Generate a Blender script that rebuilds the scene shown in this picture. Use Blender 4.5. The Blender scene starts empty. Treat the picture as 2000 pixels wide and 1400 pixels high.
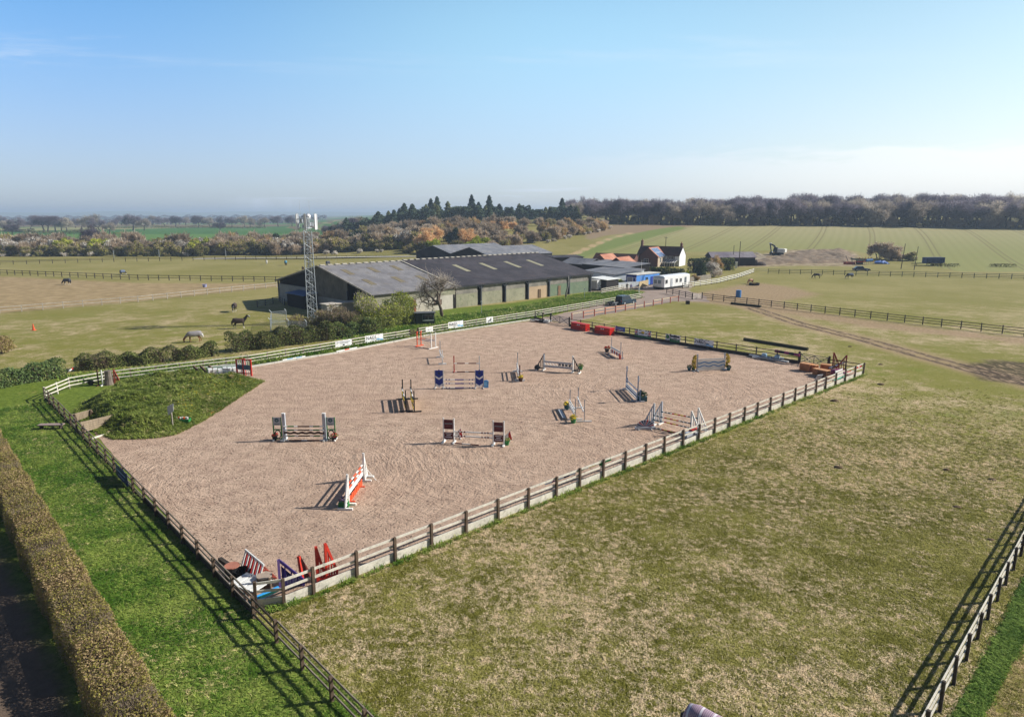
import bpy, bmesh, math, random
import numpy as np
from math import sin, cos, tan, atan, atan2, pi, radians, sqrt, hypot
from mathutils import Vector, Matrix
from mathutils import noise as mnoise
random.seed(7)
S = bpy.context.scene
COL = S.collection

# ------------------------------------------------------------------ survey
# bearings of the place as seen from the drone, turned into ground positions
FPX, CAMZ = 1330.0, 18.0
TH = atan(282 / FPX)

def terr(x, y):
    """height of the land (m): flat paddocks, a rise to the wooded ridge behind"""
    x = np.asarray(x, float); y = np.asarray(y, float)
    r = x / np.maximum(y, 1.0)
    def ss(a, b, t):
        t = np.clip((t - a) / (b - a), 0, 1); return t * t * (3 - 2 * t)
    side = ss(-0.36, -0.06, r)
    z = 11.6 * ss(215, 455, y) * side + 9.0 * ss(440, 760, y) * side
    z = z + 0.5 * ss(320, 600, y) * np.sin(x * .011 + 1) * np.cos(y * .008)
    z = z - 3.0 * ss(700, 2500, y) * (1 - side)
    return z

def tz(x, y): return float(terr(x, y))

def P(u, v, z=0.0):
    a = (u - 1000) / FPX; b = (v - 700) / FPX
    d = b * cos(TH) + sin(TH); f = cos(TH) - b * sin(TH)
    s = (CAMZ - z) / d
    return Vector((a * s, f * s, z))

def T(u, v):
    """meeting of a bearing with the rolling land"""
    a = (u - 1000) / FPX; b = (v - 700) / FPX
    d = b * cos(TH) + sin(TH); f = cos(TH) - b * sin(TH)
    s = 30.0
    while s < 6000:
        x, y, z = a * s, f * s, CAMZ - d * s
        if z <= tz(x, y): break
        s += max(.25, s * .002)
    return Vector((a * s, f * s, tz(a * s, f * s)))

def HT(u, vb, vt):
    """height of an upright whose foot is at (u, vb)"""
    p = P(u, vb); b = (vt - 700) / FPX
    d = b * cos(TH) + sin(TH); f = cos(TH) - b * sin(TH)
    return CAMZ - d * p.y / f

def at_depth(u, Y):
    """point on the land in the column of bearing u at depth Y"""
    x = (u - 1000) / FPX * Y * 0.985
    return Vector((x, Y, tz(x, Y)))

# ------------------------------------------------------------------ objects
def srgb(*c):
    if len(c) == 1: c = c[0]
    o = []
    for k in c:
        k = k / 255.0
        o.append(k / 12.92 if k <= .04045 else ((k + .055) / 1.055) ** 2.4)
    return (o[0], o[1], o[2], 1.0)

class MB:
    """collects shapes; build() links them as one mesh object"""
    def __init__(s): s.v = []; s.f = []; s.m = []; s.mats = []
    def mi(s, m):
        if m not in s.mats: s.mats.append(m)
        return s.mats.index(m)
    def add(s, vs, fs, m):
        k = len(s.v); s.v += [tuple(v) for v in vs]; i = s.mi(m)
        for f in fs: s.f.append(tuple(a + k for a in f)); s.m.append(i)
    def box(s, c, size, m, rz=0, rx=0, ry=0, M=None):
        R = M if M is not None else (Matrix.Rotation(rz, 3, 'Z') @ Matrix.Rotation(ry, 3, 'Y') @ Matrix.Rotation(rx, 3, 'X'))
        c = Vector(c); hx, hy, hz = size[0] / 2, size[1] / 2, size[2] / 2
        vs = [c + R @ Vector((x * hx, y * hy, z * hz)) for z in (-1, 1) for y in (-1, 1) for x in (-1, 1)]
        s.add(vs, [(0, 2, 3, 1), (4, 5, 7, 6), (0, 1, 5, 4), (2, 6, 7, 3), (0, 4, 6, 2), (1, 3, 7, 5)], m)
    def beam(s, p, q, w, h, m, up=(0, 0, 1)):
        p = Vector(p); q = Vector(q); x = (q - p); L = x.length; x.normalize()
        up = Vector(up)
        if abs(x.dot(up)) > .98: up = Vector((1, 0, 0))
        y = up.cross(x).normalized(); z = x.cross(y)
        R = Matrix((x, y, z)).transposed()
        s.box((p + q) / 2, (L, w, h), m, M=R)
    def tube(s, p, q, r, m, n=8, r2=None, caps=True):
        p = Vector(p); q = Vector(q); x = (q - p).normalized()
        a = Vector((0, 0, 1)) if abs(x.z) < .9 else Vector((1, 0, 0))
        y = a.cross(x).normalized(); z = x.cross(y); r2 = r if r2 is None else r2
        vs = []
        for c, rr in ((p, r), (q, r2)):
            for i in range(n):
                t = 2 * pi * i / n; vs.append(c + y * cos(t) * rr + z * sin(t) * rr)
        fs = [(i, (i + 1) % n, n + (i + 1) % n, n + i) for i in range(n)]
        if caps: fs += [tuple(reversed(range(n))), tuple(range(n, 2 * n))]
        s.add(vs, fs, m)
    def path(s, pts, rad, m, n=6):
        """tapered tube through points"""
        pts = [Vector(p) for p in pts]; k = len(pts); vs = []
        for i, p in enumerate(pts):
            x = (pts[min(i + 1, k - 1)] - pts[max(i - 1, 0)]).normalized()
            a = Vector((0, 0, 1)) if abs(x.z) < .9 else Vector((1, 0, 0))
            y = a.cross(x).normalized(); z = x.cross(y)
            r = rad[i] if isinstance(rad, (list, tuple)) else rad
            for j in range(n):
                t = 2 * pi * j / n; vs.append(p + y * cos(t) * r + z * sin(t) * r)
        fs = [(i * n + j, i * n + (j + 1) % n, (i + 1) * n + (j + 1) % n, (i + 1) * n + j) for i in range(k - 1) for j in range(n)]
        fs += [tuple(reversed(range(n))), tuple(range((k - 1) * n, k * n))]
        s.add(vs, fs, m)
    def prism(s, pts, d, m):
        """closed outline pts extruded along vector d"""
        pts = [Vector(p) for p in pts]; d = Vector(d); n = len(pts)
        vs = pts + [p + d for p in pts]
        fs = [tuple(reversed(range(n))), tuple(range(n, 2 * n))] + [(i, (i + 1) % n, n + (i + 1) % n, n + i) for i in range(n)]
        s.add(vs, fs, m)
    def lathe(s, c, prof, m, n=16):
        c = Vector(c); vs = []
        for r, z in prof:
            for i in range(n):
                t = 2 * pi * i / n; vs.append(c + Vector((r * cos(t), r * sin(t), z)))
        k = len(prof)
        fs = [(i * n + j, i * n + (j + 1) % n, (i + 1) * n + (j + 1) % n, (i + 1) * n + j) for i in range(k - 1) for j in range(n)]
        fs += [tuple(reversed(range(n))), tuple(range((k - 1) * n, k * n))]
        s.add(vs, fs, m)
    def quad(s, a, b, c, d, m): s.add([a, b, c, d], [(0, 1, 2, 3)], m)
    def blob(s, c, r, m, n=10, k=6, jit=.12, seed=0):
        rr = random.Random(seed); vs = []; c = Vector(c)
        for i in range(k + 1):
            ph = pi * i / k
            for j in range(n):
                t = 2 * pi * j / n; q = 1 + rr.uniform(-jit, jit)
                vs.append(c + Vector((r[0] * sin(ph) * cos(t) * q, r[1] * sin(ph) * sin(t) * q, r[2] * cos(ph) * q)))
        fs = [(i * n + j, (i + 1) * n + j, (i + 1) * n + (j + 1) % n, i * n + (j + 1) % n) for i in range(k) for j in range(n)]
        s.add(vs, fs, m)
    def build(s, name, parent=None, smooth=False, loc=None):
        me = bpy.data.meshes.new(name); me.from_pydata(s.v, [], s.f); me.update()
        for m in s.mats: me.materials.append(m)
        if s.f: me.polygons.foreach_set('material_index', s.m)
        if smooth: me.polygons.foreach_set('use_smooth', [True] * len(me.polygons))
        return link(name, me, parent, loc)

def link(name, me, parent=None, loc=None):
    o = bpy.data.objects.new(name, me); COL.objects.link(o)
    if parent is not None: o.parent = parent
    if loc is not None: o.location = loc
    return o

def tag(o, label=None, cat=None, group=None, kind=None):
    if label: o['label'] = label
    if cat: o['category'] = cat
    if group: o['group'] = group
    if kind: o['kind'] = kind
    return o

def thing(name, label, cat, loc=(0, 0, 0), rz=0, group=None):
    o = bpy.data.objects.new(name, None); COL.objects.link(o)
    o.location = loc; o.rotation_euler = (0, 0, rz); o.empty_display_size = .2
    return tag(o, label, cat, group)

KIDS = {}
def copy_tree(o, parent=None):
    c = o.copy(); COL.objects.link(c)
    if parent is not None: c.parent = parent
    for ch in o.children: copy_tree(ch, c)
    return c

def np_mesh(name, V, F, mats, midx=None, smooth=False):
    """V (n,3) F (m,k) numpy"""
    me = bpy.data.meshes.new(name); V = np.asarray(V, np.float32); F = np.asarray(F, np.int32)
    k = F.shape[1]
    me.vertices.add(len(V)); me.vertices.foreach_set('co', V.ravel())
    me.loops.add(F.size); me.loops.foreach_set('vertex_index', F.ravel())
    me.polygons.add(len(F)); me.polygons.foreach_set('loop_start', np.arange(0, F.size, k, dtype=np.int32))
    me.polygons.foreach_set('loop_total', np.full(len(F), k, np.int32))
    for m in mats: me.materials.append(m)
    if midx is not None: me.polygons.foreach_set('material_index', np.asarray(midx, np.int32))
    if smooth: me.polygons.foreach_set('use_smooth', np.ones(len(F), bool))
    me.update(); me.validate(); return me

# ------------------------------------------------------------------ materials
class NT:
    def __init__(s, t): s.t = t; s.n = t.nodes; s.l = t.links
    def new(s, typ, **kw):
        n = s.n.new(typ)
        for k, v in kw.items(): setattr(n, k, v)
        return n
    def put(s, sock, v):
        if hasattr(v, 'is_output') or isinstance(v, bpy.types.NodeSocket): s.l.new(v, sock)
        else: sock.default_value = v
    def math(s, op, a, b=0.0, c=0.0, clamp=False):
        n = s.new('ShaderNodeMath', operation=op, use_clamp=clamp)
        s.put(n.inputs[0], a); s.put(n.inputs[1], b); s.put(n.inputs[2], c); return n.outputs[0]
    def mix(s, f, a, b, blend='MIX'):
        n = s.new('ShaderNodeMix', data_type='RGBA', blend_type=blend)
        s.put(n.inputs[0], f); s.put(n.inputs[6], a); s.put(n.inputs[7], b); return n.outputs[2]
    def noise(s, vec, scale, detail=3, rough=.55, dist=0.0, out=0):
        n = s.new('ShaderNodeTexNoise'); s.put(n.inputs['Vector'], vec)
        n.inputs['Scale'].default_value = scale; n.inputs['Detail'].default_value = detail
        n.inputs['Roughness'].default_value = rough; n.inputs['Distortion'].default_value = dist
        return n.outputs[out]
    def vor(s, vec, scale, feature='F1', rnd=1.0, out=0):
        n = s.new('ShaderNodeTexVoronoi', feature=feature); s.put(n.inputs['Vector'], vec)
        n.inputs['Scale'].default_value = scale; n.inputs['Randomness'].default_value = rnd
        return n.outputs[out]
    def ramp(s, f, a, b):
        """smoothstep a..b of f"""
        n = s.new('ShaderNodeMapRange', interpolation_type='SMOOTHSTEP')
        s.put(n.inputs[0], f); n.inputs[1].default_value = a; n.inputs[2].default_value = b
        return n.outputs[0]
    def vmap(s, vec, sc=(1, 1, 1), rot=(0, 0, 0), loc=(0, 0, 0)):
        n = s.new('ShaderNodeMapping'); s.put(n.inputs[0], vec)
        n.inputs['Scale'].default_value = sc; n.inputs['Rotation'].default_value = rot; n.inputs['Location'].default_value = loc
        return n.outputs[0]
    def attr(s, name): return s.new('ShaderNodeAttribute', attribute_name=name).outputs['Fac']
    def bump(s, h, strength=.5, dist=.05, normal=None):
        n = s.new('ShaderNodeBump'); n.inputs['Strength'].default_value = strength
        n.inputs['Distance'].default_value = dist; s.put(n.inputs['Height'], h)
        if normal is not None: s.put(n.inputs['Normal'], normal)
        return n.outputs[0]

def new_mat(name):
    m = bpy.data.materials.new(name); m.use_nodes = True
    nt = NT(m.node_tree); b = m.node_tree.nodes['Principled BSDF']
    return m, nt, b

CACHE = {}
def mat(name, rgb=(128, 128, 128), rough=.75, var=.12, scale=3.0, bump=0.0, metal=0.0, spec=.3, dirt=None, stretch=None):
    """painted / plain surface with uneven tone and wear"""
    if name in CACHE: return CACHE[name]
    m, nt, b = new_mat(name); c = srgb(*rgb)
    tc = nt.new('ShaderNodeTexCoord').outputs['Object']
    if stretch: tc = nt.vmap(tc, stretch)
    n1 = nt.noise(tc, scale, 4, .6); n2 = nt.noise(tc, scale * 7, 3, .6)
    f = nt.math('ADD', nt.math('MULTIPLY', n1, .65), nt.math('MULTIPLY', n2, .35))
    lo = tuple(k * (1 - var) for k in c[:3]) + (1,); hi = tuple(min(1, k * (1 + var)) for k in c[:3]) + (1,)
    col = nt.mix(nt.ramp(f, .35, .65), lo, hi)
    if dirt:
        d = srgb(*dirt[0]); col = nt.mix(nt.math('MULTIPLY', nt.ramp(nt.noise(tc, scale * 2.3, 5, .65), .5, .72), dirt[1]), col, d)
    nt.put(b.inputs['Base Color'], col)
    b.inputs['Roughness'].default_value = rough; b.inputs['Metallic'].default_value = metal
    b.inputs['Specular IOR Level'].default_value = spec
    if bump: nt.put(b.inputs['Normal'], nt.bump(f, bump, .03))
    CACHE[name] = m; return m

def leaf_mat(name, a, b2, c=None, trans=.25, scale=.5, per=.0):
    """foliage / twigs: colour wanders between two or three tones"""
    if name in CACHE: return CACHE[name]
    m, nt, bs = new_mat(name)
    geo = nt.new('ShaderNodeNewGeometry'); oi = nt.new('ShaderNodeObjectInfo')
    pos = geo.outputs['Position']
    n1 = nt.noise(pos, scale, 3, .6); n2 = nt.noise(pos, scale * 9, 2, .7)
    f = nt.math('ADD', nt.math('MULTIPLY', n1, .5), nt.math('MULTIPLY', n2, .5))
    f = nt.math('ADD', f, nt.math('MULTIPLY', nt.math('SUBTRACT', oi.outputs['Random'], .5), per))
    col = nt.mix(nt.ramp(f, .36, .64), srgb(*a), srgb(*b2))
    if c: col = nt.mix(nt.ramp(n2, .55, .68), col, srgb(*c))
    nt.put(bs.inputs['Base Color'], col); bs.inputs['Roughness'].default_value = .75
    bs.inputs['Specular IOR Level'].default_value = .15
    if trans > 0:
        tr = nt.new('ShaderNodeBsdfTranslucent'); nt.put(tr.inputs[0], col)
        mx = nt.new('ShaderNodeMixShader'); mx.inputs[0].default_value = trans
        out = nt.n['Material Output']
        nt.l.new(bs.outputs[0], mx.inputs[1]); nt.l.new(tr.outputs[0], mx.inputs[2]); nt.l.new(mx.outputs[0], out.inputs[0])
    CACHE[name] = m; return m

WOODGREY = mat('weathered_grey_timber', (168, 160, 148), .85, .22, 2.0, .25, dirt=((95, 88, 80), .6))
WOODPALE = mat('pale_weathered_timber', (216, 210, 196), .85, .16, 2.0, .2, dirt=((130, 122, 105), .5))
WOODDARK = mat('dark_stained_timber', (66, 58, 52), .85, .25, 2.0, .25, dirt=((100, 92, 84), .4))
WOODBROWN = mat('brown_timber', (98, 82, 68), .85, .25, 2.0, .25)
WHITE = mat('white_paint', (236, 236, 232), .5, .05, 2.5, .05, dirt=((180, 174, 160), .35))
LGREY = mat('light_grey_paint', (176, 182, 190), .55, .08, 2.5)
RED = mat('red_paint', (196, 44, 32), .5, .12, 3)
ORANGE = mat('orange_paint', (226, 92, 52), .5, .1, 3)
GREEN = mat('green_paint', (44, 122, 62), .5, .12, 3)
MAROON = mat('maroon_paint', (88, 28, 34), .5, .12, 3)
BLUE = mat('blue_paint', (28, 52, 148), .5, .1, 3)
NAVY = mat('navy_paint', (34, 42, 84), .5, .12, 3)
LBLUE = mat('light_blue_paint', (92, 156, 216), .5, .1, 3)
TEAL = mat('teal_paint', (34, 82, 92), .5, .1, 3)
BLACK = mat('black_paint', (34, 34, 36), .55, .15, 3)
BROWN = mat('dark_brown_paint', (72, 44, 34), .6, .15, 3)
YELLOW = mat('yellow_paint', (222, 190, 44), .55, .1, 3)
PURPLE = mat('purple_paint', (122, 94, 152), .55, .12, 3)
DPURPLE = mat('deep_purple_paint', (60, 44, 110), .55, .12, 3)
MAGENTA = mat('magenta_paint', (128, 46, 92), .55, .12, 3)
STEEL = mat('galvanised_steel', (178, 186, 192), .45, .12, 3, metal=.35, spec=.5)
DSTEEL = mat('dark_steel', (70, 74, 80), .5, .15, 3, metal=.3, spec=.5)
RUBBER = mat('black_rubber', (26, 26, 28), .85, .15, 4)
GLASS = mat('dark_window_glass', (38, 46, 54), .12, .1, 1.5, spec=.6)
# ------------------------------------------------------------------ sky, sun, air, camera
SUN_EL, SUN_AZ = radians(32), radians(9)          # azimuth measured from +X towards +Y
w = bpy.data.worlds.new("World"); S.world = w; w.use_nodes = True
nt = NT(w.node_tree); bg = w.node_tree.nodes['Background']
sky = nt.new('ShaderNodeTexSky', sky_type='NISHITA'); sky.sun_disc = False
sky.sun_elevation = SUN_EL; sky.sun_rotation = pi / 2 - SUN_AZ
sky.altitude = 30; sky.air_density = 1.0; sky.dust_density = .7; sky.ozone_density = 1.6
d = nt.new('ShaderNodeTexCoord').outputs['Generated']
sep = nt.new('ShaderNodeSeparateXYZ'); nt.l.new(d, sep.inputs[0])
# thin high cloud streaks and a low cloud bank, projected on a flat cloud layer
zc = nt.math('MAXIMUM', sep.outputs[2], .02)
cx = nt.math('DIVIDE', sep.outputs[0], nt.math('ADD', zc, .06)); cy = nt.math('DIVIDE', sep.outputs[1], nt.math('ADD', zc, .06))
cv = nt.new('ShaderNodeCombineXYZ'); nt.l.new(cx, cv.inputs[0]); nt.l.new(cy, cv.inputs[1])
wisp = nt.noise(nt.vmap(cv.outputs[0], (.42, .95, 1), (0, 0, .25), (3.1, .7, 0)), 1.1, 7, .62, .5)
wisp2 = nt.noise(nt.vmap(cv.outputs[0], (.11, .2, 1), (0, 0, .1), (7.3, 2.2, 0)), 1.0, 3, .5)
wm = nt.math('MULTIPLY', nt.ramp(wisp, .50, .74), nt.ramp(wisp2, .46, .60))
# cloud bank hugging the horizon, thicker towards the sun
bank_n = nt.noise(nt.vmap(d, (5, 5, 30)), 1.6, 7, .62, .3)
bank_h = nt.math('ADD', nt.math('MULTIPLY', bank_n, .07), .042)
bank = nt.ramp(nt.math('SUBTRACT', bank_h, sep.outputs[2]), -.006, .009)
toward = nt.ramp(nt.math('SUBTRACT', sep.outputs[0], nt.math('MULTIPLY', sep.outputs[1], .05)), -.15, .55)
bank = nt.math('MULTIPLY', nt.math('MULTIPLY', bank, toward), .62)
low = nt.math('MULTIPLY', nt.ramp(sep.outputs[2], .30, .0), .30)
mask = nt.math('MAXIMUM', nt.math('MULTIPLY', wm, .7), bank)
cloudcol = nt.mix(toward, (7.6, 8.6, 10.2, 1), (11.2, 11.4, 11.6, 1))
def tri(f, a, b, c):
    return nt.mix(nt.ramp(f, 0.0, .58), nt.mix(nt.ramp(f, -.58, 0.0), a, b), c)
xd = nt.math('DIVIDE', sep.outputs[0], nt.math('MAXIMUM', nt.math('SQRT', nt.math('ADD', nt.math('MULTIPLY', sep.outputs[0], sep.outputs[0]), nt.math('MULTIPLY', sep.outputs[1], sep.outputs[1]))), .01))
topt = tri(xd, (.92, 1.5, 1.95, 1), (1.85, 2.2, 2.05, 1), (1.6, 1.7, 1.5, 1))
lowt = tri(xd, (.90, 1.06, 1.5, 1), (1.26, 1.38, 1.74, 1), (1.42, 1.38, 1.38, 1))
tint = nt.mix(nt.ramp(sep.outputs[2], .03, .26), lowt, topt)
tint = nt.mix(nt.ramp(sep.outputs[2], .36, .62), tint, (.24, .31, .42, 1))     # deeper blue towards the zenith, set dark to cut sky fill
tint = nt.mix(nt.ramp(sep.outputs[1], .25, -.15), tint, (.24, .29, .38, 1))    # and behind the camera, again darkened to cut the fill
skyc = nt.mix(1.0, sky.outputs[0], tint, 'MULTIPLY')
skyc = nt.mix(low, skyc, cloudcol)
nt.l.new(nt.mix(mask, skyc, cloudcol), bg.inputs[0]); bg.inputs[1].default_value = .082

sd = bpy.data.lights.new('sun', 'SUN'); so = bpy.data.objects.new('sun', sd); COL.objects.link(so)
sd.energy = 4.9; sd.angle = radians(.55); sd.color = (1.0, .955, .88)
sv = Vector((cos(SUN_EL) * cos(SUN_AZ), cos(SUN_EL) * sin(SUN_AZ), sin(SUN_EL)))
so.rotation_euler = sv.to_track_quat('Z', 'Y').to_euler(); so.location = sv * 80

cam = bpy.data.cameras.new('camera'); co = bpy.data.objects.new('camera', cam); COL.objects.link(co)
co.location = (0, 0, CAMZ); co.rotation_euler = (pi / 2 - TH, 0, 0)
cam.sensor_width = 36; cam.lens = 36 * FPX / 2000; cam.clip_start = .1; cam.clip_end = 20000
S.camera = co
S.view_settings.view_transform = 'Standard'; S.view_settings.look = 'None'
S.view_settings.exposure = 0.30; S.view_settings.gamma = 1.0; S.view_settings.use_curve_mapping = False
S.cycles.use_denoising = True
S.cycles.max_bounces = 6; S.cycles.diffuse_bounces = 3; S.cycles.volume_bounces = 0; S.cycles.transparent_max_bounces = 8

hz = MB(); hm = bpy.data.materials.new('air'); hm.use_nodes = True
hn = hm.node_tree.nodes; hn.remove(hn['Principled BSDF'])
pv = hn.new('ShaderNodeVolumePrincipled'); pv.inputs['Color'].default_value = (.64, .80, 1.0, 1)
pv.inputs['Density'].default_value = .00030; pv.inputs['Anisotropy'].default_value = .1
hm.node_tree.links.new(pv.outputs[0], hn['Material Output'].inputs['Volume'])
hz.box((0, 3000, 26), (15000, 8400, 62), hm)
tag(hz.build('haze'), 'pale blue haze over the far fields', kind='stuff')
# ------------------------------------------------------------------ ground
def px(*l): return [tuple(P(u, v)[:2]) for u, v in l]

def sdist(X, Y, poly, closed=True):
    """signed distance (inside positive) of points to a polygon, or distance to a line"""
    D = np.full(X.shape, 1e9); inside = np.zeros(X.shape, bool); n = len(poly)
    for i in range(n if closed else n - 1):
        ax, ay = poly[i]; bx, by = poly[(i + 1) % n]
        ex, ey = bx - ax, by - ay
        t = np.clip(((X - ax) * ex + (Y - ay) * ey) / max(ex * ex + ey * ey, 1e-9), 0, 1)
        D = np.minimum(D, np.hypot(X - ax - t * ex, Y - ay - t * ey))
        if closed and ay != by:
            c = ((ay > Y) != (by > Y)) & (X < (bx - ax) * (Y - ay) / (by - ay) + ax)
            inside ^= c
    return np.where(inside, D, -D) if closed else D

A_OUT = P(497, 1209); D_OUT = P(88, 778)
verge = px((760, 1430), (600, 1290), (496, 1213), (340, 1010), (190, 850), (200, 835), (150, 800), (240, 750), (330, 740), (470, 733), (500, 716), (660, 688), (850, 654), (1042, 624), (1120, 606),
           (1245, 583), (1262, 570), (1180, 566), (1148, 571), (1000, 592), (850, 606), (760, 640), (640, 676), (470, 700), (300, 716), (130, 735), (0, 756), (-160, 790), (-400, 1000), (-300, 1430))
brownL = px((0, 540), (270, 553), (560, 554), (545, 560), (270, 588), (0, 612), (-320, 640), (-320, 532))
brownR = px((1320, 588), (1360, 572), (1440, 558), (1475, 552), (1540, 560), (1600, 575), (1520, 590), (1560, 604), (1700, 626), (2010, 662), (2100, 672), (2100, 686), (2000, 672), (1700, 640), (1560, 618), (1480, 606), (1385, 592))
mudline = px((1470, 602), (1560, 632), (1690, 664), (1800, 695), (1900, 722), (2000, 746), (2150, 790))
mudpatch = px((1870, 716), (1930, 704), (2020, 708), (2150, 720), (2150, 790), (2000, 752), (1920, 742))
crop = [tuple(T(u, v)[:2]) for u, v in ((1062, 524), (1100, 506), (1190, 462), (1330, 440), (1500, 437), (1750, 440), (2000, 447))] + [(520, 420), (520, 214), (260, 222), tuple(T(1880, 531)[:2]), tuple(T(1810, 517)[:2]), tuple(T(1650, 486)[:2]), tuple(T(1480, 490)[:2]), tuple(T(1330, 493)[:2]), tuple(T(1180, 499)[:2])]
bare = [tuple(T(u, v)[:2]) for u, v in ((1190, 440), (1330, 436), (1400, 436), (1330, 446), (1250, 456), (1190, 458), (1150, 470), (1140, 458))]
farmtrack = [tuple(T(u, v)[:2]) for u, v in ((1030, 530), (1060, 520), (1105, 503), (1180, 470), (1245, 452))]
greenhead = [tuple(T(u, v)[:2]) for u, v in ((1080, 520), (1120, 498), (1200, 466), (1260, 452), (1330, 441), (1340, 447), (1260, 468), (1160, 496), (1100, 518))]
spoil = px((1330, 520), (1380, 512), (1480, 508), (1560, 506), (1680, 515), (1690, 522), (1560, 521), (1440, 523))
spoil2 = [tuple(T(u, v)[:2]) for u, v in ((1470, 500), (1540, 488), (1650, 486), (1680, 500), (1672, 512), (1480, 512))]
lane = px((0, 1080), (60, 1190), (150, 1400), (190, 1500), (-260, 1500), (-450, 1100), (-160, 900), (-40, 990))
brstrip = px((1850, 1430), (1905, 1335), (1965, 1215), (2015, 1115), (2100, 990), (2160, 990), (2060, 1150), (1990, 1260), (1930, 1370), (1900, 1430))
brbare = px((1900, 1430), (1945, 1345), (2010, 1235), (2080, 1120), (2180, 1000), (2600, 1000), (2500, 1430))
yard = px((1120, 560), (1150, 572), (1245, 566), (1330, 590), (1352, 560), (1340, 536), (1250, 528), (1180, 530), (1090, 545))

xs = np.concatenate([-np.geomspace(118, 7000, 58)[::-1], np.arange(-117, 118, 1.05), np.geomspace(118, 7000, 58)])
ys = np.concatenate([[-900, -400, -150, -60, -20, -5], np.arange(4, 250, 1.2), np.geomspace(251, 6900, 80)])
GX, GY = np.meshgrid(xs, ys); nx, ny = len(xs), len(ys)
GZ = terr(GX, GY)
V = np.stack([GX, GY, GZ], -1).reshape(-1, 3)
ii = np.arange(nx * ny).reshape(ny, nx)
Fq = np.stack([ii[:-1, :-1], ii[:-1, 1:], ii[1:, 1:], ii[1:, :-1]], -1).reshape(-1, 4)

def zone_attrs(me, X, Y):
    for nm, pl, cl in (('verge', verge, 1), ('brownL', brownL, 1), ('brownR', brownR, 1), ('mudline', mudline, 0), ('mudpatch', mudpatch, 1), ('crop', crop, 1),
                       ('bare', bare, 1), ('farmtrack', farmtrack, 0), ('greenhead', greenhead, 1), ('spoil', spoil, 1), ('spoil2', spoil2, 1), ('lane', lane, 1),
                       ('brstrip', brstrip, 1), ('brbare', brbare, 1), ('yard', yard, 1)):
        a = me.attributes.new(nm, 'FLOAT', 'POINT')
        a.data.foreach_set('value', np.clip(sdist(X, Y, pl, bool(cl)), -25, 25).astype(np.float32).ravel())

gm, nt, bs = new_mat('pasture_ground')
pos = nt.new('ShaderNodeNewGeometry').outputs['Position']
sp = nt.new('ShaderNodeSeparateXYZ'); nt.l.new(pos, sp.inputs[0])
nL = nt.noise(pos, .045, 4, .6); nM = nt.noise(pos, .35, 4, .65); nS = nt.noise(pos, 2.2, 5, .7)
nF = nt.noise(nt.vmap(pos, (1.0, 1.7, 1), (0, 0, .5)), 9.0, 4, .72, .4)
def edge(name, soft, amp):
    """ragged edge of a zone"""
    dd = nt.math('ADD', nt.attr(name), nt.math('MULTIPLY', nt.math('SUBTRACT', nt.math('ADD', nt.math('MULTIPLY', nM, .6), nt.math('MULTIPLY', nS, .4)), .5), amp))
    return nt.ramp(dd, -soft, soft)
# grazed paddock: green turf, moss, patches of flattened straw-coloured grass
f1 = nt.math('ADD', nt.math('ADD', nt.math('MULTIPLY', nM, .42), nt.math('MULTIPLY', nS, .28)), nt.math('MULTIPLY', nL, .42))
turf = nt.mix(nt.ramp(nF, .36, .66), srgb(98, 98, 38), srgb(154, 150, 74))
straw = nt.mix(nt.ramp(nF, .35, .65), srgb(160, 138, 102), srgb(224, 200, 168))
fs = nt.math('ADD', f1, nt.math('MULTIPLY', nt.math('SUBTRACT', nF, .5), .55))
col = nt.mix(nt.ramp(fs, .53, .70), turf, straw)
lush = nt.mix(nt.ramp(nF, .35, .65), srgb(88, 98, 30), srgb(134, 144, 56))
col = nt.mix(nt.math('MULTIPLY', nt.ramp(nt.noise(pos, .16, 4, .6), .56, .72), .6), col, lush)
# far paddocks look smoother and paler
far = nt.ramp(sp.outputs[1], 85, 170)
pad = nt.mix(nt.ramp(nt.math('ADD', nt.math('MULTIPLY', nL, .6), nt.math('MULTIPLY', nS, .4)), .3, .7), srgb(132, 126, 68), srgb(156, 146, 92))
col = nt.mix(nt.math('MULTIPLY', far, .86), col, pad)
# bare, poached ground
earth = nt.mix(nt.ramp(nS, .3, .7), srgb(136, 112, 86), srgb(184, 158, 128))
col = nt.mix(nt.math('MULTIPLY', edge('brownL', 2.5, 5), .9), col, nt.mix(nt.ramp(nM, .35, .65), srgb(150, 128, 94), srgb(178, 154, 118)))
col = nt.mix(nt.math('MULTIPLY', edge('brownR', 2.5, 7), .85), col, earth)
# bright verge
vg = nt.mix(nt.ramp(nt.math('ADD', nt.math('MULTIPLY', nS, .5), nt.math('MULTIPLY', nF, .5)), .36, .62), srgb(70, 88, 24), srgb(122, 140, 56))
vg = nt.mix(nt.ramp(nt.math('ADD', nt.math('MULTIPLY', nM, .5), nt.math('MULTIPLY', nS, .5)), .54, .68), vg, srgb(150, 144, 78))
col = nt.mix(edge('verge', .45, 2.2), col, vg)
col = nt.mix(edge('brbare', .5, 2.2), col, nt.mix(nt.ramp(fs, .42, .62), srgb(176, 152, 122), turf))
col = nt.mix(edge('brstrip', .3, 1.2), col, nt.mix(nt.ramp(nF, .35, .62), srgb(46, 86, 18), srgb(92, 128, 40)))
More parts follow.
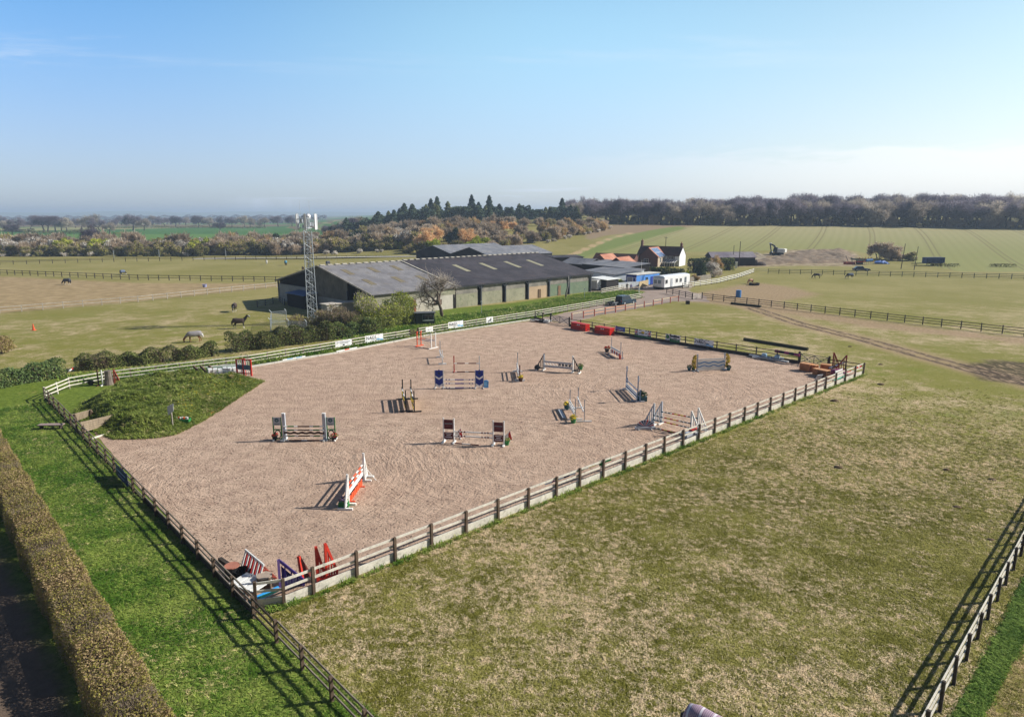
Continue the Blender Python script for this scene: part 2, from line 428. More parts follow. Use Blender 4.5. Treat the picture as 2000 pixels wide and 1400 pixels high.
# rutted mud
ml = nt.math('SUBTRACT', .62, nt.math('ABSOLUTE', nt.math('SUBTRACT', nt.attr('mudline'), 1.0)))
ruts = nt.noise(nt.vmap(pos, (1.9, .42, 1)), 1.2, 5, .7, .6)
mudc = nt.mix(nt.ramp(ruts, .46, .66), srgb(62, 50, 42), srgb(176, 152, 124))
col = nt.mix(nt.math('MULTIPLY', nt.ramp(nt.math('ADD', nt.attr('mudline'), nt.math('MULTIPLY', nM, 3)), 5.5, 2.5), .8), col, srgb(168, 144, 112))
mm = nt.ramp(nt.math('ADD', ml, nt.math('MULTIPLY', nt.math('SUBTRACT', ruts, .5), 3.4)), -.1, .5)
col = nt.mix(mm, col, mudc)
col = nt.mix(nt.math('MULTIPLY', edge('mudpatch', 1.2, 6), .85), col, mudc)
# drilled field with tramlines
fx = nt.math('SUBTRACT', nt.math('MULTIPLY', sp.outputs[0], .905), nt.math('MULTIPLY', sp.outputs[1], .425))
fx = nt.math('ADD', fx, nt.math('MULTIPLY', nt.math('SINE', nt.math('MULTIPLY', sp.outputs[1], .012)), 5))
row = nt.math('SINE', nt.math('MULTIPLY', fx, 1.7))
tr = nt.math('ABSOLUTE', nt.math('SUBTRACT', nt.math('FRACT', nt.math('DIVIDE', fx, 24.0)), .5))
tram = nt.math('MULTIPLY', nt.ramp(nt.math('ABSOLUTE', nt.math('SUBTRACT', tr, .045)), .022, .006), .5)
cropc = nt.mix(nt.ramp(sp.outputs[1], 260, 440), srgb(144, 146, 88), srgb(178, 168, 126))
cropc = nt.mix(nt.math('MULTIPLY', nt.ramp(nM, .3, .7), .35), cropc, srgb(150, 140, 92))
cropc = nt.mix(nt.math('MULTIPLY', nt.math('ADD', nt.math('MULTIPLY', row, .5), .5), .13), cropc, srgb(112, 118, 64))
cropc = nt.mix(tram, cropc, srgb(112, 98, 66))
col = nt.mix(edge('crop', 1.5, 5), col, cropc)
col = nt.mix(edge('bare', 2, 5), col, srgb(150, 130, 104))
col = nt.mix(edge('greenhead', 2, 8), col, nt.mix(nM, srgb(104, 122, 60), srgb(136, 144, 82)))
ft = nt.ramp(nt.math('ADD', nt.math('SUBTRACT', 2.6, nt.attr('farmtrack')), nt.math('MULTIPLY', nt.math('SUBTRACT', nM, .5), 3)), 0, 1.2)
col = nt.mix(nt.math('MULTIPLY', ft, .9), col, srgb(186, 160, 122))
spc = nt.mix(nt.ramp(nM, .38, .62), srgb(128, 110, 88), srgb(180, 162, 134))
col = nt.mix(nt.math('MULTIPLY', edge('spoil', 2, 7), .9), col, spc)
col = nt.mix(edge('spoil2', 2, 6), col, spc)
col = nt.mix(edge('lane', .6, 2.0), col, nt.mix(nS, srgb(88, 76, 66), srgb(132, 114, 98)))
col = nt.mix(edge('yard', .8, 2.5), col, nt.mix(nS, srgb(132, 118, 104), srgb(178, 164, 146)))
# arable and pasture far beyond the hedgerow on the left
lf = nt.math('MULTIPLY', nt.ramp(sp.outputs[1], 330, 350), nt.ramp(nt.math('ADD', sp.outputs[0], nt.math('MULTIPLY', sp.outputs[1], .16)), 10, -20))
fld = nt.vor(nt.vmap(pos, (.0016, .0042, 1), (0, 0, .2)), 1.0, 'F1', .8, 1)
fsep = nt.new('ShaderNodeSeparateColor'); nt.l.new(fld, fsep.inputs[0])
fc = nt.mix(nt.ramp(fsep.outputs[0], .3, .75), srgb(72, 112, 46), srgb(96, 130, 60))
fc = nt.mix(nt.ramp(fsep.outputs[1], .62, .66), fc, srgb(120, 104, 74))
fc = nt.mix(nt.ramp(fsep.outputs[2], .80, .84), fc, srgb(148, 146, 96))
col = nt.mix(lf, col, fc)
nt.put(bs.inputs['Base Color'], col); bs.inputs['Roughness'].default_value = .95; bs.inputs['Specular IOR Level'].default_value = .08
near = nt.ramp(sp.outputs[1], 150, 30)
hgt = nt.math('ADD', nt.math('MULTIPLY', nF, .5), nt.math('MULTIPLY', nS, .5))
nt.put(bs.inputs['Normal'], nt.bump(nt.math('MULTIPLY', hgt, nt.math('ADD', near, .25)), .55, .10))

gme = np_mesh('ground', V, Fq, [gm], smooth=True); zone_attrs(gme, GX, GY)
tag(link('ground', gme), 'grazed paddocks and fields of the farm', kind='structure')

# ---- riding surface
def sheet(name, pts, z, m, label, jit=0.0, step=1.2):
    """flat sheet with a slightly ragged outline"""
    rr = random.Random(name); out = []
    n = len(pts)
    for i in range(n):
        a = Vector(pts[i]); b = Vector(pts[(i + 1) % n]); k = max(1, int((b - a).length / step))
        for j in range(k):
            p = a.lerp(b, j / k); out.append((p.x + rr.uniform(-jit, jit), p.y + rr.uniform(-jit, jit), z))
    bm = bmesh.new(); vs = [bm.verts.new(p) for p in out]
    es = [bm.edges.new((vs[i], vs[(i + 1) % len(vs)])) for i in range(len(vs))]
    bmesh.ops.triangle_fill(bm, edges=es, use_beauty=True)
    for f in bm.faces:
        if f.normal.z < 0: f.normal_flip()
    me = bpy.data.meshes.new(name); bm.to_mesh(me); bm.free(); me.materials.append(m)
    return tag(link(name, me), label, kind='structure')

sm, nt, bs = new_mat('arena_sand')
pos = nt.new('ShaderNodeNewGeometry').outputs['Position']
big = nt.noise(pos, .07, 4, .6); mid = nt.noise(pos, .8, 4, .6); fine = nt.noise(pos, 14, 3, .7)
# hoof prints: separate pits of uneven size, denser along the worn lines
trod = nt.ramp(nt.math('ADD', nt.math('MULTIPLY', mid, .5), nt.math('MULTIPLY', big, .6)), .40, .68)
def pits(sc, rot, loc, share, r0):
    n = nt.new('ShaderNodeTexVoronoi', feature='F1'); nt.put(n.inputs['Vector'], nt.vmap(pos, (1, 1.25, .01), (0, 0, rot), loc)); n.inputs['Scale'].default_value = sc
    cs = nt.new('ShaderNodeSeparateColor'); nt.l.new(n.outputs['Color'], cs.inputs[0])
    rad = nt.math('ADD', nt.math('MULTIPLY', cs.outputs[0], r0), nt.math('SUBTRACT', nt.math('MULTIPLY', trod, .16), share))
    return nt.math('SUBTRACT', 1.0, nt.ramp(nt.math('SUBTRACT', n.outputs['Distance'], rad), -.16, .10))
pit1 = pits(3.5, .3, (0, 0, 0), .21, .46); pit2 = pits(5.2, 1.1, (5, 2, 0), .26, .5)
pit = nt.math('MAXIMUM', pit1, nt.math('MULTIPLY', pit2, .8))
# harrow marks: faint concentric curves
sx = nt.new('ShaderNodeSeparateXYZ'); nt.l.new(pos, sx.inputs[0])
def arcs(cx_, cy_, freq):
    dx = nt.math('SUBTRACT', sx.outputs[0], cx_); dy = nt.math('SUBTRACT', sx.outputs[1], cy_)
    r = nt.math('SQRT', nt.math('ADD', nt.math('MULTIPLY', dx, dx), nt.math('MULTIPLY', dy, dy)))
    r = nt.math('ADD', r, nt.math('MULTIPLY', mid, .6))
    near_ = nt.math('MULTIPLY', nt.ramp(r, 22, 9), nt.ramp(r, 1.5, 5))
    th = nt.math('ARCTAN2', dy, dx); cb = nt.new('ShaderNodeCombineXYZ'); nt.l.new(nt.math('MULTIPLY', r, freq), cb.inputs[0]); nt.l.new(nt.math('MULTIPLY', th, 5.0), cb.inputs[1])
    return nt.math('MULTIPLY', nt.math('SUBTRACT', nt.noise(cb.outputs[0], 1.0, 4, .65), .5), near_)
arc = nt.math('ADD', arcs(-17, 45, 2.6), nt.math('ADD', arcs(2, 50, 2.2), arcs(16, 68, 2.2)))
h = nt.math('MULTIPLY', pit, -1.0)
h = nt.math('ADD', h, nt.math('MULTIPLY', nt.noise(pos, 3.0, 6, .78), 2.7))
h = nt.math('ADD', h, nt.math('MULTIPLY', arc, 3.2))
sand = nt.mix(nt.ramp(big, .3, .7), srgb(198, 168, 146), srgb(212, 184, 161))
sand = nt.mix(nt.ramp(mid, .3, .7), sand, srgb(178, 150, 130))
sand = nt.mix(nt.math('MULTIPLY', nt.ramp(fine, .4, .7), .35), sand, srgb(212, 188, 166))
pit_dark = nt.math('MULTIPLY', pit, .40)  # pits tinted darker than the sand around them
sand = nt.mix(pit_dark, sand, srgb(120, 96, 84))
nt.put(bs.inputs['Base Color'], sand); bs.inputs['Roughness'].default_value = .95; bs.inputs['Specular IOR Level'].default_value = .1
nt.put(bs.inputs['Normal'], nt.bump(h, .8, .09))
arena = px((503, 1198), (1684, 728), (1560, 708), (1400, 682), (1110, 632), (1047, 625), (830, 657), (660, 690), (490, 718), (400, 740), (230, 780), (185, 845), (260, 935), (352, 1040), (430, 1125))
sheet('riding_arena', arena, .012, sm, 'pinkish sand riding arena pitted with hoof prints', .08)

km, nt, bs = new_mat('yard_gravel')
pos = nt.new('ShaderNodeNewGeometry').outputs['Position']
g1 = nt.noise(pos, .5, 4, .6); g2 = nt.noise(pos, 6, 4, .7)
gc = nt.mix(nt.ramp(g1, .3, .7), srgb(158, 138, 124), srgb(180, 160, 146))
gc = nt.mix(nt.ramp(g2, .4, .66), gc, srgb(130, 112, 100))
nt.put(bs.inputs['Base Color'], gc); bs.inputs['Roughness'].default_value = .95
nt.put(bs.inputs['Normal'], nt.bump(g2, .6, .04))
sheet('track', px((1055, 622), (1110, 633), (1160, 618), (1322, 588), (1385, 590), (1376, 576), (1330, 566), (1300, 557), (1262, 553), (1235, 557), (1262, 571), (1225, 583), (1130, 605)), .010, km, 'brown gravel track from the arena gate to the yard', .35)
lm = mat('far_lane', (196, 190, 180), .9, .08, .3)
far_a, far_b = T(380, 505.5), T(830, 500.5)
mb = MB(); mb.beam(far_a + Vector((0, 0, .03)), far_b + Vector((0, 0, .03)), 5.0, .05, lm); tag(mb.build('road'), 'pale lane running below the far hedgerow', kind='structure')

# ---- distant hills on the horizon
hl = mat('hill_land', (128, 140, 118), .95, .15, .004)
hv, hf = [], []; N = 90
for i in range(N + 1):
    a = radians(-62 + 124 * i / N); R = 6300
    top = 24 + 16 * (0.5 + .5 * mnoise.noise(Vector((i * .14, 3.1, 0)))) + 10 * mnoise.noise(Vector((i * .5, 7.7, 0)))
    for k, (rr, z) in enumerate(((R - 500, -4), (R, max(8, top)), (R + 500, -4))): hv.append((rr * sin(a), rr * cos(a), z))
for i in range(N):
    for k in range(2): hf.append((i * 3 + k, i * 3 + 3 + k, i * 3 + 4 + k, i * 3 + 1 + k))
me = bpy.data.meshes.new('hills'); me.from_pydata(hv, [], hf); me.materials.append(hl)
for p in me.polygons: p.use_smooth = True
tag(link('hills', me), 'low blue hills along the horizon', kind='structure')
# ------------------------------------------------------------------ vegetation
def rng(seed): return np.random.default_rng(seed)

def leaves(pts, nrm, size, r, flat=.55, long=1.0):
    """quads at pts, tilted about nrm; size scalar/array"""
    n = len(pts)
    d = nrm * flat + r.normal(size=(n, 3)) * (1 - flat) * .9
    d /= np.linalg.norm(d, axis=1, keepdims=True) + 1e-9
    a = np.cross(d, r.normal(size=(n, 3))); a /= np.linalg.norm(a, axis=1, keepdims=True) + 1e-9
    b = np.cross(d, a)
    s = (size * r.uniform(.6, 1.35, n))[:, None]
    a = a * s * long * .5; b = b * s * .5
    V = np.stack([pts - a, pts + b * .8, pts + a, pts - b * .8], 1).reshape(-1, 3)
    F = np.arange(4 * n).reshape(n, 4)
    return V, F

def twigs(pts, dirs, length, width, r, spread=.5):
    """thin pointed twigs starting at pts"""
    n = len(pts)
    d = dirs + r.normal(size=(n, 3)) * spread; d /= np.linalg.norm(d, axis=1, keepdims=True) + 1e-9
    a = np.cross(d, r.normal(size=(n, 3))); a /= np.linalg.norm(a, axis=1, keepdims=True) + 1e-9
    L = (length * r.uniform(.5, 1.4, n))[:, None]; w = width * r.uniform(.6, 1.4, n)[:, None]
    m = pts + d * L * .55 + r.normal(size=(n, 3)) * L * .08
    V = np.stack([pts - a * w * .5, pts + a * w * .5, m + a * w * .3, pts + d * L, m - a * w * .3], 1)
    V = V[:, [0, 1, 2, 3, 4]].reshape(-1, 3)
    k = np.arange(n)[:, None] * 5
    F = np.concatenate([k + [[0, 1, 2, 4]], k + [[4, 2, 3, 3]]], 0)
    # second face as quad with a doubled tip -> give it a tiny width
    return V, np.concatenate([k + np.array([[0, 1, 2, 4]]), k + np.array([[4, 2, 3, 0]])], 0)[:n]

def cat(parts):
    Vs, Fs, Ms, k = [], [], [], 0
    for V, F, m in parts:
        Vs.append(V); Fs.append(F + k); Ms.append(np.full(len(F), m)); k += len(V)
    return np.concatenate(Vs), np.concatenate(Fs), np.concatenate(Ms)

def tubes(segs, n=5):
    """quads of tapered branch pieces (p,q,r1,r2)"""
    Vs, Fs, k = [], [], 0
    for p, q, r1, r2 in segs:
        x = q - p; L = np.linalg.norm(x) + 1e-9; x = x / L
        a = np.array([0, 0, 1.0]) if abs(x[2]) < .9 else np.array([1.0, 0, 0])
        y = np.cross(a, x); y /= np.linalg.norm(y); z = np.cross(x, y)
        t = np.arange(n) * 2 * pi / n
        ring = np.outer(np.cos(t), y) + np.outer(np.sin(t), z)
        Vs += [p + ring * r1, q + ring * r2]
        i = np.arange(n); j = (i + 1) % n
        Fs.append(np.stack([k + i, k + j, k + n + j, k + n + i], 1)); k += 2 * n
    return np.concatenate(Vs), np.concatenate(Fs)

def branch_tree(seed, H, spread, trunk_r, levels=4, lean=.0, kids=(3, 4), up=.35, first=.28):
    """recursive limbs; returns segments and tip points with directions"""
    r = rng(seed); segs = []; tips = []
    def grow(p, d, L, rad, lv):
        k = 3; q = p
        for i in range(k):
            d = d + r.normal(size=3) * .13 + np.array([0, 0, up * .12]); d /= np.linalg.norm(d)
            n = q + d * L / k; r1 = rad * (1 - .45 * i / k); r2 = rad * (1 - .45 * (i + 1) / k)
            segs.append((q, n, r1, r2)); q = n
            if lv < levels and i >= 1 and lv > 0:
                e = d + r.normal(size=3) * .75; e /= np.linalg.norm(e); grow(q, e, L * r.uniform(.45, .65), rad * .42, lv + 1)
        if lv >= levels - 1: tips.append((q, d))
        if lv < levels:
            for _ in range(int(r.integers(kids[0], kids[1] + 1))):
                e = d * .7 + r.normal(size=3) * spread; e[2] = abs(e[2]) * .7 + up * .5 if lv < 2 else e[2] + up * .3
                e /= np.linalg.norm(e); grow(q, e, L * r.uniform(.6, .82), rad * .55, lv + 1)
    d0 = np.array([lean, 0, 1.0]); d0 /= np.linalg.norm(d0)
    grow(np.array([0, 0, -.1]), d0, H * first, trunk_r, 0)
    return segs, tips, r

def lumps(r, n, R, H, low=.25):
    """centres / radii of the masses that make up a crown"""
    c = []
    for i in range(n):
        a = r.uniform(0, 2 * pi); q = sqrt(r.uniform(0, 1)) * R * .72
        z = H * r.uniform(low, .84) * (1 - .45 * (q / R) ** 2)
        c.append((q * cos(a), q * sin(a), z, r.uniform(.22, .44) * R, r.uniform(.13, .27) * H))
    return c

def shell_points(r, L, n):
    """points spread over the outer shells of the lumps, with outward normals"""
    L = np.array(L); w = L[:, 3] ** 2; k = r.choice(len(L), n, p=w / w.sum())
    d = r.normal(size=(n, 3)); d /= np.linalg.norm(d, axis=1, keepdims=True)
    q = (1.0 - .45 * r.uniform(0, 1, n) ** 2 + .12 * r.normal(size=n))[:, None]
    sc = np.stack([L[k, 3], L[k, 3], L[k, 4]], 1)
    p = L[k, :3] + d * sc * q
    p[:, 2] = np.maximum(p[:, 2], .05)
    return p, d

BARK = mat('bark', (96, 84, 72), .9, .25, 1.5, .3)
BARKD = mat('dark_bark', (64, 54, 48), .9, .25, 1.5, .3)
LF = {
    'twig_brown': leaf_mat('brown_twigs', (160, 143, 122), (198, 178, 152), (136, 122, 104), 0.42, .12, .5),
    'twig_grey': leaf_mat('grey_twigs', (170, 158, 146), (206, 194, 178), (148, 136, 126), 0.42, .12, .5),
    'twig_oak': leaf_mat('oak_twigs', (110, 102, 114), (150, 140, 150), (94, 90, 102), 0.42, .08, .6),
    'olive': leaf_mat('olive_spring_leaf', (146, 144, 66), (186, 178, 98), (124, 120, 66), .35, .2, .5),
    'yellowgreen': leaf_mat('yellow_green_leaf', (158, 170, 48), (198, 202, 82), (132, 144, 50), .35, .2, .3),
    'darkhedge': leaf_mat('dark_hedge_leaf', (86, 90, 52), (132, 132, 80), (146, 136, 92), .25, .4, .3),
    'evergreen': leaf_mat('evergreen_leaf', (40, 58, 40), (70, 88, 58), (52, 68, 46), .15, .3, .3),
    'conifer': leaf_mat('conifer_needles', (62, 82, 70), (98, 116, 92), (118, 126, 88), .15, .06, .5),
    'larch': leaf_mat('larch_green', (136, 142, 94), (164, 166, 112), (118, 118, 82), .25, .06, .5),
    'orange': leaf_mat('orange_willow_twigs', (222, 184, 136), (240, 208, 164), (200, 160, 118), 0.42, .2, .2),
    'blossom': leaf_mat('white_blossom', (226, 224, 214), (244, 242, 236), (196, 186, 170), .35, .5, .2),
    'rustbrown': leaf_mat('rust_brown_buds', (176, 146, 112), (206, 174, 134), (152, 128, 100), 0.42, .15, .4),
    'bramble': leaf_mat('bramble_leaf', (100, 116, 56), (146, 156, 88), (164, 150, 106), .25, .8, .2),
    'laurel': leaf_mat('glossy_laurel_leaf', (66, 94, 42), (130, 150, 84), (190, 200, 164), .2, 2.2, .2),
    'hedgebrown': leaf_mat('hawthorn_hedge_brown', (140, 120, 88), (186, 162, 122), (152, 144, 84), .2, .35, .0),
    'hedgegreen': leaf_mat('hawthorn_hedge_green', (128, 126, 54), (174, 164, 88), (150, 130, 86), .3, .5, .0),
}

def shrub_mesh(name, seed, R, H, kinds, n, size, lobes=13, twig=.0, low=.22, long=1.4, core=None):
    """rounded shrub: leaf-sized faces over several lobes; kinds = [(leaf key, share, min height share)]"""
    r = rng(seed); L = lumps(r, lobes, R, H, low); parts = []; ms = [BARKD]
    segs = []
    for c in L[:6]:
        segs.append((np.array([r.normal() * .12 * R, r.normal() * .12 * R, -.1]), np.array(c[:3]), .05 * sqrt(R), .02 * sqrt(R)))
    V, F = tubes(segs, 4); parts.append((V, F, 0))
    for key, share, mh in kinds:
        ms.append(LF[key]); k = int(n * share); p, d = shell_points(r, L, k)
        if mh:
            keep = (p[:, 2] > mh * H) & (d[:, 2] > -.2); p, d = p[keep], d[keep]
        if key.startswith('twig') or key in ('orange', 'rustbrown'):
            d2 = d * .6 + np.array([0, 0, .6]); V, F = twigs(p - d * size * .8, d2, size * 3.2, size * .42, r, .45)
        else: V, F = leaves(p, d, size, r, .4, long)
        parts.append((V, F, len(ms) - 1))
    V, F, M = cat(parts); return np_mesh(name, V, F, ms, M)

def oak_mesh(name, seed, H, key='twig_oak', bark=None, spread=.75, n_tw=9, tl=1.5, tw=.10, levels=4):
    segs, tips, r = branch_tree(seed, H, spread, H * .034, levels)
    V, F = tubes(segs, 5); parts = [(V, F, 0)]
    tp = np.array([t[0] for t in tips]); td = np.array([t[1] for t in tips])
    zmax = max(tp[:, 2].max(), 1e-3)
    tp2 = np.repeat(tp, n_tw, 0) + r.normal(size=(len(tp) * n_tw, 3)) * H * .028
    td2 = np.repeat(td, n_tw, 0)
    V2, F2 = twigs(tp2, td2, tl, tw, r, .7); parts.append((V2, F2, 1))
    V, F, M = cat(parts); s = H / (zmax + tl * .6); V = V * np.array([s, s, s])
    return V, F, M, [bark or BARKD, LF[key]]

def conifer_mesh(name, seed, H, R, key='conifer', ragged=.25, n=2600, bare=.12, size=.75):
    r = rng(seed); t = r.uniform(bare, 1, n) ** .9
    lay = np.round(t * 16) / 16 + r.normal(size=n) * .012
    prof = (1 - lay) ** .62 * R * (1 + ragged * np.sin(lay * 40 + r.uniform(0, 6))) + .15
    a = r.uniform(0, 2 * pi, n); q = np.sqrt(r.uniform(.15, 1, n)) * prof
    p = np.stack([q * np.cos(a), q * np.sin(a), lay * H - q * .22], 1)
    d = np.stack([np.cos(a), np.sin(a), np.full(n, .25)], 1)
    V, F = leaves(p, d * .4 + np.array([0, 0, .6]), size, r, .5, 1.5)
    Vt, Ft = tubes([(np.array([0, 0, -.2]), np.array([0, 0, H * .95]), H * .018, .03)], 6)
    V, F, M = cat([(Vt, Ft, 0), (V, F, 1)]); return np_mesh(name, V, F, [BARKD, LF[key]], M)

def place(me, name, loc, s=1.0, rz=None, label=None, cat_=None, group=None, sz=None):
    o = bpy.data.objects.new(name, me); COL.objects.link(o); o.location = loc
    o.rotation_euler = (0, 0, random.uniform(0, 6.28) if rz is None else rz)
    o.scale = (s, s, s if sz is None else sz); return tag(o, label, cat_, group)

# prototypes -----------------------------------------------------------------
SH = {}
for i in range(3):
    SH['brown', i] = shrub_mesh('brown_shrub', 10 + i, 3.4, 5.0, [('twig_brown', 1, 0), ('twig_grey', .3, 0)], 2100, .42)
    SH['dark', i] = shrub_mesh('dark_shrub', 20 + i, 3.2, 4.2, [('darkhedge', .7, 0), ('olive', .35, .4), ('twig_brown', .3, .3)], 2300, .40)
    SH['olive', i] = shrub_mesh('olive_shrub', 30 + i, 3.2, 4.6, [('olive', .7, 0), ('twig_brown', .5, 0)], 2300, .40)
    SH['blossom', i] = shrub_mesh('blossom_shrub', 40 + i, 3.2, 4.6, [('blossom', .55, .35), ('twig_grey', .7, 0)], 2400, .34)
    SH['rust', i] = shrub_mesh('rust_shrub', 50 + i, 3.6, 5.4, [('rustbrown', .8, 0), ('olive', .25, 0)], 2300, .42)
for i in range(2):
    SH['yellow', i] = shrub_mesh('yellow_green_shrub', 60 + i, 3.4, 5.0, [('yellowgreen', .9, 0), ('olive', .2, 0)], 2300, .42)
    SH['orange', i] = shrub_mesh('orange_willow', 70 + i, 3.8, 6.4, [('orange', 1, 0)], 2400, .46, low=.3)
    SH['ever', i] = shrub_mesh('evergreen_bush', 80 + i, 3.0, 6.0, [('evergreen', 1, 0)], 2600, .45)
    SH['lowblossom', i] = shrub_mesh('low_blackthorn', 90 + i, 1.8, 2.2, [('blossom', .8, .2), ('twig_grey', .4, 0)], 900, .30)
    SH['con', i] = conifer_mesh('dark_conifer', 100 + i, 15, 4.4, n=3200, size=.9)
    SH['pine', i] = shrub_mesh('pine_crown', 110 + i, 4.2, 13, [('conifer', 1, .15)], 2600, .8, low=.3)
    SH['larch', i] = conifer_mesh('larch', 120 + i, 14, 3.8, 'larch', .3, 2200)
OAK = []
for i in range(5):
    V, F, M, ms = oak_mesh('oak', 130 + i, 17, 'twig_oak' if i < 3 else 'twig_grey', None, .8 + .05 * i, 9, 1.7, .13)
    tr = np.where(M == 0)[0]; cr = np.where(M == 1)[0]
    OAK.append((np_mesh('trunk', V, F[tr], [ms[0]]), np_mesh('crown', V, F[cr], [ms[1]])))
for me_t, me_c in OAK:      # drop loose vertices
    for me in (me_t, me_c):
        bm = bmesh.new(); bm.from_mesh(me); bmesh.ops.delete(bm, geom=[v for v in bm.verts if not v.link_faces], context='VERTS'); bm.to_mesh(me); bm.free()

def oak(loc, s, label, group=None, name='oak_tree', i=None, sz=None):
    i = random.randrange(5) if i is None else i
    t = thing(name, label, 'tree', loc, random.uniform(0, 6.28), group); t.scale = (s, s, sz or s)
    link('trunk', OAK[i][0], t); link('crown', OAK[i][1], t); return t

LAB = {
    'brown': ('brown_shrub', 'bare brown twiggy shrub in the belt of scrub beyond the paddocks', 'shrub', 'bare brown shrubs of the scrub belt'),
    'dark': ('hedgerow_shrub', 'dark green hedgerow shrub beside the lane beyond the far paddock', 'shrub', 'dark shrubs along the far hedgerow'),
    'olive': ('hedgerow_shrub', 'olive green budding shrub in the scrub beyond the far paddock', 'shrub', 'olive shrubs of the far hedgerow'),
    'blossom': ('blackthorn', 'white blossoming blackthorn in the far hedgerow', 'shrub', 'blossoming blackthorns in the far hedgerow'),
    'rust': ('budding_shrub', 'rounded rust brown budding shrub in the scrub behind the barns', 'shrub', 'rust brown shrubs behind the barns'),
    'yellow': ('leafing_shrub', 'bright yellow green leafing shrub among brown scrub', 'shrub', 'yellow green shrubs among the scrub'),
    'orange': ('willow', 'orange twigged willow in the scrub behind the barns', 'tree', 'orange willows'),
    'ever': ('evergreen_tree', 'dark rounded evergreen tree standing out of brown scrub', 'tree', 'dark evergreens in the scrub'),
    'lowblossom': ('blackthorn', 'low white blossoming blackthorn at the foot of the hedgerow', 'shrub', 'low blackthorns at the hedgerow foot'),
    'con': ('conifer', 'dark pointed conifer in the plantation on the ridge', 'tree', 'conifers of the ridge plantation'),
    'pine': ('pine_tree', 'dark round headed pine in the plantation on the ridge', 'tree', 'pines of the ridge plantation'),
    'larch': ('larch', 'pale green larch in the plantation on the ridge', 'tree', 'larches of the ridge plantation'),
}
NV = {k: len([1 for q in SH if q[0] == k]) for k in LAB}
def sh(kind, u, Y, s=1.0, sz=None, label=None, group=None, dz=-.15, i=None):
    nm, lb, ct, gr = LAB[kind]; p = at_depth(u, Y); p.z += dz
    i = random.randrange(NV[kind]) if i is None else i
    return place(SH[kind, i], nm, p, s, None, label or lb, ct, (group or gr) if label is None or group else None, sz)

R_ = random.Random(11)
# the hedgerow by the lane: front row dark, then blossom and olive, then bare scrub
for u in range(-70, 850, 21):
    k = R_.choice(['dark', 'dark', 'olive', 'dark', 'brown'])
    sh(k, u + R_.uniform(-6, 6), 300 + R_.uniform(-2, 3) + (8 if u > 400 else 0), R_.uniform(1.0, 1.35))
for u in range(-60, 850, 23):
    k = R_.choice(['blossom', 'olive', 'brown', 'blossom', 'yellow'] if u < 420 else ['dark', 'olive', 'brown', 'olive', 'blossom'])
    sh(k, u + R_.uniform(-8, 8), 312 + R_.uniform(-3, 4), R_.uniform(1.35, 1.75))
for u in range(-40, 480, 30):
    k = R_.choice(['brown', 'blossom', 'rust', 'olive', 'brown'])
    sh(k, u + R_.uniform(-12, 12), 332 + R_.uniform(-5, 8), R_.uniform(1.6, 2.1))
for u in (5, 40, 52, 118, 150, 172, 360, 640, 655, 705, 735, 745):
    sh('lowblossom', u + R_.uniform(-5, 5), 296 + R_.uniform(0, 2), R_.uniform(.6, 1.0))
# scrub rising behind the mast and the barns
for row, (Y, u0, u1, st, s) in enumerate(((328, 450, 860, 26, 1.45), (350, 430, 930, 27, 1.55), (374, 440, 980, 28, 1.6), (400, 470, 1040, 29, 1.35), (425, 900, 1150, 30, 1.1))):
    u = u0
    while u < u1:
        k = R_.choice(['brown', 'brown', 'brown', 'olive', 'rust', 'blossom' if row < 2 else 'brown', 'brown'])
        sh(k, u + R_.uniform(-9, 9), Y + R_.uniform(-5, 5), s * R_.uniform(.85, 1.15)); u += st
for u, Y, s in ((690, 345, 1.15), (700, 352, 1.2), (545, 372, 1.3), (480, 350, 1.2), (575, 388, 1.2), (735, 322, .9), (770, 398, 1.0), (715, 402, 1.1), (640, 405, 1.0)):
    sh('ever', u, Y, s)
sh('ever', 886, 318, 1.25, None, 'large dark round evergreen between two orange willows behind the barns')
for u, Y, s in ((835, 322, 1.3), (850, 330, 1.3), (915, 322, 1.1), (962, 372, 1.1), (982, 372, 1.1), (1002, 378, .9)): sh('orange', u, Y, s)
for u, Y, s in ((940, 300, 1.15), (915, 304, .9), (850, 302, .9), (810, 306, .9), (780, 308, .8)): sh('yellow', u, Y, s)
# rounded shrubs of the field hedge running up to the wood
for i_, (u, Y, k, s) in enumerate(((978, 306, 'brown', 1.25), (1000, 312, 'rust', 1.15), (1012, 318, 'olive', 1.15), (1040, 322, 'brown', 1.3), (1062, 330, 'olive', 1.2), (1078, 336, 'brown', 1.3), (1092, 345, 'rust', 1.3), (1112, 350, 'brown', 1.2),
                                  (1126, 358, 'rust', 1.3), (1142, 366, 'olive', 1.15), (1158, 374, 'brown', 1.3), (1172, 384, 'rust', 1.25), (1178, 396, 'brown', 1.2), (1020, 345, 'brown', 1.3), (1060, 360, 'rust', 1.3), (1100, 375, 'brown', 1.3), (1135, 392, 'brown', 1.3), (1160, 404, 'rust', 1.2))):
    sh(k, u, Y, s)
for u, Y in ((1068, 322), (1078, 327), (1098, 338), (1108, 342), (1138, 357), (1148, 363), (1164, 372), (1176, 383), (1188, 395)): sh('lowblossom', u + 4, Y, R_.uniform(.6, .9))
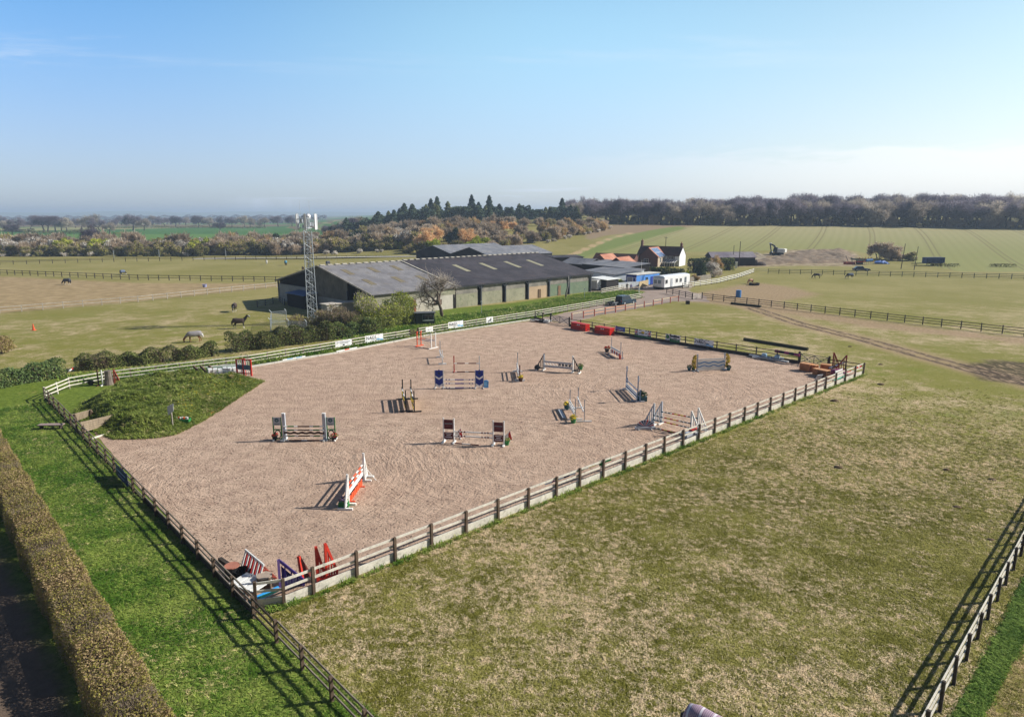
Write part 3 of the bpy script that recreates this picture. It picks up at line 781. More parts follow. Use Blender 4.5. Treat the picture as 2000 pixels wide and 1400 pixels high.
# conifer plantation on the ridge
for row, Y in enumerate((455, 470, 488, 508)):
    u = 640 + 26 * (row == 0) + R_.uniform(0, 12)
    while u < (1130 if row else 960):
        k = R_.choice(['pine', 'pine', 'pine', 'pine', 'pine', 'larch', 'pine', 'con'])
        s = R_.uniform(.9, 1.2) * (.62 + .38 * min(1, max(0, (u - 640) / 120)))
        sh(k, u + R_.uniform(-6, 6), Y + R_.uniform(-6, 6), s, s * R_.uniform(.72, .92)); u += 14 + 3 * (row > 1)
for u, s in ((843, 1.16), (855, 1.24), (922, 1.26), (956, 1.24), (1097, 1.12)): sh('con', u, 492, 1.0, s, 'tall spire topped conifer standing above the ridge plantation', 'tall conifers above the plantation')
# bare oaks of the wood along the field
woods = []
for row, (dy, st) in enumerate(((0, 25), (14, 27), (32, 30), (56, 34), (88, 38), (126, 44))):
    u = 1150 - 40 * (row > 1) + R_.uniform(0, 15)
    while u < 2120:
        Y = 452 - 55 * max(0, (u - 1200) / 800) + dy + R_.uniform(-4, 4)
        s = R_.uniform(.88, 1.12) * (1.0 + .05 * row * min(1, max(0, (u - 1250) / 500)))
        p = at_depth(u, Y); p.z -= .2
        oak(p, s, 'bare purple grey oak of the wood along the drilled field', 'bare oaks of the wood', sz=s * R_.uniform(.82, 1.0))
        u += st + R_.uniform(-6, 8)
for u in range(1560, 2080, 44):
    Y = 452 - 55 * (u - 1200) / 800 + 96 + R_.uniform(-8, 8); sh(R_.choice(['con', 'pine', 'larch']), u, Y, R_.uniform(.75, .95), None, 'conifer rising among bare oaks of the wood', 'conifers among the oaks')
for u in range(1195, 2080, 21):     # undergrowth at the wood edge
    Y = 449 - 55 * max(0, (u - 1200) / 800) + R_.uniform(0, 6)
    sh(R_.choice(['brown', 'brown', 'dark']), u, Y, R_.uniform(.9, 1.5), None, 'low undergrowth shrub at the edge of the oak wood', 'undergrowth at the wood edge')
# bare trees left of the plantation
for u, Y, s in ((655, 470, .62), (672, 468, .72), (690, 466, .8), (702, 470, .85), (640, 480, .55)): oak(at_depth(u, Y), s, 'bare grey oak at the left end of the ridge plantation', 'bare oaks by the plantation', sz=s * .8)
# oaks and hedges in the fields far to the left
for u, Y, s in ((30, 760, 1.0), (15, 800, .8), (62, 820, .8), (88, 700, 1.15), (95, 690, 1.1), (110, 720, 1.1), (122, 740, 1.0), (133, 720, 1.0), (160, 800, .9), (186, 780, 1.25), (196, 700, 1.0), (262, 760, 1.25), (283, 760, .95), (325, 1000, 1.1), (345, 980, 1.1),
                (390, 960, 1.15), (412, 960, 1.0), (442, 960, 1.05), (455, 980, 1.0), (480, 950, 1.15), (490, 960, 1.0), (150, 900, .9), (230, 900, .8), (-30, 780, 1.0), (-60, 720, 1.1)):
    oak(at_depth(u, Y), s, 'bare spreading oak in the green fields far beyond the hedgerow', 'field oaks far beyond the hedgerow', sz=s * .85)
oak(at_depth(176, 345), .82, 'slender forked bare tree rising from the hedgerow in front of green fields', None, 'bare_tree', 1, .78)
oak(at_depth(24, 560), .75, 'small bare field oak in the nearest green field', None, 'oak_tree', 2, .6)
sh('ever', 263, 350, .72, .62, 'dark ivy clad tree top above the blossoming hedgerow')
hm_ = LF['darkhedge']
def far_hedge(u0, Y0, u1, Y1, h, wd, label, dens=5, size=.9, key='darkhedge'):
    a, b = at_depth(u0, Y0), at_depth(u1, Y1); r = rng(int(u0 * 7 + Y0)); L = (b - a).length; n = int(L * h * dens)
    t = r.uniform(0, 1, n); a_, b_ = np.array(a), np.array(b); dr = (b_ - a_) / L; pr = np.array([-dr[1], dr[0], 0])
    hh = h * (.7 + .3 * np.sin(t * L * .11 + 2) * np.sin(t * L * .037)); ang = r.uniform(0, pi, n)
    p = a_ + np.outer(t, b_ - a_) + np.outer(np.cos(ang) * wd * .5, pr); p[:, 2] += np.sin(ang) * hh
    nr = np.outer(np.cos(ang), pr) + np.outer(np.sin(ang), [0, 0, 1])
    V, F = leaves(p, nr, size, r, .4)
    return tag(link('hedge', np_mesh('hedge', V, F, [LF[key]])), label, 'hedge')
far_hedge(48, 640, 165, 640, 3.4, 3, 'long dark hedge between green fields under the oaks, nearest of the far hedges')
far_hedge(-40, 690, 70, 700, 3.2, 3, 'dark field hedge at the far left below the horizon oaks')
far_hedge(55, 560, 130, 570, 2.2, 2.4, 'short low hedge across the nearest far green field')
far_hedge(205, 860, 330, 900, 3.4, 3, 'dark hedge on the skyline between far field oaks')
far_hedge(310, 900, 520, 900, 3.4, 3, 'dark hedge running right under the furthest oaks')
far_hedge(225, 620, 262, 640, 2.0, 2.4, 'short brown hedge stub in the green field', key='olive')
for Y0, h, ua, ub, lab in ((1120, 7, -60, 210, 'low tree line behind the skyline oaks at the far left'), (1250, 8, 180, 600, 'tree line behind the skyline oaks left of the mast'), (1600, 11, -80, 330, 'hazy tree line on the horizon at the far left'), (1750, 12, 260, 640, 'hazy tree line on the horizon behind the mast'), (2500, 15, -80, 640, 'faintest blue tree line under the horizon hills')):
    far_hedge(ua, Y0, ub, Y0 * 1.02, h, 8, lab, .35, 4.0, 'twig_oak')
for u, Y, s_ in ((520, 940, 1.0), (545, 980, 1.1), (572, 960, 1.0), (600, 1000, 1.1), (240, 1150, 1.1), (300, 1180, 1.2), (365, 1150, 1.0), (70, 1150, 1.1), (10, 1100, 1.1), (215, 640, .75), (430, 700, .7)): oak(at_depth(u, Y), s_, 'bare spreading oak in the green fields far beyond the hedgerow', 'field oaks far beyond the hedgerow', sz=s_ * .85)
far_hedge(1818, 238, 1880, 236, 1.3, 2.2, 'low clipped hedge piece in front of the blue trailer', 40, .34)
far_hedge(1942, 236, 1992, 234, 1.4, 2.2, 'low clipped hedge piece alone by the right paddock rail', 40, .34)
# ------------------------------------------------------------------ fences
def along(pts, step):
    out = []; carry = 0.0
    for i in range(len(pts) - 1):
        a, b = Vector(pts[i]), Vector(pts[i + 1]); L = (b - a).length; k = max(1, round(L / step))
        for j in range(k): out.append(a.lerp(b, j / k))
    out.append(Vector(pts[-1])); return out

def fence(name, label, group, posts, H, rails, pm, rm, side=1, pw=.12, rail=(.035, .09), board=None, skip=(), cap=0.0, jit=.02, rcols=None):
    """posts: ground points; rails: heights; side: which side of the posts the rails are nailed to"""
    rr = random.Random(label); t = thing(name, label, 'fence', posts[0], 0, group); o0 = Vector(posts[0])
    mb = MB(); mb.box((0, 0, (H + cap) / 2 - .1), (pw, pw, H + cap + .2), pm)
    pme = None; tops = []
    for i, p in enumerate(posts):
        d = (posts[min(i + 1, len(posts) - 1)] - posts[max(i - 1, 0)]); ang = atan2(d.y, d.x)
        if pme is None: o = mb.build('post', t); pme = o.data
        else: o = link('post', pme, t)
        o.location = Vector(p) - o0; o.rotation_euler = (rr.uniform(-.025, .025), rr.uniform(-.025, .025), ang)
        o.scale = (1, 1, 1 + rr.uniform(-jit, jit))
    for k, z in enumerate(rails):
        mb = MB()
        for i in range(len(posts) - 1):
            if i in skip: continue
            a, b = Vector(posts[i]) - o0, Vector(posts[i + 1]) - o0; d = (b - a).normalized(); n = Vector((-d.y, d.x, 0)) * side * (pw / 2 + rail[0] / 2 + .002)
            m = rcols(i, k) if rcols else rm
            if m is None: continue
            za, zb = z + rr.uniform(-jit, jit), z + rr.uniform(-jit, jit)
            mb.beam(a + n + Vector((0, 0, za)) + d * .004, b + n + Vector((0, 0, zb)) - d * .004, rail[0], rail[1], m)
        if mb.f: mb.build('rail', t)
    if board:
        mb = MB()
        for i in range(len(posts) - 1):
            if i in skip: continue
            a, b = Vector(posts[i]) - o0, Vector(posts[i + 1]) - o0; d = (b - a).normalized(); n = Vector((-d.y, d.x, 0)) * side * (pw / 2 + .03)
            nb = max(1, board[2] if len(board) > 2 else 1); hb = board[0] / nb
            for q in range(nb):
                mb.beam(a + n + Vector((0, 0, hb * (q + .5) + rr.uniform(-.008, .008))) + d * .006, b + n + Vector((0, 0, hb * (q + .5) + rr.uniform(-.008, .008))) - d * .006, .05, hb - .012, board[1])
        mb.build('kickboard', t)
    return t

AB_PX = [(555, 1183), (610, 1157), (696, 1125), (772, 1096), (842, 1067), (910, 1041), (972, 1015.5), (1030, 992), (1084, 970), (1131, 952), (1177, 934), (1220, 917), (1260, 901), (1296, 886), (1334, 872), (1365, 860), (1396, 847.5), (1426, 836.5),
         (1454, 824.5), (1479, 814.5), (1504, 804), (1528, 794), (1552, 784.5), (1573, 776.5), (1594, 768.5), (1612, 761), (1632, 753), (1650, 745.5), (1669, 738), (1686, 731.5)]
ABp = [P(*q) for q in AB_PX]
d_ab = (ABp[-1] - ABp[0]).normalized()
ABp = [ABp[0] + d_ab * (p - ABp[0]).dot(d_ab) for p in ABp]
posts_ab = [P(500, 1190)] + ABp
fence('arena_fence', 'grey two rail arena fence with kickboards facing the foreground paddock', None, posts_ab, 1.40, (1.26, .84), WOODBROWN, WOODPALE, side=1, pw=.14, rail=(.04, .13), board=(.46, WOODPALE, 2))
RAILG = mat('grey_brown_rail', (142, 130, 118), .85, .2, 2, .2)
A0, D0 = P(496, 1213), P(88, 780)
near = P(543, 1264.5) - A0
left_a = along([D0, A0], 2.42)
dA = (A0 - D0).normalized(); left_b = [A0 + dA * 2.42 * k for k in range(0, 7)]
fence('paddock_fence', 'dark three rail fence along the left side of the arena beside the green verge', None, left_a[:-7], 1.24, (1.14, .76, .38), WOODBROWN, RAILG, side=1, pw=.13, rail=(.04, .10), board=(.2, WOODDARK))
fence('paddock_fence', 'boarded end of the dark left fence beside the near corner heap', None, left_a[-8:], 1.24, (1.14, .80, .5), WOODBROWN, RAILG, side=1, pw=.13, rail=(.04, .10), board=(.52, WOODDARK, 2))
fence('paddock_fence', 'three rail timber fence leading from the near arena corner off the bottom edge', None, left_b[1:], 1.24, (1.14, .76, .38), WOODBROWN, RAILG, side=1, pw=.13, rail=(.04, .10))
mb = MB(); mb.beam(Vector((0, 0, 1.14)), left_b[1] - A0 + Vector((0, 0, 1.14)), .04, .1, WOODDARK); 
for z in (.76, .38): mb.beam(Vector((0, 0, z)), left_b[1] - A0 + Vector((0, 0, z)), .04, .1, WOODDARK)
r_ = mb.build('rail', bpy.data.objects['paddock_fence.002']); r_.location = A0 - left_b[1]
# top fence, pale, in two runs either side of the steward's gate
F0, F1, F2 = P(136, 759), P(205, 746), P(800, 659)
G0, G1, G2 = P(817, 656), P(1045, 619.5), P(1252, 583)
fence('paddock_fence', 'short pale three rail fence turning the far left corner of the arena', None, along([D0, F0], 2.3), 1.25, (1.14, .76, .38), WOODPALE, WOODPALE, side=-1, pw=.12, rail=(.04, .11))
fence('paddock_fence', 'long pale three rail fence behind the grass mound with two banners on it', None, along([F0, F1, P(485, 712), F2], 2.45), 1.25, (1.14, .76, .38), WOODBROWN, WOODPALE, side=-1, pw=.12, rail=(.04, .11))
fence('paddock_fence', 'pale three rail fence along the grass bank in front of the long barn', None, along([G0, G1, G2], 2.45), 1.25, (1.14, .76, .38), WOODBROWN, WOODPALE, side=-1, pw=.12, rail=(.04, .11))
# far side of the arena: dark two-rail fence with kickboard and two gates
C0, C1, C2, C3, B0 = P(1045, 622), P(1075, 629), P(1112, 637), P(1560, 710), P(1618, 720)
fence('arena_fence', 'short dark arena fence by the heap of black and white poles', None, along([C0, C1], 2.4), 1.3, (1.2, .8), WOODDARK, WOODDARK, side=-1, pw=.12, board=(.3, WOODDARK))
fence('arena_fence', 'dark two rail arena fence at the far side hung with sponsor banners', None, along([C2, P(1400, 685), C3], 2.6), 1.32, (1.2, .78), WOODDARK, WOODDARK, side=-1, pw=.12, board=(.42, WOODDARK))
fence('arena_fence', 'short dark rail fence behind the jump store in the right arena corner', None, along([B0, P(1686, 731)], 2.6), 1.25, (1.14, .74), WOODDARK, WOODDARK, side=-1, pw=.12)

def gate(name, label, a, b, H, m, bars=6, cross=True, r=.035):
    a, b = Vector(a), Vector(b); t = thing(name, label, 'gate', a); d = b - a
    mb = MB(); pm = MB()
    for q in (Vector((0, 0, 0)), d): pm.box(q + Vector((0, 0, H * .55)), (.2, .2, H * 1.15), WOODDARK)
    pm.build('gate_post', t)
    u = d.normalized(); s, e = u * .18, d - u * .18
    for k in range(bars):
        z = .15 + (H - .2) * k / (bars - 1); mb.tube(s + Vector((0, 0, z)), e + Vector((0, 0, z)), r, m, 6)
    for q in (s, e, (s + e) / 2): mb.tube(q + Vector((0, 0, .15)), q + Vector((0, 0, H - .05)), r * 1.1, m, 6)
    mid = (s + e) / 2
    if cross:
        mb.tube(s + Vector((0, 0, .15)), mid + Vector((0, 0, H - .05)), r, m, 6); mb.tube(mid + Vector((0, 0, H - .05)), e + Vector((0, 0, .15)), r, m, 6)
        mb.tube(s + Vector((0, 0, H - .05)), mid + Vector((0, 0, .15)), r, m, 6); mb.tube(mid + Vector((0, 0, .15)), e + Vector((0, 0, H - .05)), r, m, 6)
    mb.build('gate_bars', t); return t
gate('metal_gate', 'dark cross braced field gate at the far arena corner by the gravel track', C1, C2, 1.35, DSTEEL)
gate('metal_gate', 'long dark cross braced gate behind the brown jump blocks', C3, B0, 1.35, DSTEEL)
gate('wooden_gate', 'small pale timber gate standing ajar by the right paddock fence', P(1352, 585), P(1371, 583), 1.2, WOODPALE, 5)
gate('wooden_gate', 'small dark gate in the pale top fence beside the judges box', F2, G0, 1.1, WOODBROWN, 4)
# red and pale rail along the track
def rc(i, k):
    q = random.Random(i * 3 + k).random()
    return None if q < .22 else (mat('pale_orange_rail', (222, 158, 120), .6, .15, 2) if q < .62 else mat('cream_rail', (224, 206, 168), .6, .12, 2))
REDPOST = mat('red_brown_post', (150, 66, 50), .7, .2, 2)
fence('track_fence', 'low fence of red posts with orange and cream rails along the gravel track', None, along([P(1117, 625), P(1325, 589)], 3.3), 1.25, (1.1, .55), REDPOST, None, side=1, pw=.13, rail=(.05, .10), rcols=rc)
# right paddock
fence('paddock_fence', 'dark three rail fence sweeping right across the paddock from the yard', None, along([P(1302, 572.5), P(1352, 584)], 3.0), 1.35, (1.2, .8, .4), WOODDARK, WOODDARK, side=-1, pw=.13, rail=(.04, .10))
fence('paddock_fence', 'long dark three rail fence running from the small gate to the right edge', None, along([P(1371, 584), P(1700, 622.5), P(2000, 657), P(2200, 682)], 2.75), 1.35, (1.2, .8, .4), WOODDARK, WOODDARK, side=-1, pw=.13, rail=(.04, .10))
W0, W1 = P(1333, 563.5), P(1472, 533)
fence('paddock_fence', 'white three rail fence climbing past the caravan towards the black shed', None, along([W0, P(1400, 554), P(1440, 544), W1], 2.9), 1.4, (1.28, .86, .44), WOODBROWN, WHITE, side=-1, pw=.12, rail=(.05, .13))
GRN = mat('green_weathered_timber', (70, 84, 68), .85, .2, 2)
fence('paddock_fence', 'pale rail fence bay joining the white fence to the green paddock fence', None, along([W1, P(1500, 534)], 3.2), 1.35, (1.22, .8), WOODGREY, WOODPALE, side=-1, pw=.12)
fence('paddock_fence', 'greenish three rail fence along the far side of the right paddock', None, along([P(1500, 534.5), P(2000, 545.5), P(2120, 548)], 3.1), 1.5, (1.38, .92, .46), GRN, GRN, side=-1, pw=.15, rail=(.05, .12))
# left paddocks
fence('paddock_fence', 'weathered two rail fence between the left pasture and the bare brown paddock', None, along([P(-80, 619), P(0, 612.5), P(270, 590), P(540, 561)], 3.3), 1.35, (1.2, .62), WOODGREY, WOODGREY, side=-1, pw=.14, rail=(.05, .13))
fence('paddock_fence', 'dark two rail fence on the far side of the bare brown paddock', None, along([P(-60, 534), P(0, 536), P(270, 547), P(560, 551)], 3.2), 1.5, (1.35, .7), WOODDARK, WOODDARK, side=-1, pw=.16, rail=(.05, .13))
fence('paddock_fence', 'furthest dark rail fence along the lane below the hedgerow', None, along([P(-40, 518), P(0, 517.5), P(200, 512), P(420, 508.5), P(830, 505.5)], 3.9), 1.5, (1.4, .95), WOODDARK, WOODDARK, side=-1, pw=.18, rail=(.06, .12))
# right foreground fence
RF = [P(1835, 1391), P(2010, 1055)]
dR = (RF[1] - RF[0]).normalized()
fence('paddock_fence', 'pale three rail fence with long shadow crossing the bottom right corner', None, [RF[0] + dR * 2.05 * k for k in range(-3, 16)], 1.3, (1.2, .82, .44), WOODDARK, WOODPALE, side=1, pw=.12, rail=(.04, .13))
# yard rails by the trailers
fence('yard_fence', 'short weathered rail fence in front of the white horse trailer', None, along([P(1174, 575), P(1233, 564)], 2.7), 1.4, (1.25, .85, .45), WOODGREY, WOODPALE, side=-1, pw=.14, rail=(.05, .12))
fence('pen_fence', 'small timber pen fence at the left end of the long barn', None, along([P(503, 600), P(548, 590), P(556, 596)], 2.6), 1.3, (1.2, .75, .35), WOODDARK, WOODGREY, side=-1, pw=.14, rail=(.05, .12))
# paling fence
t = thing('picket_fence', 'grey vertical board fence behind the white caravan', 'fence', P(1345, 552)); mb = MB(); a, b = P(1345, 552), P(1388, 545)
n = 26
for i in range(n):
    q = a.lerp(b, i / (n - 1)) - a; mb.box(q + Vector((0, 0, .72)), (.30, .05, 1.44 + .06 * sin(i * 2.1)), WOODGREY, rz=atan2((b - a).y, (b - a).x))
mb.build('boards', t)
mb = MB(); mb.beam(Vector((0, .06, .4)), b - a + Vector((0, .06, .4)), .05, .1, WOODGREY); mb.beam(Vector((0, .06, 1.1)), b - a + Vector((0, .06, 1.1)), .05, .1, WOODGREY); mb.build('rail', t)
# kerb board along the top of the arena
kb = MB(); pts = along([P(392, 738), P(490, 717), P(660, 689.5), P(830, 656), P(1043, 624)], 3.0)
KW = mat('pale_concrete_kerb', (206, 202, 192), .85, .12, 1.5, dirt=((140, 132, 116), .5))
rr = random.Random(3)
for i in range(len(pts) - 1):
    d = (pts[i + 1] - pts[i]).normalized(); n = Vector((-d.y, d.x, 0)) * rr.uniform(-.04, .04)
    kb.beam(pts[i] + n + Vector((0, 0, .07)), pts[i + 1] + n - d * .05 + Vector((0, 0, .07)), .34, .2, KW)
tag(kb.build('kerb'), 'pale kerb of laid boards along the top edge of the arena', kind='structure')

# ------------------------------------------------------------------ banners
def text_mesh(s, size, m, name='lettering', ext=.002):
    c = bpy.data.curves.new(name, 'FONT'); c.body = s; c.size = size; c.extrude = ext; c.align_x = 'CENTER'; c.align_y = 'CENTER'; c.resolution_u = 2
    o = bpy.data.objects.new(name, c); COL.objects.link(o)
    dg = bpy.context.evaluated_depsgraph_get(); me = bpy.data.meshes.new_from_object(o.evaluated_get(dg)); bpy.data.objects.remove(o)
    me.materials.clear(); me.materials.append(m); return me

def banner(label, a, b, z0, z1, draw, base, cat_='banner', name='banner', off=.09, flip=False, n=10):
    """cloth or board panel on a fence between ground points a-b; draw(add, L, H) puts marks on the camera side"""
    a, b = Vector(a), Vector(b); d = (b - a).normalized(); nr = Vector((d.y, -d.x, 0))
    if flip: nr = -nr
    L = (b - a).length; H = z1 - z0
    t = thing(name, label, cat_, (a + b) / 2 + nr * off + Vector((0, 0, z0))); t.rotation_euler = (0, 0, atan2(d.y, d.x) + (pi if flip else 0))
    mb = MB(); rr = random.Random(label); vs = []; fs = []
    for i in range(n + 1):
        x = -L / 2 + L * i / n; y = .018 * sin(i * 1.9 + rr.uniform(0, 2)); sag = -.015 * sin(pi * ((i % 5) / 5))
        for zz in (0, H + sag): vs += [(x, y - .006, zz), (x, y + .006, zz)]
    for i in range(n):
        k = i * 4
        fs += [(k, k + 4, k + 6, k + 2), (k + 1, k + 3, k + 7, k + 5), (k + 2, k + 6, k + 7, k + 3), (k, k + 1, k + 5, k + 4)]
    fs += [(0, 2, 3, 1), (n * 4, n * 4 + 1, n * 4 + 3, n * 4 + 2)]
    mb.add(vs, fs, base); mb.build('sheet', t)
    def add(nm, x, z, w, h, m, y=-.032, rz=0):
        q = MB(); q.box((0, 0, 0), (w, .008, h), m, ry=rz); o = q.build(nm, t); o.location = (x, y, z); return o
    def txt(s_, x, z, size, m, y=-.036):
        o = link('lettering', text_mesh(s_, size, m), t); o.location = (x, y, z); o.rotation_euler = (pi / 2, 0, 0); return o
    draw(add, txt, L, H, t); return t

BANW = mat('white_banner_vinyl', (238, 240, 242), .45, .04, 1.5); INK = mat('dark_ink', (52, 58, 66), .6, .1, 3); PALEINK = mat('pale_grey_ink', (150, 156, 162), .6, .1, 3)
BANB = mat('blue_banner_vinyl', (62, 92, 176), .45, .08, 1.5); SKYB = mat('sky_blue_ink', (120, 188, 232), .5, .08, 2); BANN = mat('navy_banner_vinyl', (48, 62, 112), .45, .08, 1.5); BGREEN = mat('banner_green', (52, 116, 66), .5, .1, 2)
def d_nags(add, txt, L, H, t):
    txt('NAGS', -L * .17, H * .60, H * .62, mat('strong_ink', (30, 34, 40), .6, .1, 3)); add('small_print', -L * .02, H * .25, L * .36, H * .06, PALEINK)
    q = MB(); n = 14
    for k in range(2):
        for i in range(n):
            x0 = L * (.12 + .36 * i / n); x1 = L * (.12 + .36 * (i + 1) / n)
            f = lambda x: H * (.20 + .11 * k) + H * .07 * sin((x / L - .12) * 14 + k)
            q.quad((x0, -.034, f(x0) - H * .055), (x1, -.034, f(x1) - H * .055), (x1, -.034, f(x1) + H * .055), (x0, -.034, f(x0) + H * .055), SKYB)
    q.build('wave_stripe', t)
def d_grey(add, txt, L, H, t):
    add('title_line', 0, H * .72, L * .82, H * .13, mat('grey_ink', (168, 172, 180), .6, .1, 3), rz=.03); add('motif', 0, H * .3, L * .10, H * .2, INK); add('small_print', 0, H * .52, L * .5, H * .05, PALEINK)
def d_square(add, txt, L, H, t): add('small_print', 0, H * .5, L * .5, H * .05, PALEINK)
def d_horse(add, txt, L, H, t):
    q = MB()
    pts = [(-.3, .30), (-.1, .42), (.05, .55), (.14, .75), (.24, .70), (.22, .58), (.3, .5), (.22, .46), (.12, .36), (.15, .2), (.09, .2), (.03, .32), (-.12, .3), (-.22, .14), (-.27, .16), (-.2, .28)]
    q.prism([(x * L, -.03, z * H) for x, z in pts], (0, -.006, 0), INK); q.build('horse_emblem', t); add('small_print', L * .1, H * .1, L * .5, H * .05, PALEINK)
def d_blue(add, txt, L, H, t): add('title_line', 0, H * .6, L * .7, H * .16, SKYB); add('small_print', 0, H * .3, L * .6, H * .07, BANW); add('end_patch', -L * .43, H * .5, L * .08, H * .8, BANW)
def d_flags(add, txt, L, H, t):
    for sx in (-1, 1):
        x = sx * L * .40
        add('flag_field', x, H * .62, L * .19, H * .72, NAVY, -.026)
        for rz in (.75, -.75): add('flag_saltire', x, H * .62, L * .21, H * .13, BANW, -.031, rz)
        add('flag_cross', x, H * .62, L * .19, H * .2, BANW, -.036); add('flag_cross', x, H * .62, L * .05, H * .72, BANW, -.0365)
        add('flag_cross', x, H * .62, L * .19, H * .11, RED, -.041); add('flag_cross', x, H * .62, L * .028, H * .72, RED, -.0415)
    add('green_band', 0, H * .13, L * .99, H * .25, BGREEN); q = MB(); q.prism([(-.12 * L, -.034, H * .62), (0, -.034, H * .84), (.12 * L, -.034, H * .7), (.05 * L, -.034, H * .5), (-.03 * L, -.034, H * .58)], (0, -.006, 0), YELLOW); q.build('yellow_motif', t); add('green_mark', .01 * L, H * .52, L * .14, H * .1, BGREEN)
def d_green(add, txt, L, H, t):
    add('green_panel', L * .13, H * .25, L * .66, H * .42, BGREEN); add('title_line', L * .13, H * .75, L * .62, H * .22, INK); add('panel_text', L * .13, H * .33, L * .5, H * .07, BANW)
    q = MB(); q.lathe((0, 0, 0), [(0.001, 0), (H * .26, 0), (H * .26, .01), (.001, .01)], BGREEN, 14); o = q.build('round_motif', t); o.rotation_euler = (pi / 2, 0, 0); o.location = (-L * .34, -.026, H * .62); add('panel_text', -L * .34, H * .2, L * .2, H * .1, PALEINK)
def lerp_px(a, b, u): 
    f = (u - a[0]) / (b[0] - a[0]); return (u, a[1] + (b[1] - a[1]) * f)
la, lb = (485, 712), (800, 659)
banner('pale banner with grey lettering on the top fence nearest the mound', P(*lerp_px(la, lb, 655)), P(*lerp_px(la, lb, 687)), .28, 1.22, d_grey, BANW)
banner('white banner lettered NAGS on the top fence left of the small gate', P(*lerp_px(la, lb, 713)), P(*lerp_px(la, lb, 748)), .25, 1.28, d_nags, BANW)
la, lb = (817, 656), (1045, 619.5)
banner('plain white square board on the fence in front of the judges box', P(*lerp_px(la, lb, 831)), P(*lerp_px(la, lb, 845)), .2, 1.2, d_square, BANW, 'sign', 'sign_board')
banner('white banner lettered NAGS on the top fence right of the judges box', P(*lerp_px(la, lb, 875)), P(*lerp_px(la, lb, 904)), .35, 1.4, d_nags, BANW)
banner('small white banner with a dark horse emblem in front of the long barn', P(*lerp_px(la, lb, 949)), P(*lerp_px(la, lb, 962)), .3, 1.3, d_horse, BANW)
la, lb = (1112, 637), (1400, 685)
banner('blue banner on the far arena fence beside the red barriers', P(*lerp_px(la, lb, 1201)), P(*lerp_px(la, lb, 1221)), .5, 1.25, d_blue, BANB)
banner('white and green banner with union flags at both ends on the far arena fence', P(*lerp_px(la, lb, 1240)), P(*lerp_px(la, lb, 1272)), .12, 1.3, d_flags, BANW)
banner('white banner with green panel and round motif on the far arena fence', P(*lerp_px(la, lb, 1300)), P(*lerp_px(la, lb, 1329)), .2, 1.3, d_green, BANW)
banner('white banner lettered NAGS on the dark far arena fence', P(*lerp_px(la, lb, 1356)), P(*lerp_px(la, lb, 1394)), .3, 1.3, d_nags, BANW)
la, lb = (88, 780), (496, 1213)
def d_navy(add, txt, L, H, t): add('title_line', 0, H * .62, L * .75, H * .09, mat('pale_blue_ink', (170, 190, 226), .5, .05, 2)); add('small_print', 0, H * .3, L * .5, H * .06, mat('pale_blue_ink', (170, 190, 226)))
banner('navy banner with a pale line on the dark fence beside the green verge', P(*lerp_px(la, lb, 231)), P(*lerp_px(la, lb, 254)), .18, 1.14, d_navy, BANN)
# ------------------------------------------------------------------ buildings
def sheet_mat(name, a, b, rib=5.5, axis=0, moss=None, rough=.8, bump=.6, mscale=.25):
    """profiled sheet / board cladding: ribs along one object axis, weather staining"""
    m, nt, bs = new_mat(name); tc = nt.new('ShaderNodeTexCoord').outputs['Object']
    sp_ = nt.new('ShaderNodeSeparateXYZ'); nt.l.new(tc, sp_.inputs[0])
    w_ = nt.math('SINE', nt.math('MULTIPLY', sp_.outputs[axis], rib * 2 * pi))
    n1 = nt.noise(tc, mscale, 5, .65); n2 = nt.noise(nt.vmap(tc, (2, .4, 2) if axis == 0 else (.4, 2, .5)), 1.2, 4, .65)
    col = nt.mix(nt.ramp(n1, .35, .65), srgb(a), srgb(b))
    col = nt.mix(nt.math('MULTIPLY', nt.ramp(n2, .45, .7), .45), col, tuple(k * .62 for k in srgb(a)[:3]) + (1,))
    if moss: col = nt.mix(nt.math('MULTIPLY', nt.ramp(nt.noise(tc, .55, 5, .7), .52, .66), moss[1]), col, srgb(moss[0]))
    nt.put(bs.inputs['Base Color'], col); bs.inputs['Roughness'].default_value = rough; bs.inputs['Specular IOR Level'].default_value = .25
    nt.put(bs.inputs['Normal'], nt.bump(nt.math('ADD', w_, nt.math('MULTIPLY', n2, .8)), bump, .02)); return m

def brick_mat(name, a, b, mortar, scale=4.0):
    m, nt, bs = new_mat(name); tc = nt.new('ShaderNodeTexCoord').outputs['Object']
    br = nt.new('ShaderNodeTexBrick'); nt.put(br.inputs['Vector'], nt.vmap(tc, (1, 1, 1), (pi / 2, 0, 0))); br.inputs['Scale'].default_value = scale
    br.inputs['Color1'].default_value = srgb(a); br.inputs['Color2'].default_value = srgb(b); br.inputs['Mortar'].default_value = srgb(mortar)
    nt.put(bs.inputs['Base Color'], nt.mix(.35, br.outputs[0], nt.mix(nt.noise(tc, .7, 4), srgb(a), srgb(b)))); bs.inputs['Roughness'].default_value = .9; return m

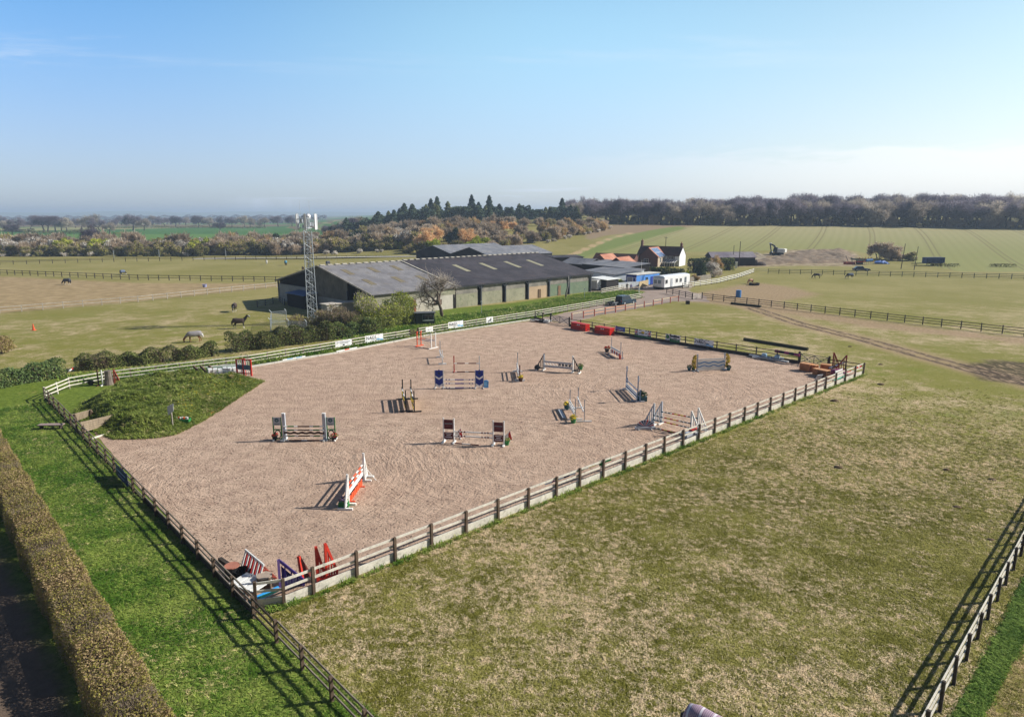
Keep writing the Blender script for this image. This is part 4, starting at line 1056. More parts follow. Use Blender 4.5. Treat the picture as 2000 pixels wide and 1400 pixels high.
ROOF_L = sheet_mat('weathered_cement_roof', (122, 120, 124), (144, 142, 144), 5.0, 0, ((122, 112, 88), .35))
ROOF_D = sheet_mat('dark_cement_roof', (58, 56, 62), (78, 74, 80), 5.0, 0, ((96, 80, 76), .4))
ROOF_G = sheet_mat('grey_sheet_roof', (120, 122, 130), (146, 146, 150), 5.0, 0, ((96, 94, 88), .4))
ROOF_P = sheet_mat('grey_purple_roof', (128, 120, 132), (152, 146, 152), 5.0, 0, ((120, 96, 96), .5))
TILE_R = sheet_mat('orange_pantiles', (178, 116, 92), (198, 142, 116), 4.0, 0, ((150, 92, 74), .4))
TILE_D = sheet_mat('dark_pantiles', (78, 52, 46), (104, 70, 58), 4.0, 0, ((134, 96, 74), .4))
BOARD = sheet_mat('grey_space_boarding', (128, 124, 116), (158, 152, 142), 3.2, 0, None, .9, .9, .6)
CLAD = sheet_mat('brown_grey_cladding', (104, 98, 88), (126, 120, 108), 2.2, 1, None, .9, .9, .5)
BLOCK = mat('concrete_blockwork', (160, 158, 152), .9, .12, .6, .15, dirt=((110, 108, 100), .5))
CONC = mat('mossy_concrete_panel', (152, 150, 128), .9, .12, .5, .15, dirt=((96, 108, 76), .6))
CONCG = mat('green_stained_panel', (112, 128, 106), .9, .12, .5, .15, dirt=((140, 146, 120), .6))
BEIGE = mat('beige_board_panel', (186, 162, 134), .85, .08, .6)
DARKIN = mat('unlit_barn_interior', (34, 30, 28), .95, .2, .6)  # near-black tone paints the shade inside openings
RENDERW = mat('white_render', (236, 238, 240), .8, .04, .8)
DBRICK = brick_mat('dark_red_brick', (96, 58, 50), (116, 70, 58), (120, 104, 94), 5)
LBRICK = brick_mat('sunlit_wing_brick', (196, 176, 150), (206, 188, 160), (176, 164, 148), 5)
FRAMEW = mat('white_window_frame', (240, 240, 240), .5, .03, 2)

def window(parent, c, w, h, ax, frame=FRAMEW, bars=(1, 1), t=.06, glass=GLASS):
    """window on a wall; ax = 'x' wall along x facing -y, 'X' facing +y, 'y' facing +x, 'Y' facing -x"""
    M = {'x': Matrix.Identity(3), 'X': Matrix.Rotation(pi, 3, 'Z'), 'y': Matrix.Rotation(pi / 2, 3, 'Z'), 'Y': Matrix.Rotation(-pi / 2, 3, 'Z')}[ax]
    c = Vector(c); mb = MB()
    def bx(x, z, w_, h_): mb.box(c + M @ Vector((x, -.03, z)), (w_, .08, h_), frame, M=M)
    bx(0, h / 2 + t / 2, w + 2 * t, t); bx(0, -h / 2 - t / 2, w + 2 * t, t); bx(-w / 2 - t / 2, 0, t, h); bx(w / 2 + t / 2, 0, t, h)
    for i in range(bars[0]): bx(-w / 2 + w * (i + 1) / (bars[0] + 1), 0, t * .7, h - .004)
    for i in range(bars[1]): 
        for k in range(bars[0] + 1):
            ww = w / (bars[0] + 1); bx(-w / 2 + ww * (k + .5), -h / 2 + h * (i + 1) / (bars[1] + 1), ww - t * .72, t * .6)
    o = mb.build('window', parent); g = MB(); g.box(c + M @ Vector((0, -.012, 0)), (w - .004, .03, h - .004), glass, M=M); g.build('pane', o); return o

def door(parent, c, w, h, ax, m, frame=None):
    M = {'x': Matrix.Identity(3), 'X': Matrix.Rotation(pi, 3, 'Z'), 'y': Matrix.Rotation(pi / 2, 3, 'Z'), 'Y': Matrix.Rotation(-pi / 2, 3, 'Z')}[ax]
    c = Vector(c); mb = MB(); mb.box(c + M @ Vector((0, -.03, h / 2)), (w, .08, h), m, M=M); o = mb.build('door', parent)
    q = MB(); q.box(c + M @ Vector((w * .38, -.10, h * .48)), (.05, .06, .16), STEEL, M=M); q.build('handle', o); return o

def slab(mb, p0, p1, p2, p3, th, m):
    """roof plane p0-p3 with thickness downward"""
    d = Vector((0, 0, -th)); vs = [Vector(p) for p in (p0, p1, p2, p3)]; mb.add(vs + [v + d for v in vs], [(0, 1, 2, 3), (7, 6, 5, 4), (0, 4, 5, 1), (1, 5, 6, 2), (2, 6, 7, 3), (3, 7, 4, 0)], m)

def gable_roof(parent, x0, x1, y0, y1, ze, zr, m, oh=.35, th=.12, name='roof', along='x', verge=.2):
    mb = MB(); ym = (y0 + y1) / 2; k = (zr - ze) / (ym - y0); zo = ze - oh * k
    A = [(x0 - verge, y0 - oh, zo), (x1 + verge, y0 - oh, zo), (x1 + verge, ym, zr), (x0 - verge, ym, zr)]
    B = [(x1 + verge, y1 + oh, zo), (x0 - verge, y1 + oh, zo), (x0 - verge, ym, zr), (x1 + verge, ym, zr)]
    for q in (A, B):
        q = [Vector(v) + Vector((0, 0, th + .01)) for v in q]; slab(mb, *q, th, m)
    return mb.build(name, parent)

def gable_walls(mb, x0, x1, y0, y1, ze, zr, mfront, mgl, mgr=None, mback=None, t=.2):
    """hollow-looking box with gables at x0 and x1"""
    ym = (y0 + y1) / 2
    mb.box(((x0 + x1) / 2, y0 + t / 2, ze / 2), (x1 - x0 - 2 * t, t, ze), mfront)
    mb.box(((x0 + x1) / 2, y1 - t / 2, ze / 2), (x1 - x0 - 2 * t, t, ze), mback or mfront)
    for x, m in ((x0, mgl), (x1 - t, mgr or mgl)):
        mb.prism([(x, y0, 0), (x, y1, 0), (x, y1, ze), (x, ym, zr), (x, y0, ze)], (t, 0, 0), m)

A44 = radians(44.3); AX = Vector((cos(A44), sin(A44), 0)); BX = Vector((-sin(A44), cos(A44), 0))
# ---- the long barn
C0 = Vector((-24.6, 119.0, 0)); LB, WB, ZE, ZR, XS = 60.5, 36.0, 4.2, 8.15, 19.0
barn = thing('barn', 'long grey roofed barn with open bays, four roof lights and mossy panel walls', 'barn', C0, A44)
mb = MB()
for x0, x1, m in ((0.0, 8.6, BLOCK), (8.6, 18.6, mat('pale_render_panel', (196, 190, 178), .85, .06, .6, dirt=((150, 142, 126), .4)))):
    mb.box(((x0 + x1) / 2 + .0, .15, 1.35), (x1 - x0 - .02, .3, 2.7), m)
mb.build('block_wall', barn)
mb = MB(); mb.box((9.5, .12, 3.42), (18.9, .16, 1.40), CONC); mb.build('upper_panel', barn)
o = MB(); o.box((9.2, .04, 1.25), (.5, .12, 2.5), mat('rust_red_door_edge', (150, 74, 62), .7, .2, 2)); o.build('door_jamb', barn)
for x in (8.55, 18.75):
    o = MB(); o.box((x, .0, 1.35), (.62, .16, 2.72), DARKIN); o.build('opening_shade', barn)  # dark box painting the shade of a gap
window(barn, (14.6, -.02, 1.55), 1.7, .9, 'x', mat('brown_window_frame', (120, 96, 84), .7, .1, 2), (2, 0), .06, mat('brown_shutter', (128, 104, 92), .7, .1, 2))
bx_ = [19.0, 25.6, 32.4, 39.2, 45.9, 52.6, 60.3]
pan = [CONC, CONC, CONC, BEIGE, CONCG, CONCG]
for i in range(6):
    x0, x1 = bx_[i] + .28, bx_[i + 1] - .28
    if i in (0, 1, 2): x0 += .0; x1 -= .45
    mb = MB(); mb.box(((x0 + x1) / 2, .28, 1.3), (x1 - x0, .25, 2.6), pan[i]); mb.build('wall_panel', barn)
    mb = MB(); mb.box(((x0 + x1) / 2, .25, 3.35), (x1 - x0, .18, 1.46), BOARD); mb.build('space_boarding', barn)
o = MB(); o.box((42.9, .10, .95), (.8, .14, 1.9), mat('dark_doorway_board', (104, 84, 62), .8, .2, 2)); o.build('door', barn)
o = MB(); o.box((49.4, .10, 1.1), (.9, .10, 2.2), mat('rusty_patch_sheet', (130, 104, 80), .85, .3, 1.5)); o.build('patch_sheet', barn)
mb = MB(); mb.box((39.6, .8, 2.05), (41.2, .2, 4.1), DARKIN); mb.build('dark_backing', barn)  # dark sheet added behind the wall gaps, stands for interior shade
for i, x in enumerate(bx_[1:]):
    mb = MB(); mb.box((x, .02, 2.08), (.26, .42, 4.16), DSTEEL); 
    mb.beam((x, -.05, 3.2), (x - .9, -.05, 4.05), .14, .16, DSTEEL); mb.beam((x, -.05, 3.2), (x + .9, -.05, 4.05), .14, .16, DSTEEL); mb.build('stanchion', barn)
mb = MB(); mb.box((LB / 2, -.32, ZE - .12), (LB + .3, .16, .16), DSTEEL); mb.build('gutter', barn)
ym = WB / 2
def roofpt(x, y, dz=0): k = (ZR - ZE) / ym; return Vector((x, y, (ZE + k * y if y <= ym else ZE + k * (WB - y)) + dz))
mb = MB(); slab(mb, roofpt(-.4, -.45, .12), roofpt(XS, -.45, .12), roofpt(XS, ym, .12), roofpt(-.4, ym, .12), .12, ROOF_L); slab(mb, roofpt(XS, WB + .4, .12), roofpt(-.4, WB + .4, .12), roofpt(-.4, ym, .12), roofpt(XS, ym, .12), .12, ROOF_L); rl = mb.build('roof', barn)
mb = MB(); slab(mb, roofpt(XS + .02, -.5, .26), roofpt(LB + .4, -.5, .26), roofpt(LB + .4, ym, .26), roofpt(XS + .02, ym, .26), .14, ROOF_D); slab(mb, roofpt(LB + .4, WB + .4, .26), roofpt(XS + .02, WB + .4, .26), roofpt(XS + .02, ym, .26), roofpt(LB + .4, ym, .26), .14, ROOF_D); rd = mb.build('roof', barn)
SKYL = mat('yellowed_roof_light', (162, 156, 126), .5, .1, 1.2); MOSSP = mat('mossy_roof_light', (124, 114, 92), .85, .2, .8)
for x in (28.5, 36.2, 43.8, 51.2):
    mb = MB(); slab(mb, roofpt(x, 7.6, .30), roofpt(x + 1.15, 7.6, .30), roofpt(x + 1.15, 12.6, .30), roofpt(x, 12.6, .30), .03, SKYL); mb.build('roof_light', rd)
for x, y in ((2.6, 11.2), (8.6, 11.6), (14.2, 11.8), (3.0, 4.6), (9.6, 4.8), (15.0, 4.4)):
    mb = MB(); slab(mb, roofpt(x, y, .16), roofpt(x + 1.2, y, .16), roofpt(x + 1.2, y + 3.4, .16), roofpt(x, y + 3.4, .16), .03, MOSSP); mb.build('roof_light', rl)
RIDGEC = mat('pale_ridge_vent', (196, 190, 176), .8, .12, 1.2)
for par, xa, xb, dz in ((rl, 0.2, XS - .6, .22), (rd, XS + .6, LB, .34)):
    mb = MB(); x = xa
    while x < xb: mb.box((x + .45, ym, ZR + dz), (.95, .7, .16), RIDGEC); x += 1.62
    mb.build('ridge_vent', par)
mb = MB(); mb.beam(roofpt(XS - .08, -.5, .26), roofpt(XS - .08, ym, .26), .3, .12, RIDGEC); mb.build('verge_flashing', rd)
mb = MB(); mb.beam(roofpt(-.42, -.5, .10), roofpt(-.42, ym, .10), .1, .26, WOODGREY); mb.beam(roofpt(-.42, WB + .4, .10), roofpt(-.42, ym, .10), .1, .26, WOODGREY); mb.build('verge_board', rl)
# gable end: block wall below, cladding in the middle, open bays at the sides
mb = MB(); mb.box((.15, WB * .5 + .2, 1.15), (.3, WB - .45, 2.3), BLOCK); mb.box((.15, WB - 6.2, 2.95), (.28, 12, 1.3), BLOCK); mb.build('block_wall', barn)
mb = MB(); k = (ZR - ZE) / ym
mb.prism([(.1, 8.2, 2.3), (.1, 22.5, 2.3), (.1, 22.5, ZE + k * (WB - 22.5)), (.1, ym, ZR), (.1, 8.2, ZE + k * 8.2)], (.14, 0, 0), CLAD); mb.build('cladding', barn)
mb = MB(); mb.prism([(.9, .5, 2.3), (.9, WB - .4, 2.3), (.9, WB - .4, ZE), (.9, ym, ZR), (.9, .5, ZE)], (.2, 0, 0), DARKIN); mb.build('open_bay_shade', barn)  # dark sheet set inside, painting the shade of the side bays
mb = MB(); mb.prism([(LB - .1, .3, 0), (LB - .1, WB, 0), (LB - .1, WB, ZE), (LB - .1, ym, ZR), (LB - .1, .3, ZE)], (-.2, 0, 0), CLAD); mb.box((LB / 2, WB - .2, ZE / 2), (LB - .8, .3, ZE), CLAD); mb.build('rear_wall', barn)
for y in (8.0, 22.6, WB - .3, .1):
    mb = MB(); mb.box((-.02, y, 2.1), (.24, .26, ZE + min(y, WB - y) * k * 0), DSTEEL); mb.build('stanchion', barn)
# lean-to and cabinet by the gable
t = thing('lean_to', 'small blue roofed lean-to against the barn gable behind the mast', 'lean-to', C0 + BX * 24.5 - AX * 2.9, A44)
mb = MB(); mb.box((1.4, -1.8, 1.2), (2.7, 7.2, 2.4), DARKIN); mb.build('wall', t); mb = MB(); slab(mb, (-.2, 2.1, 2.65), (-.2, -5.7, 2.65), (2.8, -5.7, 3.0), (2.8, 2.1, 3.0), .1, mat('blue_sheet_roof', (74, 108, 158), .5, .1, 1)); mb.build('roof', t)
t = thing('equipment_cabinet', 'pale flat topped cabinet behind the bushes beside the mast', 'cabinet', P(655, 622), A44)
mb = MB(); mb.box((1.6, 1.0, 1.25), (6.2, 2.0, 2.5), BLOCK); mb.build('body', t); mb = MB(); mb.box((1.6, 1.0, 2.56), (6.6, 2.4, .12), mat('pale_flat_roof', (200, 192, 180), .8, .1, 1)); mb.build('roof', t)

# ---- twin-span barn behind
C1 = Vector((-7.2, 223.4, 0)); b2 = thing('barn', 'dark twin gabled barn with grey roofs standing behind the long barn', 'barn', C1, A44)
DCLAD = sheet_mat('dark_sheet_cladding', (48, 48, 54), (62, 60, 66), 2.0, 1, None, .8, .5)
for y0 in (0, 20.0):
    mb = MB(); gable_walls(mb, 0, 30, y0 + .02, y0 + 19.98, 4.5, 7.0, DCLAD, DCLAD); mb.build('wall', b2)
    r = gable_roof(b2, 0, 30, y0, y0 + 20, 4.5, 7.0, ROOF_G, .2)
    if y0 == 0:
        for x in (7.5, 16.5, 25): mb = MB(); slab(mb, (x, 3.8, 5.2), (x + 1.3, 3.8, 5.2), (x + 1.3, 6.2, 5.5), (x, 6.2, 5.5), .03, mat('white_roof_light', (226, 228, 230), .5, .04, 2)); mb.build('roof_light', r)

# ---- farmhouse
AH = radians(-35); hp = P(1326, 522); hp.z = tz(hp.x, hp.y)
house = thing('farmhouse', 'farmhouse with white gable, dark brick wing and solar panels on its red roof', 'house', hp, AH)
mb = MB(); gable_walls(mb, -15.8, 0, 0, 5.8, 3.7, 6.5, RENDERW, DBRICK, RENDERW); mb.build('wall', house)
r1 = gable_roof(house, -15.8, 0, 0, 5.8, 3.7, 6.5, TILE_D, .3, .12, verge=.08)
WX0, WX1, WY0 = -12.2, -5.2, -6.4
mb = MB(); xm = (WX0 + WX1) / 2
mb.prism([(WX0, WY0, 0), (WX1, WY0, 0), (WX1, WY0, 3.5), (xm, WY0, 6.35), (WX0, WY0, 3.5)], (0, .25, 0), DBRICK)
mb.box((WX0 + .12, (WY0 + .25) / 2, 1.75), (.24, -WY0 - .27, 3.5), DBRICK); mb.build('wing_wall', house)
mb = MB(); mb.box((WX1 - .12, (WY0 + .25) / 2, 1.75), (.24, -WY0 - .27, 3.5), LBRICK); mb.build('side_wall', house)  # sunward wall: sunlight put into a paler brick than the shaded gable
mb = MB(); kk = (6.35 - 3.5) / (xm - WX0); zo = 3.5 - .3 * kk + .13
slab(mb, (WX1 + .3, WY0 - .1, zo), (WX1 + .3, -.25, zo), (xm, 2.2, 6.48), (xm, WY0 - .1, 6.48), .12, TILE_R); slab(mb, (WX0 - .3, -.25, zo), (WX0 - .3, WY0 - .1, zo), (xm, WY0 - .1, 6.48), (xm, 2.2, 6.48), .12, TILE_D); r2 = mb.build('wing_roof', house)  # sunward slope in lighter tile, shaded slope in darker tile
PV = mat('solar_glass', (96, 124, 168), .12, .08, 1.5, spec=.7); PVF = mat('aluminium_frame', (210, 216, 222), .35, .05, 2, metal=.5)
def wr(x_, y_): f = (x_ - xm) / (WX1 + .3 - xm); return Vector((x_, y_, 6.48 + (zo - 6.48) * f + .07))
for i in range(5):
    for j in range(2):
        if j == 1 and i == 0: pass
        y0 = WY0 + .7 + i * 1.12; x0 = xm + .45 + j * 1.75
        mb = MB(); slab(mb, wr(x0 + 1.68, y0), wr(x0 + 1.68, y0 + 1.06), wr(x0, y0 + 1.06), wr(x0, y0), .05, PVF); o = mb.build('solar_panel', r2)
        mb = MB(); e = Vector((0, 0, .012)); slab(mb, wr(x0 + 1.6, y0 + .07) + e, wr(x0 + 1.6, y0 + .99) + e, wr(x0 + .08, y0 + .99) + e, wr(x0 + .08, y0 + .07) + e, .01, PV); mb.build('cell_glass', o)
def chimney(x, y, z0, z1, m=DBRICK, pots=1):
    mb = MB(); mb.box((x, y, (z0 + z1) / 2), (.7, .7, z1 - z0), m); mb.box((x, y, z1 + .06), (.84, .84, .12), m); o = mb.build('chimney', house)
    q = MB(); q.lathe((x, y, z1 + .12), [(.17, 0), (.14, .55)], mat('red_chimney_pot', (168, 84, 66), .7, .1, 2), 10); q.build('chimney_pot', o)
chimney(-15.3, 2.9, 5.8, 8.3); chimney(-.55, 2.9, 5.8, 7.6)
window(house, (-9.4, WY0 - .0, 1.9), 1.5, 1.35, 'x', FRAMEW, (1, 1), .1); window(house, (WX1 + .0, -3.9, 2.2), .85, 1.5, 'y', FRAMEW, (0, 1), .1); window(house, (WX1, -1.4, 2.2), .85, 1.5, 'y', FRAMEW, (0, 1), .1)
window(house, (-3.0, 0, 2.75), 1.5, 1.15, 'x', FRAMEW, (2, 0), .08)
for sx in (-1, 1): mb = MB(); mb.box((-3.0 + sx * 1.08, -.05, 2.75), (.4, .07, 1.3), mat('dark_shutter', (64, 40, 46), .6, .1, 2)); mb.build('shutter', house)
# conservatory
t = thing('conservatory', 'white framed glass conservatory against the front of the farmhouse', 'conservatory', house.location, AH)
mb = MB()
for x in np.linspace(-5.0, -.6, 6): mb.beam((x, -.05, 2.2), (x + .1, -3.0, 1.35), .12, .1, FRAMEW); mb.box((x + .1, -3.0, .68), (.1, .1, 1.36), FRAMEW)
mb.beam((-5.0, -3.0, 1.36), (-.4, -3.0, 1.36), .12, .12, FRAMEW); mb.beam((-5.0, -.08, 2.22), (-.5, -.08, 2.22), .1, .1, FRAMEW); mb.build('frame', t)
mb = MB(); slab(mb, (-5.0, -3.0, 1.33), (-.5, -3.0, 1.33), (-.6, -.1, 2.16), (-5.0, -.1, 2.16), .02, mat('roof_glazing', (150, 150, 146), .2, .08, 1)); mb.box((-2.7, -2.98, .66), (4.4, .03, 1.25), GLASS); mb.build('glazing', t)

def gable_block(name, label, cat_, u, v, Y, ang, W, L, ze, zr, roof, wall, gwall=None, z0=None):
    """building whose gable faces the camera side; (u) bearing of the gable's right foot at depth Y"""
    p = at_depth(u, Y); t = thing(name, label, cat_, p, ang)
    mb = MB(); xm = -W / 2
    mb.prism([(-W, 0, 0), (0, 0, 0), (0, 0, ze), (xm, 0, zr), (-W, 0, ze)], (0, .2, 0), gwall or wall); mb.prism([(-W, L, 0), (0, L, 0), (0, L, ze), (xm, L, zr), (-W, L, ze)], (0, -.2, 0), wall)
    mb.box((-.1, L / 2, ze / 2), (.2, L - .44, ze), wall); mb.box((-W + .1, L / 2, ze / 2), (.2, L - .44, ze), wall); mb.build('wall', t)
    mb = MB(); k = (zr - ze) / (W / 2); zo = ze - .25 * k + .12
    slab(mb, (.25, -.15, zo), (.25, L + .15, zo), (xm, L + .15, zr + .12), (xm, -.15, zr + .12), .1, roof); slab(mb, (-W - .25, L + .15, zo), (-W - .25, -.15, zo), (xm, -.15, zr + .12), (xm, L + .15, zr + .12), .1, roof); mb.build('roof', t)
    return t
gable_block('outbuilding', 'red pantiled outbuilding with dark gable nearest the farmhouse', 'outbuilding', 1224, 515, 200, AH, 6.2, 8.5, 3.2, 5.4, TILE_R, DBRICK)
gable_block('outbuilding', 'smaller red pantiled outbuilding left of the other red roof', 'outbuilding', 1187, 511, 222, AH, 5.2, 9.0, 2.8, 5.0, TILE_R, DBRICK)
t = gable_block('outbuilding', 'long low outbuilding with dark red roof joining the farmhouse', 'outbuilding', 1250, 500, 236, AH + pi / 2 + .05, 5.0, 15, 2.6, 4.3, TILE_D, DBRICK)

def shed(name, label, cat_, a, b, depth, zf, zb, roof, wall, side=None, th=.1, oh=.3, ridge=None):
    """mono or dual pitch shed with its front from ground point a to b"""
    a, b = Vector(a), Vector(b); a.z = tz(a.x, a.y); d = b - a; d.z = 0; L = d.length
    t = thing(name, label, cat_, a, atan2(d.y, d.x)); mb = MB()
    if ridge: ym_ = depth / 2; gp = lambda x: [(x, 0, 0), (x, depth, 0), (x, depth, zb), (x, ym_, ridge), (x, 0, zf)]
    else: gp = lambda x: [(x, 0, 0), (x, depth, 0), (x, depth, zb), (x, 0, zf)]
    mb.prism(gp(0), (.15, 0, 0), side or wall); mb.prism(gp(L - .15), (.15, 0, 0), side or wall)
    mb.box((L / 2, .08, zf / 2), (L - .32, .15, zf), wall); mb.box((L / 2, depth - .08, zb / 2), (L - .32, .15, zb), wall); mb.build('wall', t)
    mb = MB(); up = th + .02
    if ridge:
        slab(mb, (-oh, -oh, zf + up - oh * (ridge - zf) / (depth / 2)), (L + oh, -oh, zf + up - oh * (ridge - zf) / (depth / 2)), (L + oh, depth / 2, ridge + up), (-oh, depth / 2, ridge + up), th, roof)
        slab(mb, (L + oh, depth + oh, zb + up), (-oh, depth + oh, zb + up), (-oh, depth / 2, ridge + up), (L + oh, depth / 2, ridge + up), th, roof)
    else: slab(mb, (-oh, -oh, zf + up), (L + oh, -oh, zf + up), (L + oh, depth + oh, zb + up), (-oh, depth + oh, zb + up), th, roof)
    mb.build('roof', t); return t, L
BLACKB = sheet_mat('black_weatherboard', (34, 30, 30), (48, 42, 40), 2.5, 2, None, .85, .6)
t, L = shed('shed', 'long black shed with grey roof behind the hedges, two poles before it', 'shed', P(1390, 521.5), P(1474, 521), 6.5, 3.0, 3.0, ROOF_P, BLACKB, None, .1, .35, 4.6)
STW = mat('white_stable_wall', (222, 228, 234), .8, .05, .8)
t, L = shed('stable_block', 'white walled stable with grey blue roof below the red roofs', 'stable', at_depth(1143, 190), at_depth(1203, 176), 9, 2.6, 3.7, ROOF_G, STW)
door(t, (L - 1.2, -.02, 0), 1.2, 2.1, 'x', WHITE); door(t, (L - 3.4, -.02, 0), 1.2, 2.1, 'x', BROWN)
shed('stable_block', 'dark open fronted stable with long grey roof behind the white stable', 'stable', at_depth(1138, 202), at_depth(1222, 186), 9, 3.6, 4.5, ROOF_G, DARKIN)  # solid front, its dark colour stands for the shade inside
shed('shed', 'low shed with pale grey roof at the right end of the long barn', 'shed', at_depth(1098, 212), at_depth(1146, 205), 9, 3.2, 3.2, ROOF_G, BLACKB, None, .1, .4, 4.6)
shed('shed', 'dark flat roofed shed at the foot of the drilled field', 'shed', at_depth(1082, 236), at_depth(1140, 240), 6, 3.0, 3.4, ROOF_D, BLACKB)
t, L = shed('shed', 'small black shed with white roof beside the horse trailer', 'shed', at_depth(1187, 163), at_depth(1211, 167), 4.5, 2.5, 2.8, WHITE, BLACKB)

# ---- blue cabin
CABB = mat('blue_cabin_steel', (88, 150, 224), .45, .06, 1, dirt=((70, 120, 190), .3)); CABD = mat('shaded_cabin_blue', (40, 64, 150), .45, .06, 1); CABR = mat('pale_cabin_roof', (214, 210, 198), .7, .06, 1)  # darker blue copy paints the end wall as its shaded face
t = thing('site_cabin', 'blue portable cabin with pale roof and a dark blue window end', 'cabin', at_depth(1246, 172), A44)
mb = MB(); mb.box((5.2, 1.6, 1.55), (10.2, 3.1, 2.7), CABB); mb.build('body', t); mb = MB(); mb.box((.06, 1.6, 1.55), (.1, 3.14, 2.72), CABD); mb.build('end_wall', t)
mb = MB(); mb.box((5.2, 1.6, 3.0), (10.6, 3.5, .16), CABR); mb.build('roof', t)
window(t, (0, 1.95, 1.75), 1.5, 1.0, 'Y', FRAMEW, (0, 0), .12, mat('pale_blind', (170, 166, 172), .5, .2, 2)); window(t, (0, .55, 1.75), .8, .9, 'Y', FRAMEW, (0, 0), .1, CABD)
door(t, (6.8, 0.03, .2), .9, 2.0, 'x', BLUE); window(t, (8.6, .04, 1.7), 1.0, .9, 'x', CABD, (0, 0), .1); window(t, (4.6, .04, 1.7), .8, .9, 'x', LBLUE, (0, 0), .08)
mb = MB(); mb.beam((2.2, -.15, .3), (3.2, -.15, 2.8), .1, .16, mat('teal_brace', (24, 96, 150), .5)); mb.build('brace', t)
# white yard panel and hessian screen
def panel(name, label, cat_, a, b, z0, z1, m, th=.08):
    a, b = Vector(a), Vector(b); t = thing(name, label, cat_, a); mb = MB(); n = 6; d = b - a
    for i in range(n):
        p, q = d * (i / n), d * ((i + 1) / n); mb.beam(p + Vector((0, 0, (z0 + z1) / 2 + .02 * (i % 2))), q + Vector((0, 0, (z0 + z1) / 2)) - d.normalized() * .015, th, z1 - z0, m)
    mb.build('boards', t); mb = MB()
    for i in range(4): mb.box(d * (i / 3) + Vector((0, .12, z1 / 2)), (.1, .1, z1), WOODDARK)
    mb.build('post', t); return t
panel('yard_screen', 'low white board screen in front of the blue cabin', 'screen', at_depth(1211, 165), at_depth(1252, 168), .5, 1.75, STW)
panel('hessian_screen', 'sagging beige hessian screen beside the white caravan', 'screen', at_depth(1252, 165), at_depth(1270, 170), .4, 2.0, mat('hessian', (186, 166, 128), .9, .15, 3))
# radio pole by the cabin
t = thing('flag_pole', 'thin white pole rising beside the blue cabin roof', 'pole', at_depth(1254, 171)); mb = MB(); mb.tube((0, 0, 0), (.2, 0, 6.8), .06, WHITE, 6, .04); mb.build('shaft', t)

# ---- static caravan
t = thing('static_caravan', 'long white static caravan with bay window end at the yard entrance', 'caravan', P(1296, 566.5), A44)
CARV = mat('white_caravan_panel', (236, 238, 238), .4, .03, .8, dirt=((206, 206, 202), .3))
mb = MB(); Lc, Wc, Hc = 11.6, 3.3, 2.55
prof = [(0, .55), (0, .55 + Hc - .1), (.25, .55 + Hc + .08), (Wc / 2, .55 + Hc + .24), (Wc - .25, .55 + Hc + .08), (Wc, .55 + Hc - .1), (Wc, .55)]
mb.prism([(.25, y, z) for y, z in prof], (Lc - .25, 0, 0), CARV); mb.build('body', t)
mb = MB(); mb.prism([(.25, .12, .7), (-.25, .45, .75), (-.25, Wc - .45, .75), (.25, Wc - .12, .7)], (0, 0, 2.1), CARV); mb.build('bay_end', t)
mb = MB(); mb.prism([(.2, y + (.06 if y < Wc / 2 else -.06), z + (.05 if z > 2.5 else 0)) for y, z in prof[1:-1]], (Lc - .15, 0, 0), mat('caravan_roof_white', (226, 230, 236), .5, .03, 1)); mb.build('roof', t)
mb = MB(); mb.box((Lc / 2, Wc / 2, .3), (Lc - .8, Wc - .4, .5), BLACK); mb.build('chassis', t)
for y in (1.05, 2.25): window(t, (-.26, y, 1.9), .9, .85, 'Y', FRAMEW, (0, 0), .06, mat('bay_glass', (120, 136, 150), .15, .1, 1.5, spec=.6))
for x, w_ in ((1.1, .9), (5.6, .8), (7.4, .8)): window(t, (x, -.01, 1.95), w_, .9, 'x', FRAMEW, (0, 0), .05)
door(t, (3.3, -.01, .62), .75, 1.95, 'x', LGREY); door(t, (9.6, -.01, .62), .75, 1.95, 'x', mat('grey_glazed_door', (110, 118, 124), .3, .1, 2))
mb = MB(); mb.box((9.6, -.9, .28), (1.6, 1.3, .5), WOODGREY)
for x in (8.9, 10.3): mb.tube((x, -1.5, .5), (x, -1.5, 1.45), .03, STEEL, 6)
mb.beam((8.9, -1.5, 1.45), (10.3, -1.5, 1.45), .05, .05, STEEL); mb.build('entry_steps', t)
mb = MB()
for x in (2.0, 4.2, 6.6, 9.0): mb.lathe((x, Wc / 2, .55 + Hc + .2), [(.16, 0), (.16, .14), (.02, .2)], WHITE, 8)
mb.build('roof_vent', t)
t = thing('red_gas_cage', 'small red frame leaning by the far end of the caravan', 'frame', P(1345, 561)); mb = MB()
for x in (0, .8): mb.beam((x, 0, 0), (x + .1, .3, 1.3), .1, .1, RED)
for z in (.2, .7, 1.25): mb.beam((.05, .05, z), (.9, .05 + z * .2, z), .08, .08, RED)
mb.build('bars', t)

